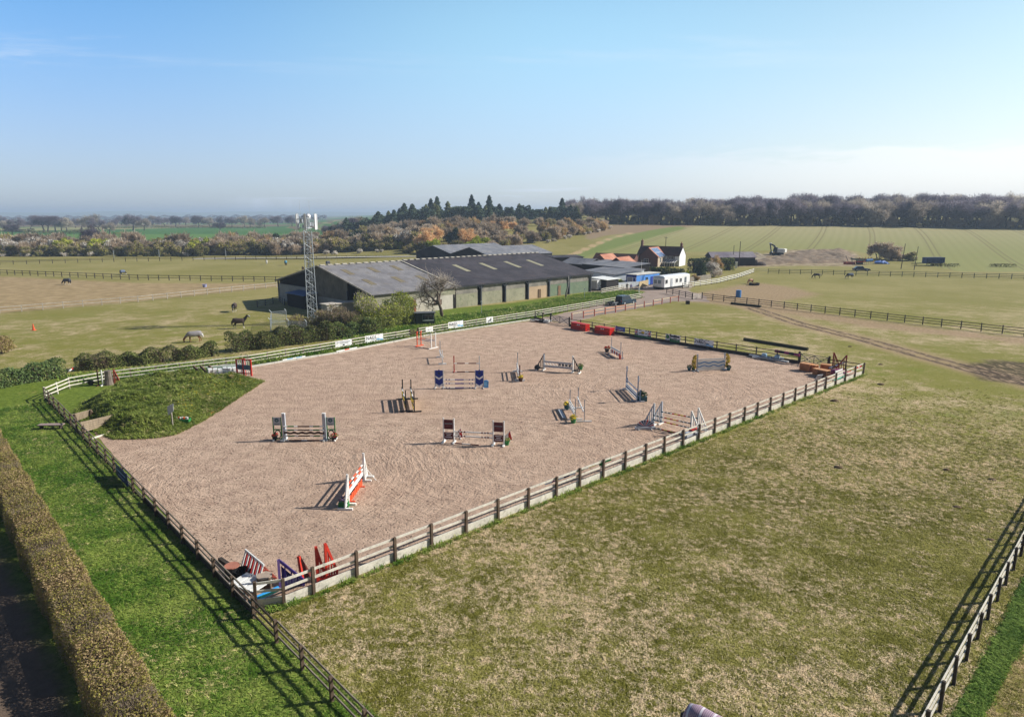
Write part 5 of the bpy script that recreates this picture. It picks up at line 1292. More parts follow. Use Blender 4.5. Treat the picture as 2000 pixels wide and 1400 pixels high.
# ---- white livestock trailer and judges box
t = thing('horse_trailer', 'white horse trailer body with dark blotches parked by the barn end', 'trailer', P(1166, 568), A44)
mb = MB(); mb.box((1.9, 1.1, 1.4), (3.8, 2.2, 2.1), CARV); mb.build('body', t); mb = MB(); mb.box((1.9, 1.1, 2.5), (4.0, 2.3, .1), WHITE); mb.build('roof', t)
mb = MB(); mb.box((-.02, 1.1, 1.25), (.06, 1.8, 1.7), LGREY); mb.build('ramp_door', t)
for x in (1.2, 2.4):
    for y in (-.05, 2.25): mb = MB(); mb.tube((x, y - .08, .33), (x, y + .08, .33), .33, RUBBER, 14); w_ = mb.build('wheel', t); q = MB(); q.tube((x, y - .09, .33), (x, y + .09, .33), .16, LGREY, 10); q.build('hub', w_)
mb = MB(); rr = random.Random(5)
for i in range(13): mb.box((rr.uniform(.3, 3.5), -.006, rr.uniform(.6, 2.3)), (rr.uniform(.15, .4), .01, rr.uniform(.12, .3)), INK, ry=rr.uniform(-.5, .5))
mb.build('blotches', t)
t = thing('judges_box', 'dark green judges hut with wide front window behind the top fence', 'hut', P(812, 638), radians(12))
JG = mat('dark_green_hut', (58, 66, 58), .8, .1, 1)
mb = MB(); mb.box((1.55, 1.0, 1.05), (3.1, 2.0, 2.1), JG); mb.build('body', t); mb = MB(); slab(mb, (-.15, -.3, 2.28), (3.3, -.3, 2.28), (3.3, 2.2, 2.18), (-.15, 2.2, 2.18), .1, mat('felt_roof', (96, 100, 104), .9, .1, 1)); mb.build('roof', t)
window(t, (2.05, -.01, 1.5), 1.7, .8, 'x', mat('green_grey_frame', (110, 122, 114), .6), (1, 0), .08); mb = MB(); mb.box((2.05, -.07, .98), (1.8, .12, .1), WHITE); mb.build('shelf', t)

# ---- telecom mast
mp = P(611, 632); mast = thing('telecom_mast', 'galvanised lattice telecom mast with white panel antennas by the barn', 'mast', mp, radians(20))
def tri_pt(k, z, r0=.92, r1=.72, H=15.6):
    r = r0 + (r1 - r0) * z / H; a = radians(90 + 120 * k); return Vector((r * cos(a), r * sin(a), z))
HM = 15.4; NB = 15
for k in range(3):
    mb = MB(); mb.tube(tri_pt(k, -.1), tri_pt(k, HM + (2.0 if k == 0 else 0)), .07, STEEL, 8); mb.build('leg', mast)
for k in range(3):
    mb = MB()
    for i in range(NB):
        z0, z1 = HM * i / NB, HM * (i + 1) / NB; a, b = (k, (k + 1) % 3) if i % 2 else ((k + 1) % 3, k)
        mb.tube(tri_pt(a, z0), tri_pt(b, z1), .032, STEEL, 5); mb.tube(tri_pt(k, z1), tri_pt((k + 1) % 3, z1), .026, STEEL, 5)
    mb.build('bracing', mast)
mb = MB()
for q in range(5): mb.tube(tri_pt(0, .3) * 1 + Vector((.16 * q - .3, -.25, 0)), tri_pt(0, HM - .5) + Vector((.14 * q - .26, -.25, 0)), .035, BLACK, 5)
mb.build('feeder_cables', mast)
mb = MB()
for i in range(40): z = .6 + i * .36; mb.tube((-.1, .05, z), (.3, .05, z), .016, STEEL, 4)
for x in (-.1, .3): mb.tube((x, .05, .3), (x, .05, HM), .022, STEEL, 4)
mb.build('ladder', mast)
mb = MB()
for z in (15.75, 17.3):
    pts = [Vector((1.55 * cos(radians(a)), 1.55 * sin(radians(a)), z)) for a in (30, 90, 150, 210, 270, 330)]
    for i in range(6): mb.tube(pts[i], pts[(i + 1) % 6], .05, STEEL, 6)
    for i in range(6): mb.tube((0, 0, z), pts[i], .04, STEEL, 5)
mb.build('head_frame', mast)
ANT = mat('antenna_white', (236, 236, 238), .4, .03, 2)
for a in (20, 78, 140, 200, 258, 318):
    c = Vector((1.72 * cos(radians(a)), 1.72 * sin(radians(a)), 16.75)); M = Matrix.Rotation(radians(a), 3, 'Z')
    mb = MB(); mb.box(c, (.14, .34, 2.5), ANT, M=M); o = mb.build('antenna', mast); q = MB(); q.tube(c - M @ Vector((.18, 0, 1.4)), c - M @ Vector((.18, 0, -1.4)), .045, STEEL, 6); q.build('mounting_pole', o)
for a, z in ((50, 16.3), (170, 16.2), (290, 16.4), (230, 16.9), (110, 16.0)):
    c = Vector((1.35 * cos(radians(a)), 1.35 * sin(radians(a)), z)); mb = MB(); mb.box(c, (.3, .36, .55), LGREY, rz=radians(a)); mb.build('radio_unit', mast)
mb = MB(); c = Vector((.35, -.7, 17.7))
for k in range(1): mb.lathe((0, 0, 0), [(.001, .12), (.2, .09), (.33, 0), (.35, -.06), (.2, -.2), (.001, -.22)], ANT, 14)
o = mb.build('dish', mast); o.location = c; o.rotation_euler = (radians(70), 0, .4)
for x in (-.9, .55): mb = MB(); mb.tube((x, .2, 17.2), (x, .2, 20.2), .018, STEEL, 5); mb.build('whip_aerial', mast)
# chain link compound
def chain(label, pts, H=1.9):
    t = thing('compound_fence', label, 'fence', pts[0]); o0 = pts[0]; net = MB()
    for i, p in enumerate(pts):
        mb = MB(); q = p - o0; mb.tube(q, q + Vector((0, 0, H)), .05, STEEL, 6); mb.tube(q + Vector((0, 0, H)), q + Vector((-.25, -.1, H + .35)), .045, STEEL, 6); mb.build('post', t)
    for a, b in zip(pts[:-1], pts[1:]):
        L = (b - a).length; n = int(L / .16); A_, B_ = a - o0, b - o0; k = int(H / .16)
        for i in range(-k, n + 1):
            for sgn in (1, -1):
                s0, s1 = i, i + k; z0, z1 = (0, H) if sgn > 0 else (H, 0)
                if s0 < 0: z0 = z0 + (z1 - z0) * (-s0) / k; s0 = 0
                if s1 > n: z1 = z1 - (z1 - z0) * (s1 - n) / (s1 - s0) if s1 > s0 else z1; s1 = n
                if s1 <= s0: continue
                net.beam(A_.lerp(B_, s0 / n) + Vector((0, 0, z0)), A_.lerp(B_, s1 / n) + Vector((0, 0, z1)), .012, .012, STEEL)
        for z in (.05, H): net.beam(A_ + Vector((0, 0, z)), B_ + Vector((0, 0, z)), .03, .03, STEEL)
    net.build('mesh', t); return t
chain('galvanised chain link compound fence around the foot of the mast', [P(528, 645), P(532, 640), P(556, 643), P(580, 641), P(598, 640)] if False else [P(600, 652), P(565, 650), P(529, 648), P(531, 631), P(560, 628)])
# poles
def pole(label, u, Y, H, r=.13, m=WOODDARK, arm=False, lean=0):
    p = at_depth(u, Y); t = thing('utility_pole', label, 'pole', p); mb = MB(); mb.tube((0, 0, -.2), (lean, 0, H), r, m, 8, r * .7); mb.build('shaft', t)
    if arm: mb = MB(); mb.box((lean, 0, H - .3), (1.4, .12, .12), m); mb.build('crossarm', t)
pole('tall dark utility pole before the right half of the black shed', 1447, 236, 8.6, .15)
pole('shorter dark utility pole before the middle of the black shed', 1435, 240, 7.0, .12)
pole('dark utility pole left of the blue farm trailer', 1767, 228, 8.3, .14, lean=.5)
pole('slimmer utility pole beside the drawbar of the blue farm trailer', 1793, 224, 7.6, .12, lean=.5)
pole('short utility pole standing behind the farmhouse ridge', 1301, 262, 8.4, .14, arm=True)
for u, Y in ((218, 290), (307, 292), (438, 296)):
    p = at_depth(u, Y); t = thing('marker_post', 'slim pale post on the verge of the lane below the far hedgerow', 'post', p, 0, 'slim posts along the lane'); mb = MB(); mb.tube((0, 0, 0), (0, 0, 3.2), .1, STEEL, 6); mb.build('shaft', t); mb = MB(); mb.box((0, -.1, 3.0), (.4, .06, .5), LGREY); mb.build('plate', t)
for u, v, h in ((940.5, 616, 2.4), (1141.5, 585, 2.2)):
    t = thing('lamp_post', 'thin grey post with small white lamp on the bank, ' + ('nearer the bare tree' if u < 1000 else 'nearer the horse trailer'), 'post', P(u, v)); mb = MB(); mb.tube((0, 0, 0), (0, 0, h), .04, STEEL, 6); mb.build('shaft', t); mb = MB(); mb.box((0, 0, h + .1), (.3, .2, .2), WHITE); mb.build('lamp_head', t)
# ------------------------------------------------------------------ show jumps
def striped(mb, p, q, r, bands, n=8):
    p, q = Vector(p), Vector(q); tot = sum(b[0] for b in bands); s = 0
    for w_, m in bands:
        a, b = p.lerp(q, s / tot), p.lerp(q, (s + w_) / tot); s += w_; mb.tube(a, b, r, m, n)
def band(*a): return list(a)
B_GREEN = [(1, WHITE), (1.6, GREEN), (.9, WHITE), (2.9, BROWN), (.9, WHITE), (1.6, GREEN), (1, WHITE)]
B_RED = [(1, WHITE), (1.5, ORANGE), (1, WHITE), (1.5, ORANGE), (1, WHITE), (1.5, ORANGE), (1, WHITE)]
B_MAR = [(1.1, WHITE), (.4, MAROON), (.35, WHITE), (.4, MAROON), (.35, WHITE), (.4, MAROON), (4, WHITE), (.4, MAROON), (.35, WHITE), (.4, MAROON), (.35, WHITE), (.4, MAROON), (1, WHITE)]
B_BLUE = [(.6, WHITE), (.3, BLUE), (.4, WHITE), (.3, BLUE), (1.2, WHITE), (2.1, BLUE), (1.2, WHITE), (.3, BLUE), (.4, WHITE), (.3, BLUE), (.5, WHITE)]
B_RW = [(.6, WHITE), (1.6, MAROON), (.7, WHITE), (1.6, MAROON), (.6, LGREY)]
B_MULTI = [(.6, TEAL), (.3, WHITE), (.6, TEAL), (.3, WHITE), (.6, TEAL), (.4, WHITE), (.6, RED), (.8, YELLOW), (.7, RED), (.8, YELLOW), (.6, RED), (.4, WHITE), (.6, TEAL), (.3, WHITE), (.6, TEAL), (.3, WHITE), (.6, TEAL)]
B_WHITE = [(1, WHITE), (.4, LGREY), (1.6, WHITE), (.4, LGREY), (1, WHITE)]

def jump(label, l, r, group=None, name='show_jump'):
    a, b = P(*l), P(*r); d = b - a; t = thing(name, label, 'show jump', (a + b) / 2, atan2(d.y, d.x), group); return t, d.length
def up(t, x, y, H, m, w=.10, foot=True, fm=None, nm='upright', fl=.8, top=None):
    mb = MB(); mb.box((x, y, H / 2), (w, w * .9, H), m)
    if top: mb.box((x, y, H + .03), (w * 1.1, w, .06), top)
    o = mb.build(nm, t)
    if foot: q = MB(); q.box((x, y, .06), (.12, fl, .12), fm or m); q.build('foot', o)
    return o
def polebar(t, p, q, bands, r=.055, nm='pole'): mb = MB(); striped(mb, p, q, r, bands); return mb.build(nm, t)
def wing(t, x, s, H, W, m, bars=4, m2=None, lean=.35, y=0, fm=None, nm='wing'):
    """sloping slatted wing: tall inner upright at x, falling away to outer side s"""
    mb = MB(); m2 = m2 or m
    mb.box((x, y, H / 2), (.13, .12, H), m); mb.beam((x, y, H - .06), (x + s * W, y, H * lean), .08, .10, m2); mb.beam((x, y, .22), (x + s * W, y, .22), .08, .12, m2)
    mb.box((x + s * W, y, H * lean / 2), (.08, .08, H * lean), m2); o = mb.build(nm, t)
    q = MB()
    for i in range(bars): f = (i + 1) / (bars + 1); q.box((x + s * W * f, y, (.22 + H + (H * lean - H) * f) / 2 - .02), (.07, .06, H + (H * lean - H) * f - .3), m2)
    q.build('slat', o)
    q = MB()
    for xx in (x, x + s * W): q.box((xx, y, .07), (.14, .95, .13), fm or m)
    q.build('foot', o); return o
def flowerpot(label, p, potm, flm, s=1.0, leafm=None, n=60, box=False):
    t = thing('flower_pot', label, 'flower pot', p); rr = rng(int(p.x * 100) & 1023)
    mb = MB()
    if box: mb.box((0, 0, .16 * s), (.6 * s, .35 * s, .32 * s), potm)
    else: mb.lathe((0, 0, 0), [(.16 * s, 0), (.24 * s, .34 * s), (.26 * s, .36 * s), (.2 * s, .34 * s)], potm, 12)
    mb.build('pot', t)
    d = rr.normal(size=(n, 3)); d /= np.linalg.norm(d, axis=1, keepdims=True); d[:, 2] = abs(d[:, 2]); pt = d * [.36 * s, .36 * s, .32 * s] * rr.uniform(.5, 1, (n, 1)) + [0, 0, .38 * s]
    V, F = leaves(pt, d, .16 * s, rr, .5); k = n // 3
    link('leaves', np_mesh('leaves', V[:4 * k], F[:k], [leafm or LF['bramble']]), t); link('blooms', np_mesh('blooms', V[4 * k:], F[k:] - 4 * k, [flm]), t); return t

# J1 green and white, round emblems
t, L = jump('green and white jump with round dark emblems on grey wing panels', (557, 859.5), (635, 859.5)); x = L / 2
for s in (-1, 1):
    up(t, s * x, 0, HT(557, 859.5, 808), LGREY, .24, True, WHITE, fl=1.0, top=WHITE)
    w0, w1 = s * (x + .22), s * (x + .86); mb = MB()
    for xx in (w0, w1): mb.box((xx, -.04, .98), (.08, .09, 1.96), GREEN)
    mb.beam((w0, -.04, .92), (w1, -.04, .92), .07, .08, GREEN); mb.beam((w0, -.04, .14), (w1, -.04, .14), .07, .08, GREEN); o = mb.build('wing', t)
    q = MB(); q.box(((w0 + w1) / 2, -.08, 1.62), (.60, .03, .66), LGREY); q.box(((w0 + w1) / 2, -.10, 1.42), (.5, .012, .035), TEAL); q.box(((w0 + w1) / 2, -.10, 1.36), (.3, .012, .03), INK); pnl = q.build('panel', o)
    q = MB(); q.lathe((0, 0, 0), [(.001, 0), (.17, 0), (.17, .02), (.001, .02)], TEAL, 18); e = q.build('emblem', o); e.rotation_euler = (pi / 2, 0, 0); e.location = ((w0 + w1) / 2, -.096, 1.72)
    q = MB(); q.beam((-.08, -.12, -.02), (.06, -.12, .09), .01, .035, LGREY); q.beam((-.05, -.12, -.09), (.1, -.12, 0), .01, .03, LGREY); e2 = q.build('emblem', o); e2.location = ((w0 + w1) / 2, 0, 1.72)
    q = MB(); n_ = 18
    for k in range(n_):
        a_, b_ = 2 * pi * k / n_, 2 * pi * (k + 1) / n_; q.beam(((w0 + w1) / 2 + .24 * cos(a_), -.04, .52 + .34 * sin(a_)), ((w0 + w1) / 2 + .24 * cos(b_), -.04, .52 + .34 * sin(b_)), .06, .07, BLACK)
    q.build('ring', o)
    q = MB(); q.box((w1, 0, .06), (.1, .8, .12), WHITE); q.box((w0, 0, .06), (.1, .8, .12), WHITE); q.build('foot', o)
for z, y in ((1.22, -.16), (.92, -.20), (.42, -.16)): polebar(t, (-x, y, z), (x, y, z), B_GREEN)
mb = MB(); n_ = 40
pts = [(-x + 2 * x * k / n_, -.16, .74 + .05 * sin(k / n_ * 2 * pi * 5)) for k in range(n_ + 1)]; lo = [(p[0], -.16, .58 + .03 * sin(k / n_ * 2 * pi * 5)) for k, p in enumerate(pts)]
for k in range(n_): mb.prism([lo[k], lo[k + 1], pts[k + 1], pts[k]], (0, .04, 0), BROWN)
mb.build('wavy_plank', t); polebar(t, (-x, -.2, .06), (x, -.2, .06), B_RW, .05, 'ground_pole')
REDF = leaf_mat('red_silk_flowers', (190, 40, 44), (226, 72, 66), None, .2, 4); YELF = leaf_mat('yellow_silk_flowers', (220, 186, 30), (240, 214, 70), None, .2, 4)
flowerpot('red flower clump at the left foot of the green emblem jump', P(537, 859), BLACK, REDF, .95); flowerpot('red flower clump at the right foot of the green emblem jump', P(653, 860), BLACK, REDF, .95)

# J2 white wings, orange and white poles, nearest the foreground
t, L = jump('white winged jump with orange and white poles nearest the foreground fence', (681, 986), (712, 940)); x = L / 2
HH = HT(681, 986, 926)
for s in (-1, 1): wing(t, s * x, s, 2.05, .75, WHITE, 5, None, .12)
for z, y in ((1.22, .1), (.92, .1)): polebar(t, (-x, y, z), (x, y, z), B_RED)
mb = MB(); mb.beam((-x, .1, .62), (x, .1, .62), .05, .26, WHITE); mb.build('plank', t)
t2 = thing('jump_filler', 'low orange filler board standing under the white winged foreground jump', 'jump filler', (P(692, 985) + P(714, 947)) / 2, t.rotation_euler.z); mb = MB()
n_ = 9
for k in range(n_): mb.box((-1.5 + 3.0 * k / (n_ - 1), .30, .22), (.26, .04, .44 - .06 * (k % 2)), ORANGE)
mb.beam((-1.62, .33, .2), (1.62, .33, .2), .04, .1, ORANGE); mb.build('boards', t2); mb = MB()
for xx in (-1.2, 1.2): mb.box((xx, .3, .04), (.08, .6, .08), ORANGE)
mb.build('foot', t2)
t2 = thing('number_stand', 'small white tripod stand beside the white winged foreground jump', 'stand', P(722, 938)); mb = MB(); mb.tube((-.25, 0, 0), (-.28, 0, 1.0), .025, WHITE, 6); mb.tube((-.26, 0, .95), (.45, 0, 0), .025, WHITE, 6); mb.tube((-.27, 0, .95), (-.45, .3, 0), .025, WHITE, 6); mb.build('legs', t2); mb = MB(); mb.box((-.32, 0, 1.18), (.2, .05, .5), WHITE, ry=-.15); mb.build('number_board', t2)
flowerpot('purple planted green pot at the near foot of the white winged jump', P(672, 989), GREEN, leaf_mat('purple_flowers', (110, 92, 128), (150, 130, 160), None, .2, 4), 1.05, None, 80, True)

# J3 maroon panels
t, L = jump('white framed jump with maroon lettered panels and maroon banded poles', (887, 865), (963.5, 869.5)); x = L / 2
for s in (-1, 1):
    w0, w1 = s * x, s * (x + .86); mb = MB()
    for xx in (w0, w1): mb.box((xx, 0, 1.03), (.10, .10, 2.06), WHITE)
    o = mb.build('wing', t); xm_ = (w0 + w1) / 2
    q = MB(); q.box((xm_, -.03, 1.55), (.74, .04, .78), MAROON); q.box((xm_, -.03, .62), (.74, .04, .56), MAROON); q.build('panel', o)
    q = MB()
    for k in range(7): q.box((xm_ - .27 + .09 * k, -.056, 1.62), (.055, .01, .09), PALEINK)
    q.box((xm_, -.056, 1.45), (.34, .01, .035), mat('dull_red_ink', (150, 84, 84), .6))
    for k, w_ in enumerate((.5, .34, .56)): q.box((xm_, -.056, .8 - .15 * k), (w_, .01, .05), BANW)
    q.build('lettering', o); q = MB()
    for xx in (w0, w1): q.box((xx, 0, .06), (.14, .9, .12), WHITE)
    q.build('foot', o)
for z in (1.02, .66): polebar(t, (-x, -.12, z), (x, -.12, z), B_MAR)
polebar(t, (-x, -.12, .05), (x * .3, -.3, .05), [(1, MAROON), (1, WHITE), (1, MAROON)], .045, 'ground_pole')
def tri_filler(label, p, rz=0):
    t = thing('jump_filler', label, 'jump filler', p, rz); mb = MB(); mb.prism([(-.7, 0, .1), (.7, 0, .1), (.5, 0, .95), (.28, 0, .62), (-.1, 0, .42)], (0, .05, 0), WHITE); mb.build('board', t)
    q = MB(); q.prism([(.42, -.012, .15), (.68, -.012, .15), (.5, -.012, .9), (.36, -.012, .6)], (0, .01, 0), RED); q.prism([(-.62, -.012, .14), (-.1, -.012, .14), (-.2, -.012, .32)], (0, .01, 0), RED); q.build('red_stripe', t)
    q = MB(); q.box((-.5, .02, .05), (.08, .5, .1), WHITE); q.box((.5, .02, .05), (.08, .5, .1), WHITE); q.build('foot', t)
tri_filler('red and white pointed filler behind the left maroon panel', P(888, 857)); tri_filler('red and white pointed filler behind the right maroon panel', P(984, 862))
flowerpot('small green pot at the right foot of the maroon panel jump', P(990, 869), GREEN, LF['bramble'], .9)

# J4 blue panels
t, L = jump('blue jump with white chevron panels and blue banded poles', (866, 758.5), (928.5, 758.5)); x = L / 2
for s in (-1, 1):
    w0, w1 = s * x, s * (x + .86); xm_ = (w0 + w1) / 2; mb = MB()
    for xx in (w0, w1): mb.box((xx, 0, 1.0), (.08, .09, 2.0), LGREY)
    o = mb.build('wing', t); q = MB(); q.box((xm_, -.03, 1.12), (.80, .04, 1.68), BLUE); q.box((xm_, -.03, 2.0), (.12, .05, .1), BLUE); q.build('panel', o)
    q = MB()
    for zz in (.95, .12):
        for sg in (-1, 1): q.prism([(xm_, -.058, zz + .0), (xm_ + sg * .38, -.058, zz + .26), (xm_ + sg * .38, -.058, zz + .46), (xm_, -.058, zz + .2)], (0, .006, 0), BANW)
    q.build('chevron', o); q = MB(); q.lathe((0, 0, 0), [(.001, 0), (.13, 0), (.13, .01), (.001, .01)], NAVY, 14); e = q.build('emblem', o); e.rotation_euler = (pi / 2, 0, 0); e.location = (xm_, -.055, 1.66)
    q = MB()
    for xx in (w0, w1): q.box((xx, 0, .06), (.10, .8, .12), WHITE)
    q.build('foot', o)
for z in (.98, .56, .10): polebar(t, (-x, -.12, z), (x, -.12, z), B_BLUE)
t2 = thing('jump_filler', 'light blue arched filler beside the right blue chevron panel', 'jump filler', P(948, 758)); mb = MB(); mb.prism([(-.3, 0, .05), (.32, 0, .05), (.36, 0, .75), (.1, 0, .9), (-.25, 0, .8)], (0, .08, 0), LBLUE); mb.build('board', t2); q = MB(); q.box((.02, -.02, .5), (.3, .01, .35), SKYB); q.build('inset', t2)
# J4b red/white posts behind
t, L = jump('slim jump with one red and one white post behind the blue jump', (887, 726.5), (936.5, 726.5)); x = L / 2
up(t, -x, 0, HT(887, 726.5, 695), RED, .11); up(t, x, 0, HT(936, 726.5, 695), WHITE, .11)
polebar(t, (-x, -.08, 1.05), (x, -.08, 1.05), B_RW); polebar(t, (-x, -.1, .06), (x, -.1, .06), B_RW, .05, 'ground_pole')

# J5 black posts with yellow planks (spread of two fences seen end on)
for lab, a, b, z0 in (('left element of the black posted jump with yellow planks', (787, 780), (793, 804), .5), ('right element of the black posted jump with yellow planks', (803.5, 780), (809.5, 805), .5)):
    t, L = jump(lab, a, b, 'black and yellow spread jump'); x = L / 2
    for s, pp in ((-1, a), (1, b)): up(t, s * x, 0, 2.05, BLACK, .11, True, BLACK, fl=1.3)
    for k, z in enumerate((.32, .66, 1.0) if 'right' in lab else (.5, .8)):
        mb = MB(); striped_ = 6
        for i in range(striped_):
            x0, x1 = -x + .06 + (2 * x - .12) * i / striped_, -x + .06 + (2 * x - .12) * (i + 1) / striped_; mb.box(((x0 + x1) / 2, -.08, z), (x1 - x0 - .003, .045, .22), YELLOW if (i + k) % 3 else BLACK)
        mb.build('plank', t)
    polebar(t, (-x, -.08, 1.25), (x, -.08, 1.25), [(1, BLACK), (1, WHITE), (1, BLACK), (1, WHITE), (1, BLACK)])
# J6 red white end-on with yellow flowers
t, L = jump('maroon and white jump seen end on with a yellow flower pot', (1011, 727), (1015, 743)); x = L / 2
up(t, -x, 0, 2.3, LGREY, .1, True, WHITE, fl=1.2, top=WHITE); up(t, x, 0, 1.75, MAROON, .14, True, WHITE, fl=1.2)
for s in (-1, 1): wing(t, s * x, s, 1.7, .5, WHITE, 2, MAROON, .3)
for z in (1.1, .8, .45): polebar(t, (-x, -.1, z), (x, -.1, z), B_MAR)
mb = MB(); mb.box((0, -.1, .25), (2 * x - .3, .05, .22), MAROON); mb.build('plank', t)
flowerpot('yellow flower pot at the near end of the maroon and white jump', P(1017, 745), BROWN, YELF, 1.1)
# J7 black and white
t, L = jump('black and white jump with white planks carrying black boxes', (1062, 723), (1118, 728)); x = L / 2
for s in (-1, 1):
    wing(t, s * x, s, 1.95, .85, WHITE if s > 0 else LGREY, 3, BLACK, .22, fm=WHITE); mb = MB(); mb.box((s * x - s * .0, .10, 1.0), (.18, .06, 1.98), BLACK if s < 0 else WHITE); mb.build('upright', t)
mb = MB(); mb.beam((-x, -.1, 1.08), (x, -.1, 1.08), .05, .20, LGREY); mb.beam((-x, -.1, .55), (x, -.1, .55), .05, .22, LGREY); mb.build('plank', t)
mb = MB()
for k in range(10):
    xx = -x + .2 + (2 * x - .4) * k / 9; mb.beam((xx - .12, -.1, .95), (xx + .1, -.1, .68), .04, .05, WHITE)
mb.build('slat', t); mb = MB()
for k in range(4): mb.box((x * .12 + k * .42, -.09, .83), (.30, .05, .26), BLACK)
mb.build('black_box', t)
flowerpot('green pot at the right foot of the black and white jump', P(1134, 722), GREEN, LF['bramble'], 1.1); 
t2 = thing('jump_filler', 'black rounded block at the left foot of the black and white jump', 'jump filler', P(1049, 722)); mb = MB(); mb.blob((0, 0, .3), (.35, .25, .32), BLACK, 10, 6, .05); mb.build('block', t2)
# J8 small red/white gate
t, L = jump('small red and white jump with tall grey posts near the far fence', (1194, 690), (1212, 700.5)); x = L / 2
for s in (-1, 1): up(t, s * x, 0, 2.15, LGREY, .08, True, LGREY, fl=.9); up(t, s * (x + .35), .1, 1.0, LGREY, .10, False, nm='short_post')
mb = MB(); mb.beam((-x, -.1, .85), (x, -.1, .85), .05, .28, WHITE); mb.build('plank', t)
mb = MB()
for k in range(8):
    xx0, xx1 = -x + 2 * x * k / 8, -x + 2 * x * (k + 1) / 8; mb.box(((xx0 + xx1) / 2, -.1, .42), (xx1 - xx0 - .004, .05, .42), RED if k % 2 else WHITE)
mb.build('filler_panel', t); polebar(t, (-x, -.9, .06), (x, -.9, .06), B_RW, .05, 'ground_pole'); up(t, x + .3, -.2, .5, RED, .22, False, nm='red_block')
flowerpot('red flower pot left of the small red and white jump', P(1185.5, 688), BLACK, REDF, 1.3)
# J9 blue grey planks with flags
t, L = jump('blue grey plank jump with tall flagged posts in the right of the arena', (1224, 761.5), (1246, 783.5)); x = L / 2
BG = mat('blue_grey_paint', (112, 138, 170), .5, .08, 3)
for s in (-1, 1):
    o = up(t, s * x, -.05, 2.55, BG, .10, True, LGREY, fl=1.3); q = MB(); q.box((s * x + .17, -.05, 2.28), (.30, .02, .42), mat('pale_flag', (214, 224, 236), .6, .03, 2)); q.build('flag', o); up(t, s * (x + .35), .1, 1.25, BG, .13, True, LGREY, fl=.9, nm='short_post', top=WHITE)
for z, h_, m in ((1.12, .10, BG), (.70, .20, WHITE), (.44, .18, BG), (.20, .14, WHITE)): mb = MB(); mb.beam((-x, -.1, z), (x, -.1, z), .05, h_, m); mb.build('plank', t)
mb = MB()
for k in range(14): mb.box((-x + .2 + k * (2 * x - .4) / 13, -.13, .44), (.08, .02, .14), NAVY)
mb.build('plank_dots', t); flowerpot('dark green planter at the near end of the blue grey plank jump', P(1254, 783), TEAL, LF['evergreen'], 1.5, LF['evergreen'], 80, True)
# J10 wave planks and sunflower wings
t, L = jump('white plank jump with blue waves between yellow sunflower wings', (1361, 725), (1414, 722.5)); x = L / 2
for s in (-1, 1):
    up(t, s * x, 0, 2.05, LGREY, .13, True, LGREY, fl=1.0); rr = rng(77 + s); n_ = 200
    p_ = np.stack([s * (x + .2 + abs(rr.normal(size=n_)) * .24), rr.normal(size=n_) * .08, rr.uniform(.35, 1.95, n_)], 1); p_[:, 0] = s * (x + .15 + rr.uniform(0, .55, n_) * np.sin(np.clip((p_[:, 2] - .2) / 1.9, 0, 1) * pi)); d_ = np.tile([0, -1.0, .3], (n_, 1))
    V, F = leaves(p_, d_, .17, rr, .6); k_ = 130; o = link('sunflower_wing', np_mesh('sunflower_wing', V, F, [leaf_mat('sunflower_petals', (170, 140, 30), (216, 186, 60), (96, 92, 40), .2, 3)]), t)
    mb = MB(); mb.box((s * (x + .45), .05, .95), (.07, .07, 1.9), GREEN); mb.box((s * (x + .45), 0, .05), (.1, .8, .1), LGREY); mb.build('stem', o)
PW = mat('pale_plank_white', (206, 210, 206), .55, .06, 2)
mb = MB(); mb.box((0, -.1, .95), (2 * x, .05, .62), PW); mb.box((0, -.1, .35), (2 * x, .05, .44), PW); mb.box((0, -.1, 1.40), (2 * x, .06, .14), PW); mb.build('plank', t)
for z0 in (1.02, .62):
    mb = MB(); n_ = 36
    for k in range(n_):
        xa, xb = -x + 2 * x * k / n_, -x + 2 * x * (k + 1) / n_; f = lambda q: z0 + .07 * sin(q * 5.2); mb.prism([(xa, -.132, f(xa) - .07), (xb, -.132, f(xb) - .07), (xb, -.132, f(xb) + .07), (xa, -.132, f(xa) + .07)], (0, .006, 0), mat('wave_blue', (88, 132, 178), .55, .06, 2))
    mb.build('wave_stripe', t)
for px_, lab in ((1346, 'dark green ball shrub pot left of the wave plank jump'), (1354, 'brown ball pot beside the left sunflower wing'), (1423, 'green low pot right of the wave plank jump')): flowerpot(lab, P(px_, 723.5), TEAL if px_ != 1354 else BROWN, LF['evergreen'] if px_ != 1354 else LF['rustbrown'], 1.0, LF['evergreen'])
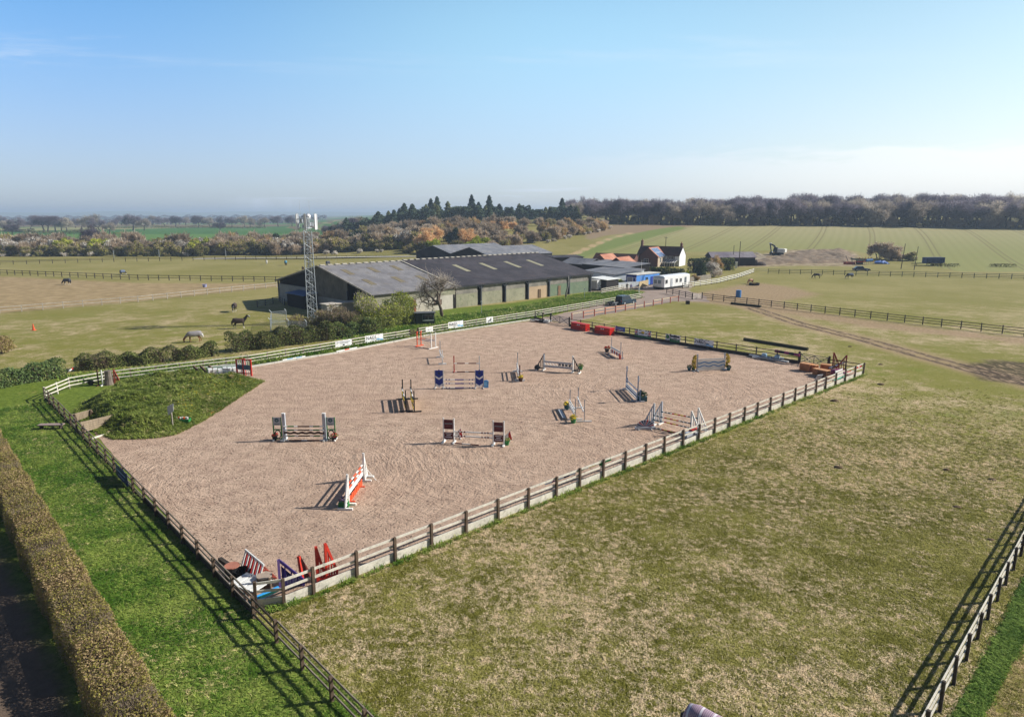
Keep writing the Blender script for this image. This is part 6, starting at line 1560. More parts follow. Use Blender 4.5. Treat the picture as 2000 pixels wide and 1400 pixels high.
# J11 white wings with fan filler, spread
t, L = jump('front element of the white winged spread beside the grey fence', (1276, 832), (1349, 849), 'white winged spread jump'); x = L / 2
for s in (-1, 1): wing(t, s * x, s, 2.05, .8, WHITE if s > 0 else LGREY, 3, None, .18, fm=WHITE)
for z in (1.0, .62): polebar(t, (-x, -.1, z), (x, -.1, z), B_MULTI)
polebar(t, (-x, -.5, .06), (x, -.5, .06), B_MULTI, .05, 'ground_pole')
t, L = jump('rear element of the white winged spread beside the grey fence', (1291, 828), (1362, 842), 'white winged spread jump'); x = L / 2
for s in (-1, 1): wing(t, s * x, s, 2.05, .8, WHITE if s > 0 else LGREY, 4, None, .18, fm=WHITE)
polebar(t, (-x, -.1, 1.15), (x, -.1, 1.15), B_MULTI)
def fan(label, p, rz, cols):
    t = thing('fan_filler', label, 'jump filler', p, rz); mb = MB(); n_ = 18
    for k in range(n_):
        a_, b_ = pi * k / n_, pi * (k + 1) / n_; mb.prism([(0, 0, .22), (.78 * cos(a_), 0, .22 + .62 * sin(a_)), (.78 * cos(b_), 0, .22 + .62 * sin(b_))], (0, .05, 0), cols[k % len(cols)])
    mb.build('fan', t); q = MB(); q.box((0, 0, .13), (1.75, .3, .2), LGREY); q.build('base_box', t); q = MB()
    for xx in (-.6, .5): q.box((xx, -.05, .04), (.08, .5, .08), WHITE)
    q.build('foot', t)
fan('grey fan filler with red and blue rays left of the white winged spread', P(1260, 838.5), 0.1, [LGREY, RED, LGREY, NAVY, LGREY, NAVY])
t2 = thing('jump_filler', 'red topped grey filler box behind the grey fence at the white winged spread', 'jump filler', P(1352, 852), d_ab.to_2d().angle_signed(Vector((1, 0)))); mb = MB(); mb.box((0, 0, .3), (2.0, .3, .45), LGREY); mb.build('box', t2); mb = MB(); mb.box((.3, 0, .6), (1.2, .34, .14), RED); mb.build('red_top', t2)
# J12 yellow flowers spread of thin white posts
for lab, a, b, hh in (('front element of the thin white post spread with yellow flowers', (1113, 800.5), (1123.5, 820), 1.95), ('rear element of the thin white post spread with yellow flowers', (1129, 797.5), (1141, 824), 2.05)):
    t, L = jump(lab, a, b, 'thin white post spread jump'); x = L / 2
    for s in (-1, 1): up(t, s * x, 0, hh, LGREY, .07, True, WHITE, fl=1.3)
    if 'front' in lab:
        for z in (1.0, .72, .42): polebar(t, (-x, -.08, z), (x, -.08, z), B_WHITE)
        mb = MB(); mb.beam((-x, -.1, .55), (x, -.1, .55), .05, .16, WHITE); mb.build('plank', t)
        for z in (.25, .12): mb = MB(); mb.beam((-x + .2, -1.0, z * .4 + .05), (x - .2, -.95, z * .4 + .05), .3, .05, LGREY); mb.build('low_plank', t)
    else: polebar(t, (-x, -.08, 1.12), (x, -.08, .95), B_WHITE)
flowerpot('green pot of yellow flowers at the far end of the thin white post spread', P(1107, 800), TEAL, YELF, 1.2); flowerpot('green pot of yellow flowers at the near end of the thin white post spread', P(1119.5, 826), GREEN, YELF, 1.15)
# J13 orange and white posts by the top kerb
for lab, a, b in (('front element of the orange and white post spread by the top kerb', (815, 676.5), (842.5, 681.5)), ('rear element of the orange and white post spread by the top kerb', (822.5, 675), (851, 679.5))):
    t, L = jump(lab, a, b, 'orange and white post spread jump'); x = L / 2
    up(t, -x, 0, 2.1, ORANGE, .11, True, ORANGE, fl=.9); up(t, x, 0, 2.15, WHITE, .11, True, WHITE, fl=.9); mb = MB(); mb.box((-x + .02, 0, 2.0), (.2, .16, .2), ORANGE); mb.build('cap_block', t)
    polebar(t, (-x, -.08, 1.08), (x, -.08, 1.02), [(1.4, ORANGE), (.6, LGREY), (1.6, BG), (.4, LGREY)])
    if 'front' in lab: polebar(t, (-x, -.6, .06), (x, -.3, .06), B_RW, .05, 'ground_pole')
# J14 white end-on
t, L = jump('narrow white jump seen end on left of the slim red post jump', (860, 699), (864, 711)); x = L / 2
for s in (-1, 1): wing(t, s * x, s, 1.75 if s > 0 else 2.2, .45, WHITE, 2, None, .3)
polebar(t, (-x, -.1, 1.0), (x, -.1, 1.0), B_WHITE)

# ------------------------------------------------------------------ heaps and stores of jump equipment
def flatwing(label, p, rz, H, W, m, lean=.0, m2=None, nm='jump_wing', grp=None, low=.08, bars=3):
    t = thing(nm, label, 'jump wing', p, rz, grp); mb = MB(); m2 = m2 or m
    def q(x_, z_): return Vector((x_, z_ * lean, z_))
    mb.beam(q(0, 0), q(0, H), .14, .12, m); mb.beam(q(0, H), q(W, H * low + .2), .10, .12, m2); mb.beam(q(0, .15), q(W, .15), .10, .12, m2); mb.beam(q(W, 0), q(W, H * low + .25), .1, .1, m2); mb.build('frame', t)
    s = MB()
    for i in range(bars): f = (i + 1) / (bars + 1); s.beam(q(W * f, .15), q(W * f, H + (H * low + .2 - H) * f), .07, .06, m2)
    s.build('slat', t); return t
BRICKRED = mat('bright_red_wing_paint', (206, 60, 44), .5, .12, 3)  # one even red for the leaning wings
flatwing('tall red jump wing leaning on the grey fence, rightmost of three', P(638, 1133), .6, 2.05, .55, BRICKRED, -.05); flatwing('narrow tall red jump wing leaning on the grey fence, middle of three', P(621, 1136), .35, 1.9, .35, BRICKRED, .02)
flatwing('shorter red and dark jump wing leaning on the grey fence, leftmost of three', P(592, 1141), 1.2, 1.5, .55, BRICKRED, .1, mat('brown_red_wing', (120, 64, 56)))
t = flatwing('purple jump wing with flame pattern beside the near arena corner', P(548, 1152), .35, 1.6, 1.1, PURPLE, .02, DPURPLE)
mb = MB(); mb.prism([(.1, .06, .1), (1.0, .06, .1), (.1, .06, 1.25)], (0, .03, 0), DPURPLE); mb.build('panel', t); mb = MB()
for i in range(6): xx = .18 + .12 * i; mb.prism([(xx, .05, .2), (xx + .09, .05, .2), (xx + .16, .05, .45 + .3 * (1 - i / 6)), (xx + .02, .05, .4 + .2 * (1 - i / 6))], (0, .006, 0), mat('pale_violet', (196, 186, 214), .6))
mb.build('flame_pattern', t)
t = thing('striped_gate', 'red and white striped jump gate propped up in the near arena corner', 'jump gate', P(489, 1128), radians(-46)); mb = MB(); n_ = 11
for k in range(n_): mb.box((-1.0 + 2.0 * k / (n_ - 1), .12 * 1, .55), (.13, .05, 1.0), RED if k % 2 else WHITE, rx=-.35)
mb.beam((-1.1, .29, 1.02), (1.1, .29, 1.02), .06, .12, WHITE); mb.build('slats', t); mb = MB(); mb.beam((-1.1, -.03, .12), (1.1, -.03, .12), .06, .12, RED); mb.build('bottom_rail', t)
def drum(label, p, r, h, m, topm):
    t = thing('drum', label, 'drum', p); mb = MB(); mb.lathe((0, 0, 0), [(r, 0), (r * 1.03, h * .33), (r, h * .36), (r * 1.03, h * .66), (r, h * .7), (r, h)], m, 16); mb.build('body', t); mb = MB(); mb.lathe((0, 0, h), [(r * 1.04, .0), (r * 1.04, .05), (.01, .05)], topm, 16); mb.build('lid', t)
drum('drum with a worn orange lid in the near corner heap', P(455, 1127), .36, .62, BLACK, mat('worn_orange_lid', (176, 116, 96), .8, .15, 3)); drum('drum with a beige lid beside the striped gate', P(518, 1146), .36, .6, WOODBROWN, mat('worn_beige_lid', (170, 152, 136), .8, .12, 3))
t = thing('tub', 'open black rubber tub between the drum and striped gate', 'tub', P(474, 1128)); mb = MB(); mb.lathe((0, 0, 0), [(.32, 0), (.42, .45), (.38, .45), (.28, .08), (.01, .08)], RUBBER, 16); mb.build('shell', t)
t = thing('wooden_beam', 'dark beam lying behind the drum in the near arena corner', 'beam', P(447, 1108), radians(-42)); mb = MB(); mb.beam((-1, 0, .12), (1.1, 0, .16), .2, .2, WOODDARK); mb.build('beam', t)
t = thing('white_pallet', 'white slatted jump panels lying flat in the near arena corner', 'jump panel', P(490, 1152), radians(-25)); mb = MB()
for k in range(7): mb.box((-.75 + .25 * k, 0, .42 + .02 * (k % 2)), (.2, 1.2, .05), WHITE)
for yy in (-.5, .5): mb.box((0, yy, .36), (1.8, .1, .07), LGREY)
mb.build('boards', t); mb = MB(); 
for xx in (-.7, .7):
    for yy in (-.5, .5): mb.box((xx, yy, .17), (.08, .08, .34), WOODDARK)
mb.build('leg', t)
t = thing('rusty_frame', 'rusty metal frame lying behind the striped gate', 'frame', P(512, 1120), radians(-46)); mb = MB(); mb.beam((-1, 0, .3), (1, 0, .2), .06, .06, REDPOST); mb.beam((-1, .3, .1), (1, .3, .05), .06, .06, REDPOST)
for k in range(5): mb.beam((-1 + .5 * k, 0, .27), (-1 + .5 * k, .3, .08), .05, .05, REDPOST)
mb.build('bars', t)
def lying(label, a, b, bands, r=.055, nm='jump_pole', z=None, cat_='jump pole'):
    a, b = Vector(a), Vector(b); t = thing(nm, label, cat_, a); mb = MB(); zz = Vector((0, 0, r if z is None else z)); striped(mb, zz, b - a + zz, r, bands); mb.build('shaft', t); return t
nA = Vector((-d_ab.y, d_ab.x, 0))
lying('pale green pole lying along the kickboard at the near corner', posts_ab[0] + nA * .3 + d_ab * .3, posts_ab[0] + nA * .3 + d_ab * 3.9, [(1, mat('mint_paint', (88, 196, 156), .5, .05, 3))], .055, 'jump_pole', .36)
lying('bright blue plank bundle at the near corner of the arena', posts_ab[0] + nA * .34 - d_ab * .15, posts_ab[0] + nA * .55 + d_ab * 1.35, [(1, mat('cyan_blue_paint', (52, 152, 220), .45, .05, 3))], .14, 'plank_bundle', .3, 'planks')
p_ = P(1086, 966) + nA * .3; lying('striped pink and white pole hung along the grey fence middle rail', P(1070, 975) + nA * .25, P(1128, 952) + nA * .25, [(1, WHITE), (1, MAGENTA), (1, WHITE), (1, NAVY), (1, WHITE)], .05, 'jump_pole', .95)
lying('green yellow and white pole hung along the grey fence top rail', P(1132, 951) + nA * .25, P(1186, 930) + nA * .25, [(1, GREEN), (.6, WHITE), (1.2, YELLOW), (.6, WHITE), (.8, GREEN)], .06, 'jump_pole', 1.05)
t = thing('pole_cup', 'green jump cup bracket fixed at a post of the grey fence', 'bracket', P(1178, 934) + nA * .2); mb = MB(); mb.box((0, 0, 1.05), (.3, .2, .3), GREEN); mb.beam((.05, 0, 1.1), (.7, .2, 1.25), .08, .1, GREEN); mb.build('bracket', t)
# right corner store
def tunnel(label, p, rz, s=1.0, m=None):
    t = thing('jump_block', label, 'jump block', p, rz); m = m or mat('varnished_orange_wood', (176, 112, 66), .6, .15, 2); mb = MB(); W_, D_, H_ = .72 * s, 1.15 * s, .80 * s
    mb.box((-W_ / 2, 0, H_ / 2), (.08, D_, H_), m); mb.box((W_ / 2, 0, H_ / 2), (.08, D_, H_), m); mb.box((0, 0, H_ + .04), (W_ + .12, D_ + .06, .08), mat('pale_wood_top', (204, 150, 104), .6, .1, 2)); mb.build('shell', t)
    q = MB(); q.box((0, D_ * .2, H_ / 2), (W_ - .1, .06, H_ - .02), BROWN); q.build('inner_board', t); q = MB(); q.box((0, -D_ * .45, H_ * .3), (W_ - .1, .05, .1), m); q.box((0, -D_ * .45, H_ * .62), (W_ - .1, .05, .1), m); q.build('cross_bar', t)
tunnel('tall brown wooden jump block, leftmost in the right corner store', P(1574, 724), .7, 1.05); tunnel('second tall brown jump block beside the leftmost one', P(1586, 725), .75, .95)
tunnel('low curved brown jump block in front of the tall blocks', P(1597, 732), .5, .8); tunnel('dark brown jump block nearest the grey fence in the right store', P(1608, 736), .6, .95, mat('dark_varnish', (112, 74, 48), .6, .15, 2))
tunnel('brown crate block behind the low blocks in the right store', P(1612, 724), .9, .9)
flatwing('red jump wing standing at the back left of the right corner store', P(1626, 719), .1, 1.9, .8, mat('brick_red_paint', (160, 66, 52), .55, .12, 3)); flatwing('red jump wing standing at the back right of the right corner store', P(1651, 723), pi - .1, 1.8, 1.0, mat('brick_red_paint'))
lying('yellow and black pole leaning between the red wings of the right store', P(1632, 714), P(1668, 722), [(1, YELLOW), (.5, BLACK), (1, YELLOW), (.5, BLACK), (1, YELLOW), (.5, BLACK), (1, YELLOW)], .05, 'jump_pole', .75)
t = thing('folded_banner', 'crumpled magenta banner heap in the right corner store', 'banner heap', P(1637, 732)); mb = MB(); mb.blob((0, 0, .25), (1.1, .7, .42), MAGENTA, 14, 7, .16, 4); mb.build('heap', t, True)
lying('navy plank propped over the magenta heap', P(1618, 727), P(1648, 716), [(1, NAVY)], .09, 'plank', .5, 'plank')
t = thing('jump_filler', 'white slatted panel leaning on the fence in the right store', 'jump panel', P(1646, 742) + nA * .35, atan2(d_ab.y, d_ab.x)); mb = MB()
for k in range(4): mb.box((0, .05 * k, .2 + .26 * k), (1.9, .04, .2), WHITE)
for xx in (-.9, .9): mb.beam((xx, 0, 0), (xx, .2, 1.15), .08, .05, WHITE)
mb.build('boards', t)
t = thing('jump_filler', 'white and grey tilted panel at the foot of the dark jump block', 'jump panel', P(1609, 746) + nA * .6, .4); mb = MB(); mb.box((0, 0, .4), (.8, .06, .8), LGREY, rx=.5); mb.build('board', t)
for lab, u0, u1, cols, zz in (('red and white plank tied to the grey fence at its right end', 1672, 1685, [(1, RED), (.3, WHITE), (1, RED)], 1.02), ('red plank on the fence left of the end plank', 1658, 1669, [(1, RED), (.5, WHITE)], .78), ('mint green pole low on the fence in the right store', 1633, 1652, [(1, mat('mint_paint'))], .55), ('cream painted pole low on the fence in the right store', 1615, 1632, [(1, mat('cream_rail'))], .5)):
    a = P(*lerp_px((1612, 761), (1686, 731.5), u0)); b = P(*lerp_px((1612, 761), (1686, 731.5), u1)); lying(lab, a + nA * .25, b + nA * .25, cols, .11 if 'plank' in lab else .06, 'plank' if 'plank' in lab else 'jump_pole', zz, 'plank' if 'plank' in lab else 'jump pole')
# far fence items
t = lying('magenta and black banded pole resting on the far arena fence', P(1513, 702), P(1560, 711), [(1, MAGENTA), (1, BLACK), (1, MAGENTA), (1, BLACK), (1, MAGENTA)], .19, 'jump_pole', 1.1)
t = thing('jump_heap', 'heap of white and pale blue jump fillers along the far kickboard', 'jump fillers', P(1512, 704), radians(-40)); mb = MB(); rr = random.Random(9)
for i in range(7): mb.box((rr.uniform(-2.2, 2.2), rr.uniform(-.3, .3), .14 + .12 * (i % 3)), (rr.uniform(.8, 2.4), .3, .14), LGREY if i % 3 else WHITE, rz=rr.uniform(-.3, .3))
mb.build('planks', t); mb = MB(); 
for xx in (-1.3, .3): mb.lathe((xx, .1, .3), [(.3, 0), (.36, .12), (.3, .4), (.05, .45)], mat('pale_blue_filler', (158, 190, 214), .5, .08, 2), 12)
mb.build('filler', t)
log = lying('long dark tree trunk pole lying in the grass beyond the far fence', P(1453, 664.5), P(1578, 684.5), [(1, mat('dark_log_bark', (70, 68, 52), .95, .25, 1, .3))], .21, 'log', .2, 'log')
lying('dark log lying outside the right paddock fence', P(1428, 594), P(1486, 600.5), [(1, mat('dark_log_bark'))], .25, 'log', .2, 'log')
# red water barriers
BARR = mat('red_barrier_plastic', (214, 46, 34), .4, .08, 2)
def barrier(lab, a, b, k=6):
    a, b = P(*a), P(*b); d = b - a; t = thing('barrier_stack', lab, 'barriers', (a + b) / 2, atan2(d.y, d.x)); L = d.length
    for j in range(k):
        y = .16 * j - .3; mb = MB(); mb.box((0, y, .12), (L, .13, .2), BARR); mb.box((0, y, 1.02), (L, .13, .14), BARR)
        n_ = 12
        for i in range(n_): mb.box((-L / 2 + .09 + (L - .18) * i / (n_ - 1), y, .58), (.10, .10, .74), BARR)
        mb.box((0, y, .6), (L * .9, .05, .3), BARR); mb.build('barrier', t)
    for xx in (-.15, .22): mb = MB(); mb.box((xx, -.39, .85), (.2, .02, .18), WHITE); mb.build('reflector', t)
barrier('stack of red plastic barriers beside the far gate', (1118, 641.5), (1147, 647)); barrier('second stack of red plastic barriers nearer the blue banner', (1164, 650), (1194, 655), 7)
t = thing('plank_heap', 'heap of brown boards and leaves between the red barrier stacks', 'heap', P(1156, 649)); mb = MB(); rr = random.Random(2)
for i in range(6): mb.box((rr.uniform(-.5, .5), rr.uniform(-.3, .3), .1 + .08 * i), (rr.uniform(.4, .9), .2, .08), WOODBROWN, rz=rr.uniform(-1, 1))
mb.build('boards', t)
# poles at the far corner
t = thing('pole_heap', 'heap of black and white jump poles at the far arena corner', 'jump poles', P(1056, 629), radians(-35)); mb = MB(); rr = random.Random(4)
for i in range(9): y = rr.uniform(-.6, .6); a_ = rr.uniform(-.3, .3); striped(mb, (-1.8, y, .15 + .1 * (i % 4)), (1.8, y + a_, .12 + .12 * (i % 3)), .07, [(1, BLACK if i % 2 else WHITE), (1, WHITE if i % 3 else MAROON), (1, BLACK), (1, WHITE)])
mb.build('poles', t); mb = MB()
for xx in (1.1, 1.45, 1.8): mb.box((xx, -.35, .35), (.22, .3, .5), WHITE)
mb.build('white_block', t)
# heap and red frames on the mound corner
def redframe(lab, p, rz):
    t = thing('jump_wing', lab, 'jump wing', p, rz); mb = MB()
    for xx in (-.48, .48): mb.box((xx, 0, .95), (.14, .14, 1.9), RED)
    mb.beam((-.55, 0, 1.85), (.55, 0, 1.92), .12, .1, RED); mb.beam((-.5, 0, .3), (.5, 0, .3), .1, .1, RED); mb.build('frame', t); mb = MB(); mb.box((0, -.03, .98), (.82, .05, .56), mat('slate_blue_panel', (96, 116, 140), .6, .08, 2)); mb.build('panel', t); mb = MB()
    for k in range(4):
        for z0, z1 in ((.1, .66), (1.28, 1.82)): mb.box((-.34 + .23 * k, 0, (z0 + z1) / 2), (.09, .05, z1 - z0), WHITE)
    mb.build('slat', t); mb = MB(); mb.box((0, -.06, 1.0), (.3, .02, .06), NAVY); mb.build('lettering', t)
redframe('red framed wing with slate panel at the mound tip, left one', P(471.5, 733), -.08); redframe('red framed wing with slate panel at the mound tip, right one', P(484, 734), -.16)
t = thing('filler_row', 'row of white jump fillers stacked behind the mound tip', 'jump fillers', P(452, 731), .45); mb = MB(); rr = random.Random(6)
for i in range(8): mb.box((-2.2 + .52 * i, rr.uniform(-.2, .2), .45), (.42, .9, .8 - .05 * (i % 3)), WHITE, rz=rr.uniform(-.15, .15))
mb.build('filler', t)
t = thing('rail_heap', 'heap of white and green jump rails at the top of the mound', 'jump rails', P(438, 722), .4); mb = MB()
for i in range(8): mb.beam((rr.uniform(-2, -1), rr.uniform(-.6, .6), .2 + .1 * (i % 4)), (rr.uniform(1, 2.2), rr.uniform(-.6, .6), .35 + .1 * (i % 3)), .08, .1, WHITE if i % 3 else mat('faded_green', (120, 150, 130), .7))
mb.build('rails', t)
t = thing('grey_rail_heap', 'small heap of grey metal jump parts on the mound', 'jump parts', P(440, 741)); t.location.z = .5; mb = MB()
for i in range(9): mb.tube((rr.uniform(-1, -.3), rr.uniform(-.5, .5), .1 + .04 * i), (rr.uniform(.3, 1.2), rr.uniform(-.5, .5), .1 + .03 * i), .05, DSTEEL if i % 2 else STEEL, 6)
mb.build('tubes', t)
for k, (u, v) in enumerate(((386, 733), (400, 733), (416, 732))):
    t = thing('log_post', ('leftmost', 'middle', 'rightmost')[k] + ' of three weathered posts leaning by the mound heap', 'post', P(u, v)); mb = MB(); mb.beam((-.4, 0, 1.1), (.5, 0, 0), .2, .22, WOODBROWN); mb.build('post', t)
# ------------------------------------------------------------------ mound, ramps, props
mp_ = [Vector(p).to_2d() for p in (P(148, 806), P(176, 838), P(222, 858), P(300, 856), P(345, 849), P(400, 820), P(440, 795), P(480, 768), P(514, 746), P(476, 736), P(420, 741), P(340, 746), P(262, 752), P(205, 768), P(165, 786))]
poly = [(p.x, p.y) for p in mp_]; x0, x1 = min(p[0] for p in poly), max(p[0] for p in poly); y0, y1 = min(p[1] for p in poly), max(p[1] for p in poly)
gx = np.linspace(x0 - 1, x1 + 1, 150); gy = np.linspace(y0 - 1, y1 + 1, 130); X, Y = np.meshgrid(gx, gy); D = sdist(X, Y, poly)
def mound_h(X, Y, D):
    nz = np.array([mnoise.fractal(Vector((a * .55, b * .55, 3)), 1.0, 2.0, 4) for a, b in zip(X.ravel(), Y.ravel())]).reshape(X.shape)
    nf = np.array([mnoise.noise(Vector((a * 2.6, b * 2.6, 9))) for a, b in zip(X.ravel(), Y.ravel())]).reshape(X.shape)
    t_ = np.clip(D / 3.0, 0, 1); base = t_ * t_ * (3 - 2 * t_); west = np.clip((-28.5 - X) / 6.0, -.6, 1)
    return np.where(D > -.3, base * (.74 + .62 * west + .50 * nz) + .16 * nf * np.clip(D + .3, 0, 1) - .02, -.15)
Z = mound_h(X, Y, D)
ny_, nx_ = X.shape; ii = np.arange(nx_ * ny_).reshape(ny_, nx_); Fq = np.stack([ii[:-1, :-1], ii[:-1, 1:], ii[1:, 1:], ii[1:, :-1]], -1).reshape(-1, 4)
keep = (D.ravel()[Fq] > -.6).any(1)
mm_, nt, bs = new_mat('mound_turf'); pos = nt.new('ShaderNodeNewGeometry').outputs['Position']
n1 = nt.noise(pos, .5, 4, .6); n2 = nt.noise(pos, 3.5, 5, .7)
c = nt.mix(nt.ramp(n2, .36, .64), srgb(96, 108, 40), srgb(146, 156, 76)); c = nt.mix(nt.ramp(nt.math('ADD', nt.math('MULTIPLY', n1, .6), nt.math('MULTIPLY', n2, .4)), .55, .66), c, srgb(150, 132, 92))
nt.put(bs.inputs['Base Color'], c); bs.inputs['Roughness'].default_value = .95; nt.put(bs.inputs['Normal'], nt.bump(n2, .9, .12))
MOUND = np_mesh('grass_mound', np.stack([X, Y, Z], -1).reshape(-1, 3), Fq[keep], [mm_], smooth=True)
tag(link('grass_mound', MOUND), 'grassy earth mound at the left end of the arena', kind='structure')
def mz(x, y):
    j = int(np.clip((x - gx[0]) / (gx[1] - gx[0]), 0, nx_ - 1)); i = int(np.clip((y - gy[0]) / (gy[1] - gy[0]), 0, ny_ - 1)); return max(0, float(Z[i, j]))
RAMP = mat('silvered_ramp_timber', (168, 150, 128), .9, .2, 1.2, .25, stretch=(1, 6, 1), dirt=((116, 104, 84), .5))
def ramp(lab, c0, c1, c2, c3, h0, h1, nb=5):
    """sloping face of boards; c0,c1 lower edge, c2,c3 upper edge (ground pixels) and heights"""
    a, b, c, d = P(*c0), P(*c1), P(*c2), P(*c3); t = thing('jump_ramp', lab, 'cross country jump', a); mb = MB(); o_ = a
    a, b, c, d = [q - o_ + Vector((0, 0, h)) for q, h in ((a, h0), (b, h0), (c, h1), (d, h1))]; n = (b - a).cross(d - a).normalized(); n = n if n.z > 0 else -n
    for k in range(nb):
        f0, f1 = k / nb + .01, (k + 1) / nb - .01; vs = [a.lerp(d, f0), b.lerp(c, f0), b.lerp(c, f1), a.lerp(d, f1)]; mb.prism(vs, -n * .07, RAMP)
    mb.build('board', t); q = MB()
    for f in (.08, .92):
        lo, hi = a.lerp(b, f), d.lerp(c, f); q.beam(hi - n * .1, Vector((hi.x, hi.y, 0)), .12, .12, WOODBROWN); q.beam(lo - n * .12, hi - n * .12, .1, .1, WOODBROWN)
    q.build('leg', t)
ramp('large sloping board ramp beside the dark left fence', (168, 846), (237, 828), (229, 831), (160, 848), .15, 1.05); ramp('smaller sloping board ramp behind the large one', (146, 825), (187, 814), (180, 817), (143, 827), .15, .85)
t = thing('bench', 'low plank bench on the green verge left of the fence', 'bench', P(101, 840), radians(3)); mb = MB(); mb.box((0, 0, .5), (2.0, .55, .08), mat('mauve_grey_plank', (158, 138, 134), .9, .12, 1.5)); mb.build('seat', t); mb = MB()
for xx in (-.8, .8): mb.box((xx, 0, .23), (.1, .4, .45), WOODDARK)
mb.build('leg', t)
lying('bleached board lying at the foot of the large ramp', P(180, 858), P(216, 847), [(1, WOODPALE)], .09, 'board', .08, 'board')
t = thing('sign_board', 'grey board sign on a post at the foot of the mound', 'sign', P(338, 838)); t.location.z = mz(*t.location[:2]) - .05; mb = MB(); mb.box((0, 0, 1.0), (.09, .09, 2.0), WOODGREY); mb.build('post', t); mb = MB(); mb.prism([(-.28, -.06, 1.05), (.22, -.06, 1.45), (.26, -.06, 2.1), (-.26, -.06, 1.85)], (0, .04, 0), LGREY); mb.build('board', t)
t = thing('crate', 'low green crate holding orange cups at the mound foot', 'crate', P(357, 829), .1); t.location.z = mz(*t.location[:2]) + .05; mb = MB()
for yy in (-.3, .3): mb.box((0, yy, .16), (1.25, .04, .26), GREEN)
for xx in (-.62, .62): mb.box((xx, 0, .16), (.04, .6, .26), GREEN)
for k in range(5): mb.box((-.5 + .25 * k, 0, .06), (.16, .62, .04), GREEN)
mb.build('slats', t); mb = MB()
for k in range(7): mb.lathe((-.45 + .15 * k, .1 * (k % 2), .2), [(.06, 0), (.08, .22), (.07, .22)], (ORANGE if k % 3 == 1 else WHITE), 8)
mb.build('cup', t)
lying('orange and white pole lying at the sand edge below the mound', P(405, 813.5), P(438, 793.5), [(.5, WHITE), (1.2, ORANGE), (.4, WHITE), (1.2, ORANGE), (.5, WHITE)], .07)
for lab, pts, z in (('orange white pole lying on grass beside the top kerb', ((657, 688), (697, 680)), .07), ('white board lying along the top kerb by the small gate', ((772, 664), (803, 657)), .07)): lying(lab, P(*pts[0]), P(*pts[1]), [(1, WHITE), (.6, ORANGE if 'orange' in lab else WHITE), (1, WHITE)], .09)
lying('pale blue and white pole on the grass left of the top kerb', P(552, 705), P(596, 697.5), [(.6, WHITE), (.8, mat('pale_blue_filler')), (.5, WHITE), (.8, mat('pale_blue_filler')), (.5, WHITE)], .10)
lying('red and white pole end sticking out of the hedge on the verge', P(136, 731), P(148, 722), [(1, WHITE), (1, RED), (1, WHITE)], .08, z=.4)
t = thing('stump', 'weathered grey tree stump standing inside the top fence', 'stump', P(214, 751)); mb = MB(); mb.lathe((0, 0, 0), [(.55, 0), (.42, .5), (.34, 1.2), (.36, 1.55), (.01, 1.58)], mat('grey_bark', (120, 110, 100), .95, .25, 2, .4), 12); mb.build('trunk', t)
t = flatwing('rust red slatted jump wing beside the grey stump', P(224, 751), .3, 1.6, .5, REDPOST, .12)
for u, m, lab in ((193, BROWN, 'dark slim jump post left of the white one'), (201, WHITE, 'white slim jump post beside the grey stump')):
    t = thing('jump_post', lab, 'jump post', P(u, 753)); mb = MB(); mb.box((0, 0, .85), (.1, .1, 1.7), m); mb.build('post', t); q = MB(); q.box((0, 0, .05), (.12, .8, .1), m); q.build('foot', t)
t = thing('jump_bracket', 'dark metal jump bracket heap by the slim posts', 'bracket', P(178, 752)); mb = MB(); mb.box((0, 0, .3), (.5, .2, .5), BLACK, ry=.5); mb.box((.4, 0, .25), (.7, .15, .12), BLACK); mb.build('bracket', t)
# things in the paddocks
t = thing('traffic_cone', 'orange cone alone in the left pasture', 'cone', P(66, 645)); mb = MB(); mb.lathe((0, 0, .05), [(.2, 0), (.05, .95), (.04, 1.0), (.01, 1.0)], ORANGE, 12); mb.build('cone', t); mb = MB(); mb.box((0, 0, .03), (.55, .55, .06), ORANGE); mb.build('base', t); mb = MB(); mb.lathe((0, 0, .4), [(.142, 0), (.108, .22)], WHITE, 12); mb.build('band', t)
t = thing('water_tub', 'pale blue water tub by the weathered left paddock fence', 'tub', P(400, 561)); mb = MB(); mb.lathe((0, 0, 0), [(.4, 0), (.55, .75), (.5, .75), (.35, .1), (.01, .1)], mat('pale_lilac_plastic', (150, 156, 196), .5, .06, 2), 14); mb.build('shell', t)
t = thing('water_drum', 'upright blue plastic drum in the right paddock', 'drum', P(1442, 580.5)); mb = MB(); mb.lathe((0, 0, 0), [(.55, 0), (.6, .5), (.58, .52), (.6, 1.0), (.58, 1.02), (.56, 1.55), (.01, 1.58)], mat('blue_drum_plastic', (66, 124, 186), .45, .08, 2), 14); mb.build('body', t)
t = thing('hay_ring', 'dark round hay feeder on trampled ground in the right paddock', 'feeder', P(1473, 557)); mb = MB(); mb.lathe((0, 0, 0), [(1.25, 0), (1.35, .55), (1.25, .6), (1.0, .3), (.01, .28)], RUBBER, 20); mb.build('ring', t); mb = MB(); mb.blob((0, 0, .32), (.9, .9, .22), mat('hay', (190, 160, 96), .95, .2, 4), 12, 6, .2); mb.build('hay', t)
t = thing('block', 'small black square block at the paddock corner below the small gate', 'block', P(1343, 594)); mb = MB(); mb.box((0, 0, .35), (.7, .7, .7), BLACK); mb.build('body', t)
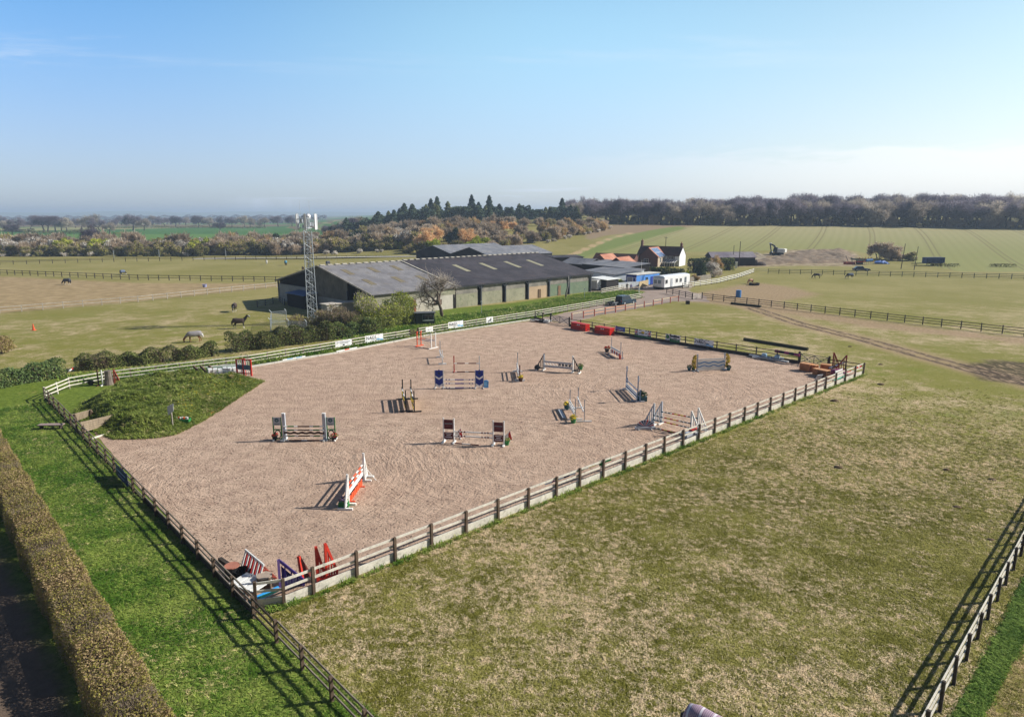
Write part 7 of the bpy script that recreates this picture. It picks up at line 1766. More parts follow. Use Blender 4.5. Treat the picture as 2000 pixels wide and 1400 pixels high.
# trampled ground litter
# dung and molehills
DUNG = mat('dark_soil', (98, 80, 60), .95, .25, 6)
for i, (u, v, s) in enumerate(((1636, 913, .45), (1848, 918, .4), (1938, 937, .4), (1868, 991, .38), (1935, 1055, .35), (1720, 751, .5), (1630, 783, .55), (1420, 841, .35), (1443, 1290, .16), (1660, 677, .4), (1720, 712, .35))):
    t = thing('molehill', 'dark soil molehill on the grazed paddock', 'molehill', P(u, v), 0, 'molehills on the paddock'); mb = MB(); s *= .75; mb.blob((0, 0, .02), (s, s * .7, s * .35), DUNG, 10, 5, .25, i); mb.blob((s * .8, .1, .0), (s * .4, s * .3, s * .2), DUNG, 8, 4, .25, i + 50); mb.build('mound', t, True)

# ---- vehicles
def car(label, p, rz, body, L=4.4, W=1.8, H=1.75, suv=True, name='parked_car', spare=True):
    t = thing(name, label, 'car', p, rz); mb = MB(); hb = H * .56; r = .38 if suv else .32; z0 = r * .75
    prof = [(-L / 2, z0 + .15), (-L / 2 + .05, hb), (L * .22, hb), (L / 2 - .12, hb - .12), (L / 2, hb - .35), (L / 2, z0), (-L / 2, z0)]
    mb.prism([(x_, -W / 2, z_) for x_, z_ in prof], (0, W, 0), body); o = mb.build('body', t)
    xb, xf = (-L / 2 + .04, L * .17) if suv else (-L / 2 + .35, L * .16)
    wv = [(xb, hb), (xf, hb), (xf - .55, H), (xb + (.12 if suv else .75), H)]
    mb = MB(); vs = [(x_, s_ * (W / 2 - (.02 if z_ == hb else .16)), z_) for s_ in (-1, 1) for x_, z_ in wv]; mb.add(vs, [(0, 1, 2, 3), (7, 6, 5, 4), (0, 4, 5, 1), (1, 5, 6, 2), (2, 6, 7, 3), (3, 7, 4, 0)], body); mb.build('cabin', t)
    for s_ in (-1, 1):
        q = MB()
        for (a_, b_) in ((.06, .34), (.37, .64), (.67, .93)):
            def pt(f, g): 
                xlo = xb + (xf - xb) * f; xhi = wv[3][0] + (wv[2][0] - wv[3][0]) * f; x_ = xlo + (xhi - xlo) * g; y_ = (W / 2 - .02 - .14 * g + .012) * s_; return (x_, y_, hb + (H - hb) * g)
            q.quad(pt(a_, .12), pt(b_, .12), pt(b_, .85), pt(a_, .85), GLASS)
        q.build('side_window', t)
    q = MB(); e = .015
    def wp(x0_, x1_, f): return x0_ + (x1_ - x0_) * f
    q.quad((wp(xf, xf - .55, .12) + e, -W / 2 + .12, hb + (H - hb) * .12), (wp(xf, xf - .55, .12) + e, W / 2 - .12, hb + (H - hb) * .12), (wp(xf, xf - .55, .9) + e, W / 2 - .2, hb + (H - hb) * .9), (wp(xf, xf - .55, .9) + e, -W / 2 + .2, hb + (H - hb) * .9), GLASS); q.build('windscreen', t)
    q = MB(); xr = wv[3][0]; q.quad((wp(xb, xr, .15) - e, -W / 2 + .15, hb + (H - hb) * .15), (wp(xb, xr, .88) - e, -W / 2 + .22, hb + (H - hb) * .88), (wp(xb, xr, .88) - e, W / 2 - .22, hb + (H - hb) * .88), (wp(xb, xr, .15) - e, W / 2 - .15, hb + (H - hb) * .15), GLASS); q.build('rear_window', t)
    for x_ in (-L * .31, L * .30):
        for s_ in (-1, 1):
            q = MB(); q.tube((x_, s_ * (W / 2 - .2), r), (x_, s_ * (W / 2 + .02), r), r, RUBBER, 16); w_ = q.build('wheel', t); q = MB(); q.tube((x_, s_ * (W / 2 - .1), r), (x_, s_ * (W / 2 + .035), r), r * .58, STEEL, 12); q.build('rim', w_)
    for s_ in (-1, 1):
        q = MB(); q.box((L / 2 - .04, s_ * (W / 2 - .28), hb - .28), (.12, .32, .16), mat('lamp_glass', (220, 226, 230), .15, .05, 3, spec=.6)); q.build('headlight', t); q = MB(); q.box((-L / 2 + .0, s_ * (W / 2 - .12), hb - .2), (.1, .16, .32), mat('tail_lamp_red', (150, 20, 20), .3)); q.build('tail_light', t)
    q = MB(); q.box((L / 2 + .02, 0, z0 + .1), (.16, W - .1, .2), DSTEEL); q.box((-L / 2 - .02, 0, z0 + .1), (.16, W - .1, .2), DSTEEL); q.build('bumper', t)
    if spare: q = MB(); q.tube((-L / 2 - .16, .1, hb - .1), (-L / 2 + .02, .1, hb - .1), .34, RUBBER, 16); q.build('spare_wheel', t); q = MB(); q.beam((-L / 2 + .6, -.6, H + .05), (xf - .7, -.6, H + .05), .04, .05, DSTEEL); q.beam((-L / 2 + .6, .6, H + .05), (xf - .7, .6, H + .05), .04, .05, DSTEEL); q.build('roof_rail', t)
    return t
CARG = mat('dark_teal_car_paint', (44, 66, 82), .22, .05, 1, spec=.6); CARB = mat('dark_blue_car_paint', (32, 48, 86), .22, .05, 1, spec=.6)
car('dark teal off road car with rear spare wheel parked on the gravel track', P(1222, 594), radians(41), CARG, 4.5, 1.85, 1.85)
t = car('dark blue estate car parked beyond the green paddock fence', at_depth(1689, 221), radians(-12), CARB, 5.0, 1.85, 1.5, False, spare=False)
t = thing('car_trailer', 'small low trailer hitched behind the dark teal off road car', 'trailer', P(1197, 597), radians(41)); mb = MB(); mb.box((0, 0, .5), (1.9, 1.2, .1), DSTEEL)
for yy in (-.6, .6): mb.box((0, yy, .66), (1.9, .05, .3), DSTEEL)
mb.box((-.93, 0, .66), (.05, 1.2, .3), DSTEEL); mb.build('bed', t)
for yy in (-.72, .72): q = MB(); q.tube((0, yy - .07, .28), (0, yy + .07, .28), .28, RUBBER, 14); w_ = q.build('wheel', t); q = MB(); q.tube((0, yy - .08, .28), (0, yy + .08, .28), .13, STEEL, 10); q.build('rim', w_); q = MB(); q.box((0, yy, .6), (.75, .2, .05), STEEL); q.build('mudguard', t)
q = MB(); q.beam((.9, .3, .48), (1.9, 0, .45), .07, .07, DSTEEL); q.beam((.9, -.3, .48), (1.9, 0, .45), .07, .07, DSTEEL); q.build('drawbar', t)
# excavator
ep = T(1519, 498); t = thing('excavator', 'white bodied tracked excavator with dark folded boom on the earth heap', 'excavator', ep, radians(142)); XW = mat('excavator_white', (232, 232, 224), .45, .06, 1)
for yy in (-1.1, 1.1):
    mb = MB(); prof = [(-2.1, .45), (-1.8, .85), (1.8, .85), (2.1, .45), (1.8, .05), (-1.8, .05)]; mb.prism([(x_, yy - .3, z_) for x_, z_ in prof], (0, .6, 0), RUBBER); mb.build('track', t)
mb = MB(); mb.box((-1.3, .1, 1.75), (2.8, 2.6, 1.5), XW); mb.box((-2.8, 0, 1.75), (.5, 2.5, 1.3), XW); mb.build('body', t); mb = MB(); mb.box((.0, 0, 1.0), (2.0, 1.6, .3), DSTEEL); mb.build('turntable', t)
mb = MB(); mb.prism([(-.1, .55, 1.1), (1.55, .55, 1.1), (1.5, .55, 2.2), (1.1, .55, 3.0), (-.1, .55, 3.0)], (0, .95, 0), mat('dark_cab', (44, 56, 66), .4, .1, 2)); o = mb.build('cab', t); q = MB(); q.box((.6, .53, 2.3), (1.1, .02, 1.0), GLASS); q.build('window', o)
DB = mat('dark_grey_boom', (52, 62, 72), .5, .1, 1)
mb = MB(); mb.beam((.6, -.2, 1.7), (1.6, -.2, 3.6), .4, .55, DB); mb.beam((1.5, -.2, 3.5), (3.3, -.2, 4.3), .4, .5, DB); mb.build('boom', t); mb = MB(); mb.beam((3.4, -.2, 4.45), (2.7, -.2, 1.2), .32, .42, DB); mb.build('arm', t); mb = MB(); mb.prism([(2.4, -.8, 1.3), (3.1, -.8, 1.2), (3.3, -.8, .3), (2.5, -.8, .1), (2.1, -.8, .6)], (0, 1.2, 0), DSTEEL); mb.build('bucket', t); mb = MB(); mb.tube((1.2, -.2, 1.9), (2.2, -.2, 3.6), .09, STEEL, 6); mb.tube((2.2, -.2, 4.1), (3.3, -.2, 4.1), .08, STEEL, 6); mb.build('ram', t); mb = MB(); mb.box((3.35, -.2, 4.5), (.9, .5, .3), WHITE); mb.build('boom_tip', t)
# spoil heap (earth bank)
def heap(name, label, kind_, px_, h, m, seed, res=46, w_=3.0):
    pl = [tuple(T(*q)[:2]) for q in px_]; xs_ = np.linspace(min(p[0] for p in pl) - 1, max(p[0] for p in pl) + 1, res * 2); ys_ = np.linspace(min(p[1] for p in pl) - 1, max(p[1] for p in pl) + 1, res); X, Y = np.meshgrid(xs_, ys_); D = sdist(X, Y, pl)
    nz = np.array([mnoise.fractal(Vector((a * .25, b * .25, seed)), 1.0, 2.0, 5) for a, b in zip(X.ravel(), Y.ravel())]).reshape(X.shape)
    t_ = np.clip(D / w_, 0, 1); Zz = terr(X, Y) + np.where(D > -.6, t_ * (h + .8 * nz * h) + .12 * nz, 0) - .08; ii = np.arange(X.size).reshape(X.shape); F = np.stack([ii[:-1, :-1], ii[:-1, 1:], ii[1:, 1:], ii[1:, :-1]], -1).reshape(-1, 4); k = (D.ravel()[F] > -.5).any(1)
    return tag(link(name, np_mesh(name, np.stack([X, Y, Zz], -1).reshape(-1, 3), F[k], [m], smooth=True)), label, kind=kind_)
EARTH = mat('turned_earth', (130, 112, 92), .95, .25, .35, .5, dirt=((182, 164, 138), .7))
heap('earth_bank', 'long bank of turned earth below the drilled field', 'structure', ((1400, 517), (1500, 505), (1560, 490), (1650, 487), (1668, 500), (1664, 514), (1560, 515), (1470, 518)), .75, EARTH, 3)
heap('earth_bank', 'low grey bank of weeds behind the black shed', 'structure', ((1380, 507), (1480, 493), (1500, 500), (1480, 512), (1400, 514)), .7, mat('weedy_bank', (140, 128, 108), .95, .25, .4, .4), 5)
# machinery
t = thing('farm_machine', 'red farm cultivator with blue drums parked by the earth bank', 'farm machine', at_depth(1692, 244), radians(10)); mb = MB()
for yy in (-.9, .9): mb.beam((-3, yy, .9), (3, yy, 1.1), .16, .2, RED)
for k in range(7): mb.beam((-3 + k, -1.2, .95), (-3 + k, 1.2, 1.0), .12, .14, RED)
for k in range(5): mb.beam((-2.4 + 1.2 * k, -.4, 1.0), (-2.2 + 1.2 * k, -.6, 2.6 - .2 * (k % 2)), .12, .12, mat('faded_red', (188, 92, 84), .6, .12, 2))
mb.build('frame', t); mb = MB()
for k in range(8): mb.tube((-2.8 + .8 * k, -1.3, .0), (-2.7 + .8 * k, -1.0, .95), .06, DSTEEL, 5)
mb.build('tine', t); mb = MB(); mb.tube((.2, -1.0, 1.4), (2.6, -1.0, 1.5), .5, mat('blue_drum_plastic'), 12); mb.build('drum', t); mb = MB(); mb.box((-1.6, 0, .7), (1.6, 1.8, 1.2), DARKIN); mb.build('hopper', t)
t = thing('farm_machine', 'rusty orange disc harrow with raised arm left of the red cultivator', 'farm machine', at_depth(1662, 244), radians(5)); mb = MB(); mb.beam((-2, 0, .8), (2, 0, .8), .2, .2, REDPOST); mb.beam((-1.5, -1, .8), (1.5, 1, .8), .15, .15, REDPOST); mb.beam((0, 0, .8), (-1.2, 0, 3.0), .14, .14, DSTEEL); mb.beam((1.4, 0, .8), (1.0, 0, 2.4), .12, .12, GREEN); mb.build('frame', t); mb = MB()
for k in range(7): mb.tube((-1.8 + .6 * k, -.7, .4), (-1.78 + .6 * k, -.62, .4), .4, REDPOST, 12)
mb.build('disc', t)
t = thing('tarpaulin', 'crumpled blue tarpaulin on the grass beside the bare bush', 'tarpaulin', at_depth(1726, 246)); mb = MB(); mb.blob((0, 0, .2), (2.4, 1.2, .9), mat('blue_tarpaulin', (72, 116, 190), .5, .15, 1), 16, 8, .2, 3); mb.blob((1.6, -.4, .1), (1.2, .8, .6), mat('blue_tarpaulin'), 12, 6, .25, 8); mb.build('sheet', t)
t = thing('farm_trailer', 'dark blue box trailer with long drawbar parked on the grass', 'trailer', at_depth(1829, 240), radians(4)); mb = MB(); TB = mat('dark_blue_trailer', (40, 62, 104), .6, .12, 1); mb.box((0, 0, 1.9), (6.6, 2.5, 1.9), TB); mb.build('body', t); mb = MB()
for k in range(8): mb.box((-3.1 + .885 * k, -1.27, 1.9), (.1, .06, 1.86), NAVY)
mb.build('rib', t); mb = MB(); mb.box((0, 0, .85), (6.4, 1.2, .2), DSTEEL); mb.beam((-3.2, .4, .85), (-8.0, 0, .75), .16, .2, DSTEEL); mb.beam((-3.2, -.4, .85), (-8.0, 0, .75), .16, .2, DSTEEL); mb.beam((-6.0, 0, .8), (-6.0, 0, 0), .12, .12, DSTEEL); mb.build('drawbar', t)
for x_ in (.6, 1.9):
    for yy in (-1.1, 1.1): q = MB(); q.tube((x_, yy - .15, .5), (x_, yy + .15, .5), .5, RUBBER, 14); q.build('wheel', t)
t = thing('covered_heap', 'dark brown covered heap on the grass right of the black shed', 'heap', at_depth(1488, 240)); mb = MB(); CH_ = mat('brown_cover_sheet', (78, 66, 62), .8, .15, 1); mb.blob((0, 0, .2), (2.2, 1.1, 1.1), CH_, 14, 7, .1, 2); mb.blob((-1.4, 0, .4), (.9, .8, 1.6), CH_, 12, 6, .1, 5); mb.build('cover', t, True)
# garden walls and bits
t = thing('gate_pillar', 'short white pillar at the end of the clipped hedge', 'pillar', at_depth(1442, 231)); mb = MB(); mb.box((0, 0, 1.0), (.6, .6, 2.0), WHITE); mb.box((0, 0, 2.05), (.75, .75, .12), WHITE); mb.build('pillar', t)

# ------------------------------------------------------------------ horses
def skin_mesh(name, nodes, edges, sub=2, mats=()):
    """body grown on a skeleton: nodes {key: (co, rx, ry)}"""
    ks = list(nodes); me = bpy.data.meshes.new(name); me.from_pydata([nodes[k][0] for k in ks], [(ks.index(a), ks.index(b)) for a, b in edges], []); o = bpy.data.objects.new(name, me); COL.objects.link(o)
    m = o.modifiers.new('s', 'SKIN'); m.use_smooth_shade = True
    for i, k in enumerate(ks): me.skin_vertices[0].data[i].radius = nodes[k][1:]
    me.skin_vertices[0].data[0].use_root = True
    s = o.modifiers.new('d', 'SUBSURF'); s.levels = s.render_levels = sub
    dg = bpy.context.evaluated_depsgraph_get(); out = bpy.data.meshes.new_from_object(o.evaluated_get(dg)); bpy.data.objects.remove(o); out.materials.clear()
    for mm in mats: out.materials.append(mm)
    for p in out.polygons: p.use_smooth = True
    return out
def horse_nodes(pose):
    N = {'pel': ((-.62, 0, 1.22), .26, .30), 'mid': ((-.05, 0, 1.14), .30, .34), 'che': ((.5, 0, 1.16), .25, .34), 'crp': ((-.92, 0, 1.2), .14, .18)}
    if pose == 'graze': N.update(n1=((.86, 0, 1.1), .15, .22), n2=((1.2, 0, .72), .11, .16), hd=((1.38, 0, .42), .10, .14), mz=((1.30, 0, .10), .065, .075))
    else: N.update(n1=((.82, 0, 1.45), .15, .22), n2=((1.06, 0, 1.78), .11, .16), hd=((1.2, 0, 1.96), .10, .13), mz=((1.52, 0, 1.72), .065, .075))
    E = [('pel', 'mid'), ('mid', 'che'), ('pel', 'crp'), ('che', 'n1'), ('n1', 'n2'), ('n2', 'hd'), ('hd', 'mz')]
    for s, y in (('l', .17), ('r', -.17)):
        st = .12 if s == 'l' else -.1; fs = -.06 if s == 'l' else .12
        N.update({'sh' + s: ((.52, y, .92), .12, .14), 'kn' + s: ((.54 + fs * .5, y, .50), .055, .06), 'ff' + s: ((.50 + fs, y, .16), .042, .045), 'fh' + s: ((.56 + fs, y, .03), .055, .06),
                  'st' + s: ((-.55, y * 1.05, .86), .14, .17), 'hk' + s: ((-.82 + st, y, .50), .06, .07), 'hf' + s: ((-.78 + st, y, .16), .045, .048), 'hh' + s: ((-.71 + st, y, .03), .055, .06)})
        E += [('che', 'sh' + s), ('sh' + s, 'kn' + s), ('kn' + s, 'ff' + s), ('ff' + s, 'fh' + s), ('pel', 'st' + s), ('st' + s, 'hk' + s), ('hk' + s, 'hf' + s), ('hf' + s, 'hh' + s)]
    return N, E
HM_ = {}
def coat(name, main, legs=None, face=None, patch=None):
    m, nt, bs = new_mat(name); tc = nt.new('ShaderNodeTexCoord').outputs['Object']; sp_ = nt.new('ShaderNodeSeparateXYZ'); nt.l.new(tc, sp_.inputs[0]); c = srgb(*main)
    c = nt.mix(nt.noise(tc, 2.5, 3), c, tuple(k * .8 for k in c[:3]) + (1,))
    if patch: c = nt.mix(nt.ramp(nt.noise(tc, 1.1, 2, .4), .50, .54), c, srgb(*patch))
    if legs: c = nt.mix(nt.ramp(sp_.outputs[2], .42, .30), c, srgb(*legs))
    nt.put(bs.inputs['Base Color'], c); bs.inputs['Roughness'].default_value = .55; return m
def horse(label, p, rz, pose, cm, rug=None, mane=None, face=False, s=1.0, neck=False):
    if pose not in HM_: HM_[pose] = skin_mesh('body', *horse_nodes(pose))
    t = thing('horse', label, 'horse', p, rz); t.scale = (s, s, s); me = HM_[pose].copy(); me.materials.clear(); me.materials.append(cm); link('body', me, t); mm = mane or BLACK
    g = pose == 'graze'; nk = [(.62, 1.45), (.95, 1.22), (1.24, .88), (1.44, .56)] if g else [(.55, 1.55), (.78, 1.72), (.98, 1.94), (1.14, 2.08)]
    mb = MB()
    for (xa, za), (xb, zb) in zip(nk[:-1], nk[1:]): mb.prism([(xa, -.03, za + .05), (xb, -.03, zb + .05), (xb - .04, -.03, zb - .1), (xa - .04, -.03, za - .1)], (0, .06, 0), mm)
    mb.build('mane', t); mb = MB(); mb.path([(-1.02, 0, 1.32), (-1.14, 0, 1.1), (-1.15, 0, .75), (-1.1, 0, .5)], [.05, .09, .08, .02], mm, 7); mb.build('tail', t, True)
    mb = MB(); hx, hz_ = (1.42, .5) if g else (1.14, 2.06)
    for y in (-.07, .07): mb.add([(hx - .05, y - .03, hz_), (hx + .05, y - .03, hz_), (hx, y + .03, hz_), (hx - (0 if not g else -.02), y, hz_ + .16)], [(0, 1, 3), (1, 2, 3), (2, 0, 3)], cm)
    mb.build('ear', t)
    if face: mb = MB(); a, b = ((1.46, 0, .42), (1.38, 0, .14)) if g else ((1.3, 0, 2.0), (1.56, 0, 1.80)); mb.beam(a, b, .12, .1, WHITE); mb.build('blaze', t)
    if rug:
        n_ = 12; ring = [(-1.06, 1.02, .20), (-.95, 1.22, .30), (-.62, 1.25, .345), (-.05, 1.17, .36), (.42, 1.18, .35), (.66, 1.2, .30)]
        if neck: ring += [(.9, 1.38 if not g else 1.05, .24), (1.1, 1.66 if not g else .82, .20)]
        vs, fs = [], []
        for x_, zc_, r_ in ring:
            for k in range(n_ + 1):
                a = pi * (-.12 + 1.24 * k / n_); dz = r_ * sin(a) if sin(a) > 0 else r_ * sin(a) * 1.6; y_ = r_ * cos(a) * 1.02
                if k in (0, n_): dz = -.34 if x_ < .7 else -.12; y_ = (1 if k == 0 else -1) * r_ * 1.04
                vs.append((x_, y_, zc_ + dz + .035))
        for i in range(len(ring) - 1):
            for k in range(n_): q = i * (n_ + 1) + k; fs.append((q, q + 1, q + n_ + 2, q + n_ + 1))
        fs.append(tuple(range(n_, -1, -1))); me = bpy.data.meshes.new('rug'); me.from_pydata(vs, [], fs); me.materials.append(rug)
        for pl_ in me.polygons: pl_.use_smooth = True
        o = link('rug', me, t); md = o.modifiers.new('t', 'SOLIDIFY'); md.thickness = .02; md.offset = 1
    return t
RUGD = mat('dark_grey_rug', (72, 74, 86), .85, .12, 2); RUGB = mat('slate_blue_rug', (96, 108, 130), .85, .12, 2); RUGT = mat('teal_blue_rug', (74, 134, 164), .8, .1, 2); RUGG = mat('pale_grey_rug', (150, 146, 148), .85, .1, 2); RUGBR = mat('brown_black_rug', (74, 62, 58), .85, .15, 2)
BAY = coat('bay_coat', (92, 58, 36), (40, 30, 24)); BLK = coat('black_coat', (40, 34, 32)); BLKW = coat('black_coat_white_legs', (40, 34, 32), (226, 220, 208)); GREY = coat('grey_coat', (206, 202, 196)); CHEST = coat('chestnut_coat', (146, 92, 54)); PIE = coat('piebald_coat', (44, 40, 42), (220, 216, 208), None, (214, 212, 208))
horse('horse in a dark grey rug grazing on the bare brown paddock', P(131, 556.5), radians(172), 'graze', BLKW, RUGD, s=1.05); horse('horse in a slate blue rug seen from behind in the far left pasture', P(240.5, 537.5), radians(80), 'graze', BLKW, RUGB)
horse('white horse grazing in the far pasture left of the mast', P(521, 516.5), radians(110), 'graze', GREY, None, WHITE, s=1.1); horse('horse in a teal rug grazing beside the white horse', P(558.5, 518.5), radians(100), 'graze', BLK, RUGT, s=1.1)
horse('horse in a dark blue rug grazing right of the mast', P(641, 519.5), radians(75), 'graze', BLK, RUGD, s=1.1); horse('dark bay horse half hidden behind the mast', P(592, 529.5), radians(120), 'graze', BAY, None)
horse('black horse with white blaze grazing towards the camera in the left pasture', P(458, 609), radians(-80), 'graze', BLKW, RUGBR, face=True, s=1.0); horse('black horse in a brown rug standing with raised head in the left pasture', P(469, 641.5), radians(12), 'stand', BLKW, RUGBR, face=True, s=1.05)
horse('horse in a pale grey rug grazing behind the low hedge', P(380, 668), radians(205), 'graze', CHEST, RUGG, WHITE, neck=True); horse('black horse grazing near the green paddock fence, left one', P(1595, 544), radians(178), 'graze', BLK, None); horse('black and white horse grazing near the green paddock fence, right one', P(1659, 544.5), radians(190), 'graze', PIE, RUGB)
horse('bay horse eating from the dark round hay feeder', P(1469, 556), radians(215), 'graze', CHEST, None, s=.95).location += Vector((.2, 1.9, 0))
# checked rug horse, only its quarters reach into the frame
cm_, nt, bs = new_mat('pink_checked_rug'); tc = nt.new('ShaderNodeTexCoord').outputs['Object']; sp_ = nt.new('ShaderNodeSeparateXYZ'); nt.l.new(tc, sp_.inputs[0])
gx_ = nt.math('GREATER_THAN', nt.math('FRACT', nt.math('MULTIPLY', sp_.outputs[0], 16)), .62); gz_ = nt.math('GREATER_THAN', nt.math('FRACT', nt.math('MULTIPLY', nt.math('ADD', sp_.outputs[1], sp_.outputs[2]), 16)), .62)
wide = nt.math('GREATER_THAN', nt.math('FRACT', nt.math('MULTIPLY', sp_.outputs[0], 2.4)), .82)
c = nt.mix(nt.math('MULTIPLY', gx_, .75), srgb(208, 178, 190), srgb(72, 64, 96)); c = nt.mix(nt.math('MULTIPLY', gz_, .75), c, srgb(72, 64, 96)); c = nt.mix(wide, c, srgb(214, 206, 214)); nt.put(bs.inputs['Base Color'], c); bs.inputs['Roughness'].default_value = .85
hq = horse('horse in a pink checked rug at the bottom edge of the paddock', P(1392, 1478), radians(-38), 'stand', BLK, cm_)

# ------------------------------------------------------------------ people
def person(label, p, rz, top, leg, s=1.0, crossed=True):
    N = {'pel': ((0, 0, .95), .13, .10), 'wst': ((0, 0, 1.12), .12, .09), 'che': ((0, .0, 1.34), .16, .11), 'nk': ((0, 0, 1.50), .05, .05), 'hd': ((0, .01, 1.62), .085, .095), 'tp': ((0, 0, 1.73), .06, .07)}
    E = [('pel', 'wst'), ('wst', 'che'), ('che', 'nk'), ('nk', 'hd'), ('hd', 'tp')]
    for q, x_ in (('l', .1), ('r', -.1)):
        N.update({'hp' + q: ((x_, 0, .86), .095, .10), 'kn' + q: ((x_ * 1.15, .02, .48), .062, .065), 'an' + q: ((x_ * 1.2, -.02, .08), .042, .045), 'to' + q: ((x_ * 1.3, .16, .04), .045, .035)}); E += [('pel', 'hp' + q), ('hp' + q, 'kn' + q), ('kn' + q, 'an' + q), ('an' + q, 'to' + q)]
        N.update({'sh' + q: ((x_ * 2.0, 0, 1.40), .065, .065), 'el' + q: ((x_ * 2.5, .02, 1.12), .048, .05), 'wr' + q: ((x_ * .8, .20, 1.12), .036, .036), 'ha' + q: ((x_ * .2, .21, 1.15), .04, .03)}); E += [('che', 'sh' + q), ('sh' + q, 'el' + q), ('el' + q, 'wr' + q), ('wr' + q, 'ha' + q)]
    me = skin_mesh('body', N, E, 2, (mat('skin', (206, 160, 134), .6, .05, 4), top, leg, mat('brown_hair', (62, 44, 34), .7, .15, 6)))
    for pl_ in me.polygons:
        c = sum((me.vertices[v].co for v in pl_.vertices), Vector()) / len(pl_.vertices); near_hand = c.y > .17 and 1.05 < c.z < 1.2 and abs(c.x) < .07
        pl_.material_index = 3 if (c.z > 1.66 or (c.z > 1.56 and c.y < -.02)) else 0 if (c.z > 1.46 or near_hand) else 1 if c.z > .92 else 2 if c.z > .12 else 3
    o = link('person', me, None, p); o.rotation_euler = (0, 0, rz); o.scale = (s, s, s); return tag(o, label, 'person')
person('person in a purple top and pale trousers standing with folded arms by the yard rails', at_depth(1236, 162), pi + .2, mat('purple_top', (112, 92, 160), .85, .1, 4), mat('pale_trousers', (190, 182, 176), .85, .08, 4), 1.05); person('person in dark clothes standing left of the purple topped person', at_depth(1228, 164), pi - .1, mat('dark_top', (44, 40, 50), .85, .1, 4), mat('dark_trousers', (40, 40, 44), .85, .1, 4), 1.05)
t = thing('kissing_gate', 'narrow pale metal gate leaf open at the yard entrance', 'gate', at_depth(1251, 158), radians(60)); mb = MB()
for x_ in (0, .9): mb.tube((x_, 0, 0), (x_, 0, 1.6), .05, STEEL, 6)
for z_ in (.2, .6, 1.0, 1.4): mb.tube((0, 0, z_), (.9, 0, z_), .035, STEEL, 6)
mb.build('bars', t)
# ------------------------------------------------------------------ nearer hedges, bushes and grass
def box_hedge(name, label, path, h, wd, kinds, dens, size, seed, core=None, wob=.12, cat_='hedge', twig=True, top=.0):
    """hedge along ground points: leaves and twigs over both sides and the top, round an added core that blocks light"""
    r = rng(seed); segs = [(np.array(a), np.array(b)) for a, b in zip(path[:-1], path[1:])]; Ls = np.array([np.linalg.norm(b - a) for a, b in segs]); tot = Ls.sum(); n = int(tot * (2 * h + wd) * dens)
    k = r.choice(len(segs), n, p=Ls / tot); t = r.uniform(0, 1, n); A = np.array([s[0] for s in segs])[k]; B = np.array([s[1] for s in segs])[k]
    d = (B - A) / np.linalg.norm(B - A, axis=1, keepdims=True); pr = np.stack([-d[:, 1], d[:, 0], np.zeros(n)], 1); p = A + (B - A) * t[:, None]
    sarc = np.cumsum(np.concatenate([[0], Ls]))[k] + t * Ls[k]; hh = h * (1 + wob * np.sin(sarc * .9 + seed) * .5 + wob * np.sin(sarc * 2.7 + seed * 2) * .5); ww = wd * (1 + wob * np.sin(sarc * 1.3 + seed * 3))
    q = r.uniform(0, 2 * h + wd, n); left = q < h; right = (q >= h) & (q < 2 * h); tp = q >= 2 * h
    off = np.where(left, -ww / 2, np.where(right, ww / 2, (q - 2 * h - wd / 2) / wd * ww)); zz = np.where(left, q / h * hh, np.where(right, (q - h) / h * hh, hh)); zz = zz + np.where(tp, r.normal(size=n) * .06 * h ** .5 - .12 * h * (np.abs(off) / (ww / 2)) ** 3, 0)
    inw = 1 - .18 * r.uniform(0, 1, n) ** 2; off = off * inw * (1 - .12 * (zz / h > .85) * ~tp) + r.normal(size=n) * .03
    p = p + pr * off[:, None]; p[:, 2] += np.maximum(zz, .02)
    nr = np.where(left[:, None], -pr, np.where(right[:, None], pr, np.array([0, 0, 1.0]))) + np.array([0, 0, .3]); parts = []; ms = []
    idx = np.argsort(np.sin(sarc * .83 + seed) * .5 + np.sin(sarc * 2.1 + zz * 1.7) * .35 + np.sin(sarc * 5.3 + off * 4) * .25 + r.normal(size=n) * .55); s0 = 0
    for key, share in kinds:
        ids = idx[s0:s0 + int(n * share)]; s0 += int(n * share); ms.append(LF[key])
        if key.startswith('twig'): V, F = twigs(p[ids] - nr[ids] * size, nr[ids] + np.array([0, 0, .4]), size * 2.6, size * .3, r, .6)
        else: V, F = leaves(p[ids], nr[ids], size, r, .4, 1.5)
        parts.append((V, F, len(ms) - 1))
    V, F, M = cat(parts); t_ = thing(name, label, cat_, (0, 0, 0)); link('foliage', np_mesh('foliage', V, F, ms, M), t_)
    mb = MB(); cm = core or mat('hedge_core_dark', (58, 48, 36), .95, .25, 2)
    for a, b in segs:
        a, b = Vector(a), Vector(b); e_ = (b - a).normalized() * wd * .35; mb.beam(a + e_ + Vector((0, 0, h * .4)), b - e_ + Vector((0, 0, h * .4)), wd * .5, h * .76, cm)
    mb.build('light_block_core', t_); return t_  # added dark core box, stops light passing through the leaves
G = lambda u, v: np.array(P(u, v))
# foreground hedge, clipped, brown tipped
ha, hb = P(252, 1300), P(62, 972); hd_ = (hb - ha).normalized(); hn = Vector((-hd_.y, hd_.x, 0))
h0 = ha - hd_ * 16 + hn * .95; h1 = ha + hd_ * 42 + hn * .95
box_hedge('hedge', 'long clipped hedge with brown tips along the left foreground', [np.array(h0.lerp(h1, i / 12)) for i in range(13)], 1.75, 1.85, [('hedgebrown', .36), ('hedgegreen', .34), ('twig_brown', .30)], 800, .06, 5, None, .07)
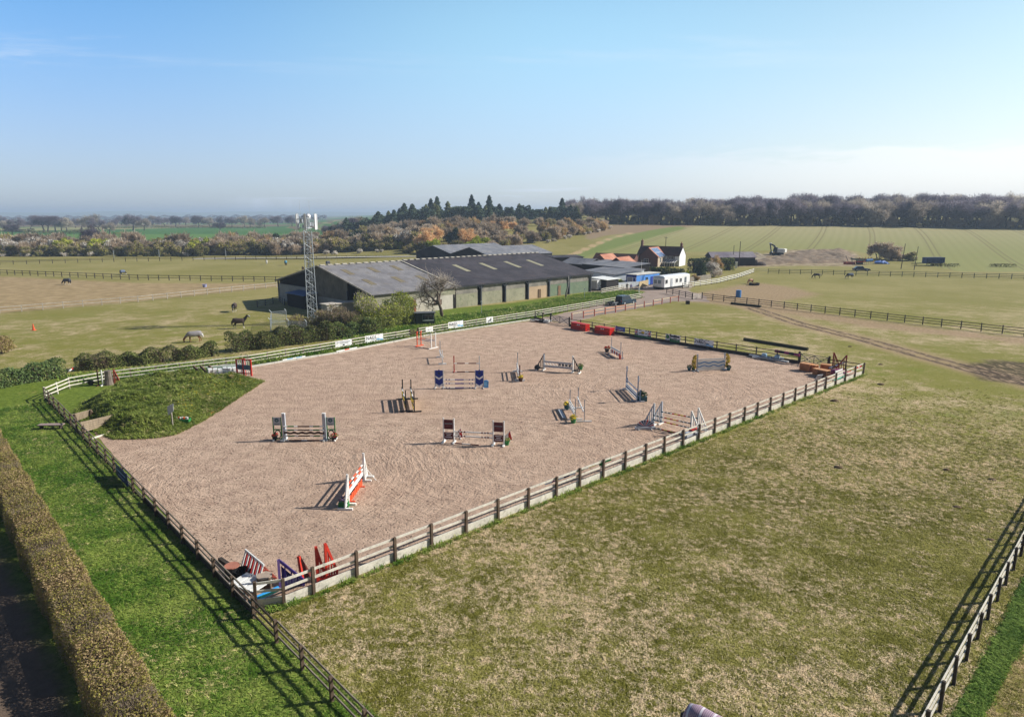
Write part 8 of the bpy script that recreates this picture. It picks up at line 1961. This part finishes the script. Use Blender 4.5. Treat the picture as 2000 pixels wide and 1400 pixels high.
# low hedges along the top fence
box_hedge('hedge', 'pale glossy leaved hedge piece at the left edge above the verge', [G(-120, 778), G(0, 756), G(126, 733)], 1.75, 1.7, [('laurel', .75), ('bramble', .25)], 130, .16, 11, wob=.2)
box_hedge('hedge', 'low russet hedge above the pale fence, left of the gap', [G(146, 724), G(230, 716), G(330, 706), G(424, 694)], 1.6, 1.6, [('bramble', .5), ('darkhedge', .3), ('twig_brown', .2)], 130, .15, 12, wob=.3)
box_hedge('hedge', 'dark hedge above the pale fence running right to the mast compound', [G(446, 688), G(520, 679), G(600, 668), G(648, 662)], 2.2, 2.3, [('darkhedge', .5), ('bramble', .35), ('twig_brown', .15)], 110, .16, 13, wob=.25)
box_hedge('hedge', 'silvery green hedge section at the foot of the mast bushes', [G(640, 663), G(700, 655), G(742, 651)], 2.0, 2.0, [('laurel', .45), ('bramble', .55)], 110, .16, 14, wob=.3)
def bush(label, u, v, R, H, kinds, n, size, seed, name='bush', low=.2):
    return place(shrub_mesh(name, seed, R, H, kinds, n, size, 13, low=low), name, P(u, v), 1, 0, label, 'bush')
bush('greenish brown bush in front of the mast foot', 592, 645, 2.6, 3.2, [('twig_brown', .5, 0), ('olive', .5, 0)], 3800, .17, 201)
bush('dark brown leafless bush right of the mast foot', 672, 650, 3.6, 4.8, [('twig_brown', .7, 0), ('darkhedge', .5, 0)], 5200, .18, 202)
bush('tall leafing bush with bare top shoots in the middle of the mast clump', 716, 642, 3.7, 6.0, [('yellowgreen', .3, 0), ('bramble', .5, 0), ('twig_grey', .4, .5)], 5600, .18, 203)
bush('rounded yellow green bush at the right end of the mast clump', 782, 634, 3.4, 5.9, [('yellowgreen', .45, 0), ('bramble', .5, 0), ('olive', .2, 0)], 5400, .18, 204)
bush('lower dark bush filling the front of the mast clump', 700, 652, 3.2, 3.0, [('darkhedge', .6, 0), ('bramble', .5, 0)], 4200, .16, 205)
bush('dense green bush between the tall leafing bush and the yellow green one', 750, 640, 3.4, 4.9, [('bramble', .7, 0), ('yellowgreen', .2, 0), ('twig_brown', .2, .4)], 5200, .18, 208)
bush('brown leafless bush behind the mast foot', 640, 642, 2.8, 3.6, [('twig_brown', .8, 0), ('olive', .3, 0)], 3600, .18, 209)
bush('green bush behind the judges box', 800, 636, 1.8, 2.6, [('bramble', .8, 0), ('yellowgreen', .2, 0)], 2600, .16, 206)
bush('tan dry grass bush at the left edge of the pasture', 2, 690, 2.2, 2.4, [('hedgebrown', .7, 0), ('hedgegreen', .3, 0)], 3000, .16, 207)
box_hedge('hedge', 'tall dark clipped hedge between the blue cabin and the farmhouse', [np.array(at_depth(u, Y)) for u, Y in ((1224, 198), (1270, 194), (1338, 187))], 3.2, 2.2, [('evergreen', .75), ('darkhedge', .25)], 26, .34, 21, wob=.05)
box_hedge('hedge', 'high dark clipped hedge block right of the farmhouse', [np.array(at_depth(u, Y)) for u, Y in ((1352, 214), (1384, 216))], 4.2, 4.0, [('evergreen', .8), ('darkhedge', .2)], 26, .34, 22, wob=.05)
box_hedge('hedge', 'green clipped hedge block in front of the black shed', [np.array(at_depth(u, Y)) for u, Y in ((1414, 224), (1436, 224))], 3.8, 3.6, [('evergreen', .4), ('bramble', .6)], 26, .34, 23, wob=.04)
for lab, u, Y, k, i, s, sz in (('dark rounded shrub behind the board fence, left one', 1372, 196, 'ever', 0, .72, .72), ('silvery rounded shrub behind the board fence, right one', 1397, 200, 'blossom', 1, .85, 1.05), ('reddish brown small tree in front of the black shed', 1402, 222, 'rust', 1, .85, 1.0), ('yellow flowering shrub at the end of the clipped hedge', 1343, 190, 'yellow', 0, .35, .62), ('russet low shrub behind the caravan', 1360, 186, 'rust', 0, .42, .42), ('small green bush between the stable and the blue cabin', 1214, 176, 'yellow', 1, .38, .4)):
    sh(k, u, Y, s, sz, lab, i=i)
sh('brown', 1722, 262, 1.5, 1.35, 'large bare brown thicket behind the red farm machine', i=0); sh('brown', 1748, 258, 1.3, 1.2, 'bare brown thicket left of the green thicket by the poles', i=1); sh('dark', 1782, 256, .95, .85, 'green and brown thicket right of the bare thicket behind the poles', i=1)
# far shrubs closing the gap behind the barns
for i_, (u, Y) in enumerate(((800, 288), (822, 286), (846, 284), (868, 286), (892, 288), (925, 286), (960, 288), (985, 292), (1005, 300))): sh(('olive', 'dark', 'yellow', 'olive', 'dark', 'yellow', 'brown', 'olive', 'brown')[i_], u, Y, 1.05 + .1 * (i_ % 3))
for u, Y, k in ((830, 300, 'orange'), (848, 306, 'orange'), (912, 304, 'orange'), (900, 320, 'rust'), (940, 320, 'brown'), (870, 330, 'brown'), (975, 325, 'brown'), (800, 310, 'brown'), (950, 340, 'brown'), (905, 345, 'brown'), (860, 350, 'brown')): sh(k, u, Y, 1.35)
# the leaning bare tree on the bank and the shorter stem by the green bay
V, F, M, ms = oak_mesh('bare_tree', 303, 8.6, 'twig_grey', BARK, .75, 3, 1.1, .03, 4)
V[:, 0] += -.10 * V[:, 2] + .03 * V[:, 2] ** 1.4; V[:, :2] *= 1.12
t = thing('bare_tree', 'leaning leafless tree in front of the long barn', 'tree', P(865, 622))
for nm, q in (('trunk', 0), ('crown', 1)):
    f = F[M == q]; uq, inv = np.unique(f, return_inverse=True); link(nm, np_mesh(nm, V[uq], inv.reshape(f.shape), [ms[q]]), t)
t = thing('tree_trunk', 'bare grey leaning trunk rising in front of the green barn bay', 'tree trunk', P(1107, 583)); mb = MB(); mb.path([(-.3, 0, -.1), (-.1, 0, 1.4), (.25, 0, 3.0), (.3, 0, 4.9)], [.26, .2, .17, .1], mat('pale_grey_bark', (140, 138, 132), .9, .2, 2)); mb.path([(.22, 0, 2.8), (.6, 0, 4.2)], [.1, .05], mat('pale_grey_bark')); mb.build('trunk', t, True)

# ---- grass: tufts of bent blades standing on the turf (far too many to count)
def tuft_mesh(name, seed, nb, L, W, lean, spread):
    r = rng(seed); Vs, Fs, k = [], [], 0
    for _ in range(nb):
        a = r.uniform(0, 2 * pi); b = np.array([cos(a), sin(a), 0]); o = r.normal(size=3) * spread; o[2] = 0; s = np.array([-b[1], b[0], 0]) * W * .5; l = L * r.uniform(.6, 1.3); t = lean * r.uniform(.5, 1.3)
        m = o + np.array([0, 0, l * .55]) + b * l * .25 * t; e = o + np.array([0, 0, l * (1 - .45 * min(t, 1.6))]) + b * l * .8 * t
        Vs += [o - s, o + s, m + s * .8, m - s * .8, e + s * .25, e - s * .25]; Fs += [(k, k + 1, k + 2, k + 3), (k + 3, k + 2, k + 4, k + 5)]; k += 6
    return np.array(Vs), np.array(Fs)
def grass_mat(name, a, b, straw, share, s1=.45):
    m, nt, bs = new_mat(name); pos = nt.new('ShaderNodeNewGeometry').outputs['Position']; rnd = nt.new('ShaderNodeObjectInfo').outputs['Random']
    n1 = nt.noise(pos, s1, 4, .65); n2 = nt.noise(pos, 2.2, 3, .6); nL_ = nt.noise(pos, .05, 3, .6)
    f = nt.math('ADD', nt.math('ADD', nt.math('MULTIPLY', n1, .26), nt.math('MULTIPLY', n2, .32)), nt.math('ADD', nt.math('MULTIPLY', nL_, .28), nt.math('MULTIPLY', rnd, .14)))
    g = nt.mix(nt.ramp(nt.math('ADD', nt.math('MULTIPLY', nt.noise(pos, .28, 3, .6), .75), nt.math('MULTIPLY', rnd, .25)), .36, .66), srgb(a), srgb(b)); c = nt.mix(nt.ramp(f, share - .055, share + .055), g, nt.mix(rnd, srgb(straw), tuple(min(1, k * 1.35) for k in srgb(straw)[:3]) + (1,)))
    nt.put(bs.inputs['Base Color'], c); bs.inputs['Roughness'].default_value = .8; bs.inputs['Specular IOR Level'].default_value = .15
    tr = nt.new('ShaderNodeBsdfTranslucent'); nt.put(tr.inputs[0], c); mx = nt.new('ShaderNodeMixShader'); mx.inputs[0].default_value = .25; nt.l.new(bs.outputs[0], mx.inputs[1]); nt.l.new(tr.outputs[0], mx.inputs[2]); nt.l.new(mx.outputs[0], nt.n['Material Output'].inputs[0]); return m
def scatter(name, label, pts, scale, tuft, m, seed):
    V, F = tuft; proto = bpy.data.objects.new(name + '_tuft', np_mesh(name + '_tuft', V, F, [m]))
    me = bpy.data.meshes.new(name); me.vertices.add(len(pts)); me.vertices.foreach_set('co', np.asarray(pts, np.float32).ravel()); a = me.attributes.new('sc', 'FLOAT', 'POINT'); a.data.foreach_set('value', np.asarray(scale, np.float32))
    me.materials.append(m); o = tag(link(name, me), label, kind='stuff')
    g = bpy.data.node_groups.new(name, 'GeometryNodeTree'); g.interface.new_socket('Geometry', in_out='INPUT', socket_type='NodeSocketGeometry'); g.interface.new_socket('Geometry', in_out='OUTPUT', socket_type='NodeSocketGeometry')
    N = g.nodes; i_, o_ = N.new('NodeGroupInput'), N.new('NodeGroupOutput'); ip = N.new('GeometryNodeInstanceOnPoints'); oi = N.new('GeometryNodeObjectInfo'); oi.inputs['Object'].default_value = proto
    rv = N.new('FunctionNodeRandomValue'); rv.data_type = 'FLOAT_VECTOR'; rv.inputs[0].default_value = (-.15, -.15, 0); rv.inputs[1].default_value = (.15, .15, 6.283); na = N.new('GeometryNodeInputNamedAttribute'); na.data_type = 'FLOAT'; na.inputs['Name'].default_value = 'sc'
    l = g.links; l.new(i_.outputs[0], ip.inputs['Points']); l.new(oi.outputs['Geometry'], ip.inputs['Instance']); l.new(rv.outputs[0], ip.inputs['Rotation']); l.new(na.outputs[0], ip.inputs['Scale']); l.new(ip.outputs[0], o_.inputs[0])
    md = o.modifiers.new('scatter', 'NODES'); md.node_group = g; return o
def field_points(poly, n, seed, near=None, hole=(), fade=None):
    r = rng(seed); a = np.array(poly); lo, hi = a.min(0), a.max(0); out = []
    while sum(map(len, out)) < n:
        p = r.uniform(lo, hi, (n * 2, 2))
        if near: dist = np.hypot(p[:, 0], p[:, 1]); p = p[r.uniform(0, 1, len(p)) < np.clip((near / dist) ** 1.6, 0, 1)]
        k = sdist(p[:, 0], p[:, 1], poly) > 0
        if fade: k &= r.uniform(0, 1, len(p)) < np.clip((fade[1] - np.hypot(p[:, 0], p[:, 1])) / (fade[1] - fade[0]), 0, 1) ** 1.5
        for h in hole: k &= sdist(p[:, 0], p[:, 1], h) < 0
        out.append(p[k])
    p = np.concatenate(out)[:n]; return np.column_stack([p, np.zeros(n)])
pad_poly = px((530, 1205), (760, 1430), (1850, 1430), (2080, 1000), (2060, 690), (1720, 660), (1700, 735)); bare_r = px((1880, 1430), (2600, 1430), (2600, 1000), (2100, 1000))
pp = field_points(pad_poly, 160000, 1, 34, fade=(30, 88)); r = rng(3)
scatter('paddock_grass', 'short grazed grass with flattened straw tufts in the foreground paddock', pp, r.uniform(.6, 1.5, len(pp)), tuft_mesh('t', 1, 9, .10, .020, 1.5, .06), grass_mat('paddock_grass', (130, 128, 50), (180, 174, 96), (228, 204, 170), .535), 1)
vp = field_points(px((760, 1430), (496, 1216), (88, 786), (0, 800), (-160, 830), (0, 890), (310, 1400), (320, 1430)), 90000, 2, 36)
VG = grass_mat('verge_grass', (84, 124, 34), (162, 178, 86), (208, 190, 140), .595)
bq = field_points(bare_r, 16000, 9, 34); scatter('bare_ground_grass', 'thin grass on the bare ground right of the bottom right fence', bq, r.uniform(.5, 1.3, len(bq)), tuft_mesh('t', 8, 8, .09, .02, 1.6, .06), grass_mat('thin_grass', (120, 120, 50), (176, 170, 96), (214, 190, 152), .50), 8)
scatter('verge_grass', 'lush green grass of the verge left of the arena fence', vp, r.uniform(.7, 1.7, len(vp)), tuft_mesh('t', 2, 9, .15, .022, 1.0, .06), VG, 2)
bp = field_points(px((640, 678), (760, 642), (850, 622), (1000, 604), (1148, 574), (1240, 570), (1250, 582), (1120, 604), (1042, 620), (850, 652), (700, 677), (500, 712), (330, 736), (150, 745), (125, 738), (300, 718), (470, 702)), 26000, 4, 200)
scatter('bank_grass', 'rough green grass on the bank and strip along the top fence', bp, r.uniform(.7, 2.3, len(bp)), tuft_mesh('t', 3, 10, .28, .05, .9, .14), VG, 3)
q = field_points(poly, 30000, 5); q[:, 2] = [mz(a, b) - .03 for a, b, _ in q]
scatter('mound_grass', 'rough grass and weeds covering the earth mound', q, r.uniform(.5, 1.6, len(q)), tuft_mesh('t', 4, 8, .22, .035, 1.0, .09), grass_mat('mound_grass', (112, 130, 52), (164, 176, 90), (204, 184, 142), .62), 4)
yp = field_points(px((400, 790), (500, 748), (470, 738), (380, 752), (345, 800), (360, 835)), 420, 6); yp[:, 2] = [mz(a, b) + .12 for a, b, _ in yp]
scatter('yellow_flowers', 'scattered yellow spring flowers on the mound', yp, r.uniform(.6, 1.4, len(yp)), tuft_mesh('t', 5, 4, .07, .06, .8, .04), YELF, 5)
sp2 = field_points([tuple(p) for p in brstrip], 9000, 7, 40); scatter('strip_grass', 'bright grass strip under the bottom right fence', sp2, r.uniform(.8, 1.7, len(sp2)), tuft_mesh('t', 6, 9, .16, .024, 1.0, .06), grass_mat('strip_grass', (84, 120, 40), (134, 160, 72), (190, 180, 120), .64), 6)
kp = []
for a, b in zip(posts_ab[:-1], posts_ab[1:]):
    for _ in range(26): f = r.uniform(); p_ = a.lerp(b, f) - nA * (.12 + abs(r.normal()) * .16); kp.append(p_)
scatter('fence_grass', 'unmown tufts along the foot of the grey arena fence', np.array([tuple(p) for p in kp]), r.uniform(.7, 2.0, len(kp)), tuft_mesh('t', 7, 9, .16, .024, 1.0, .05), VG, 7)
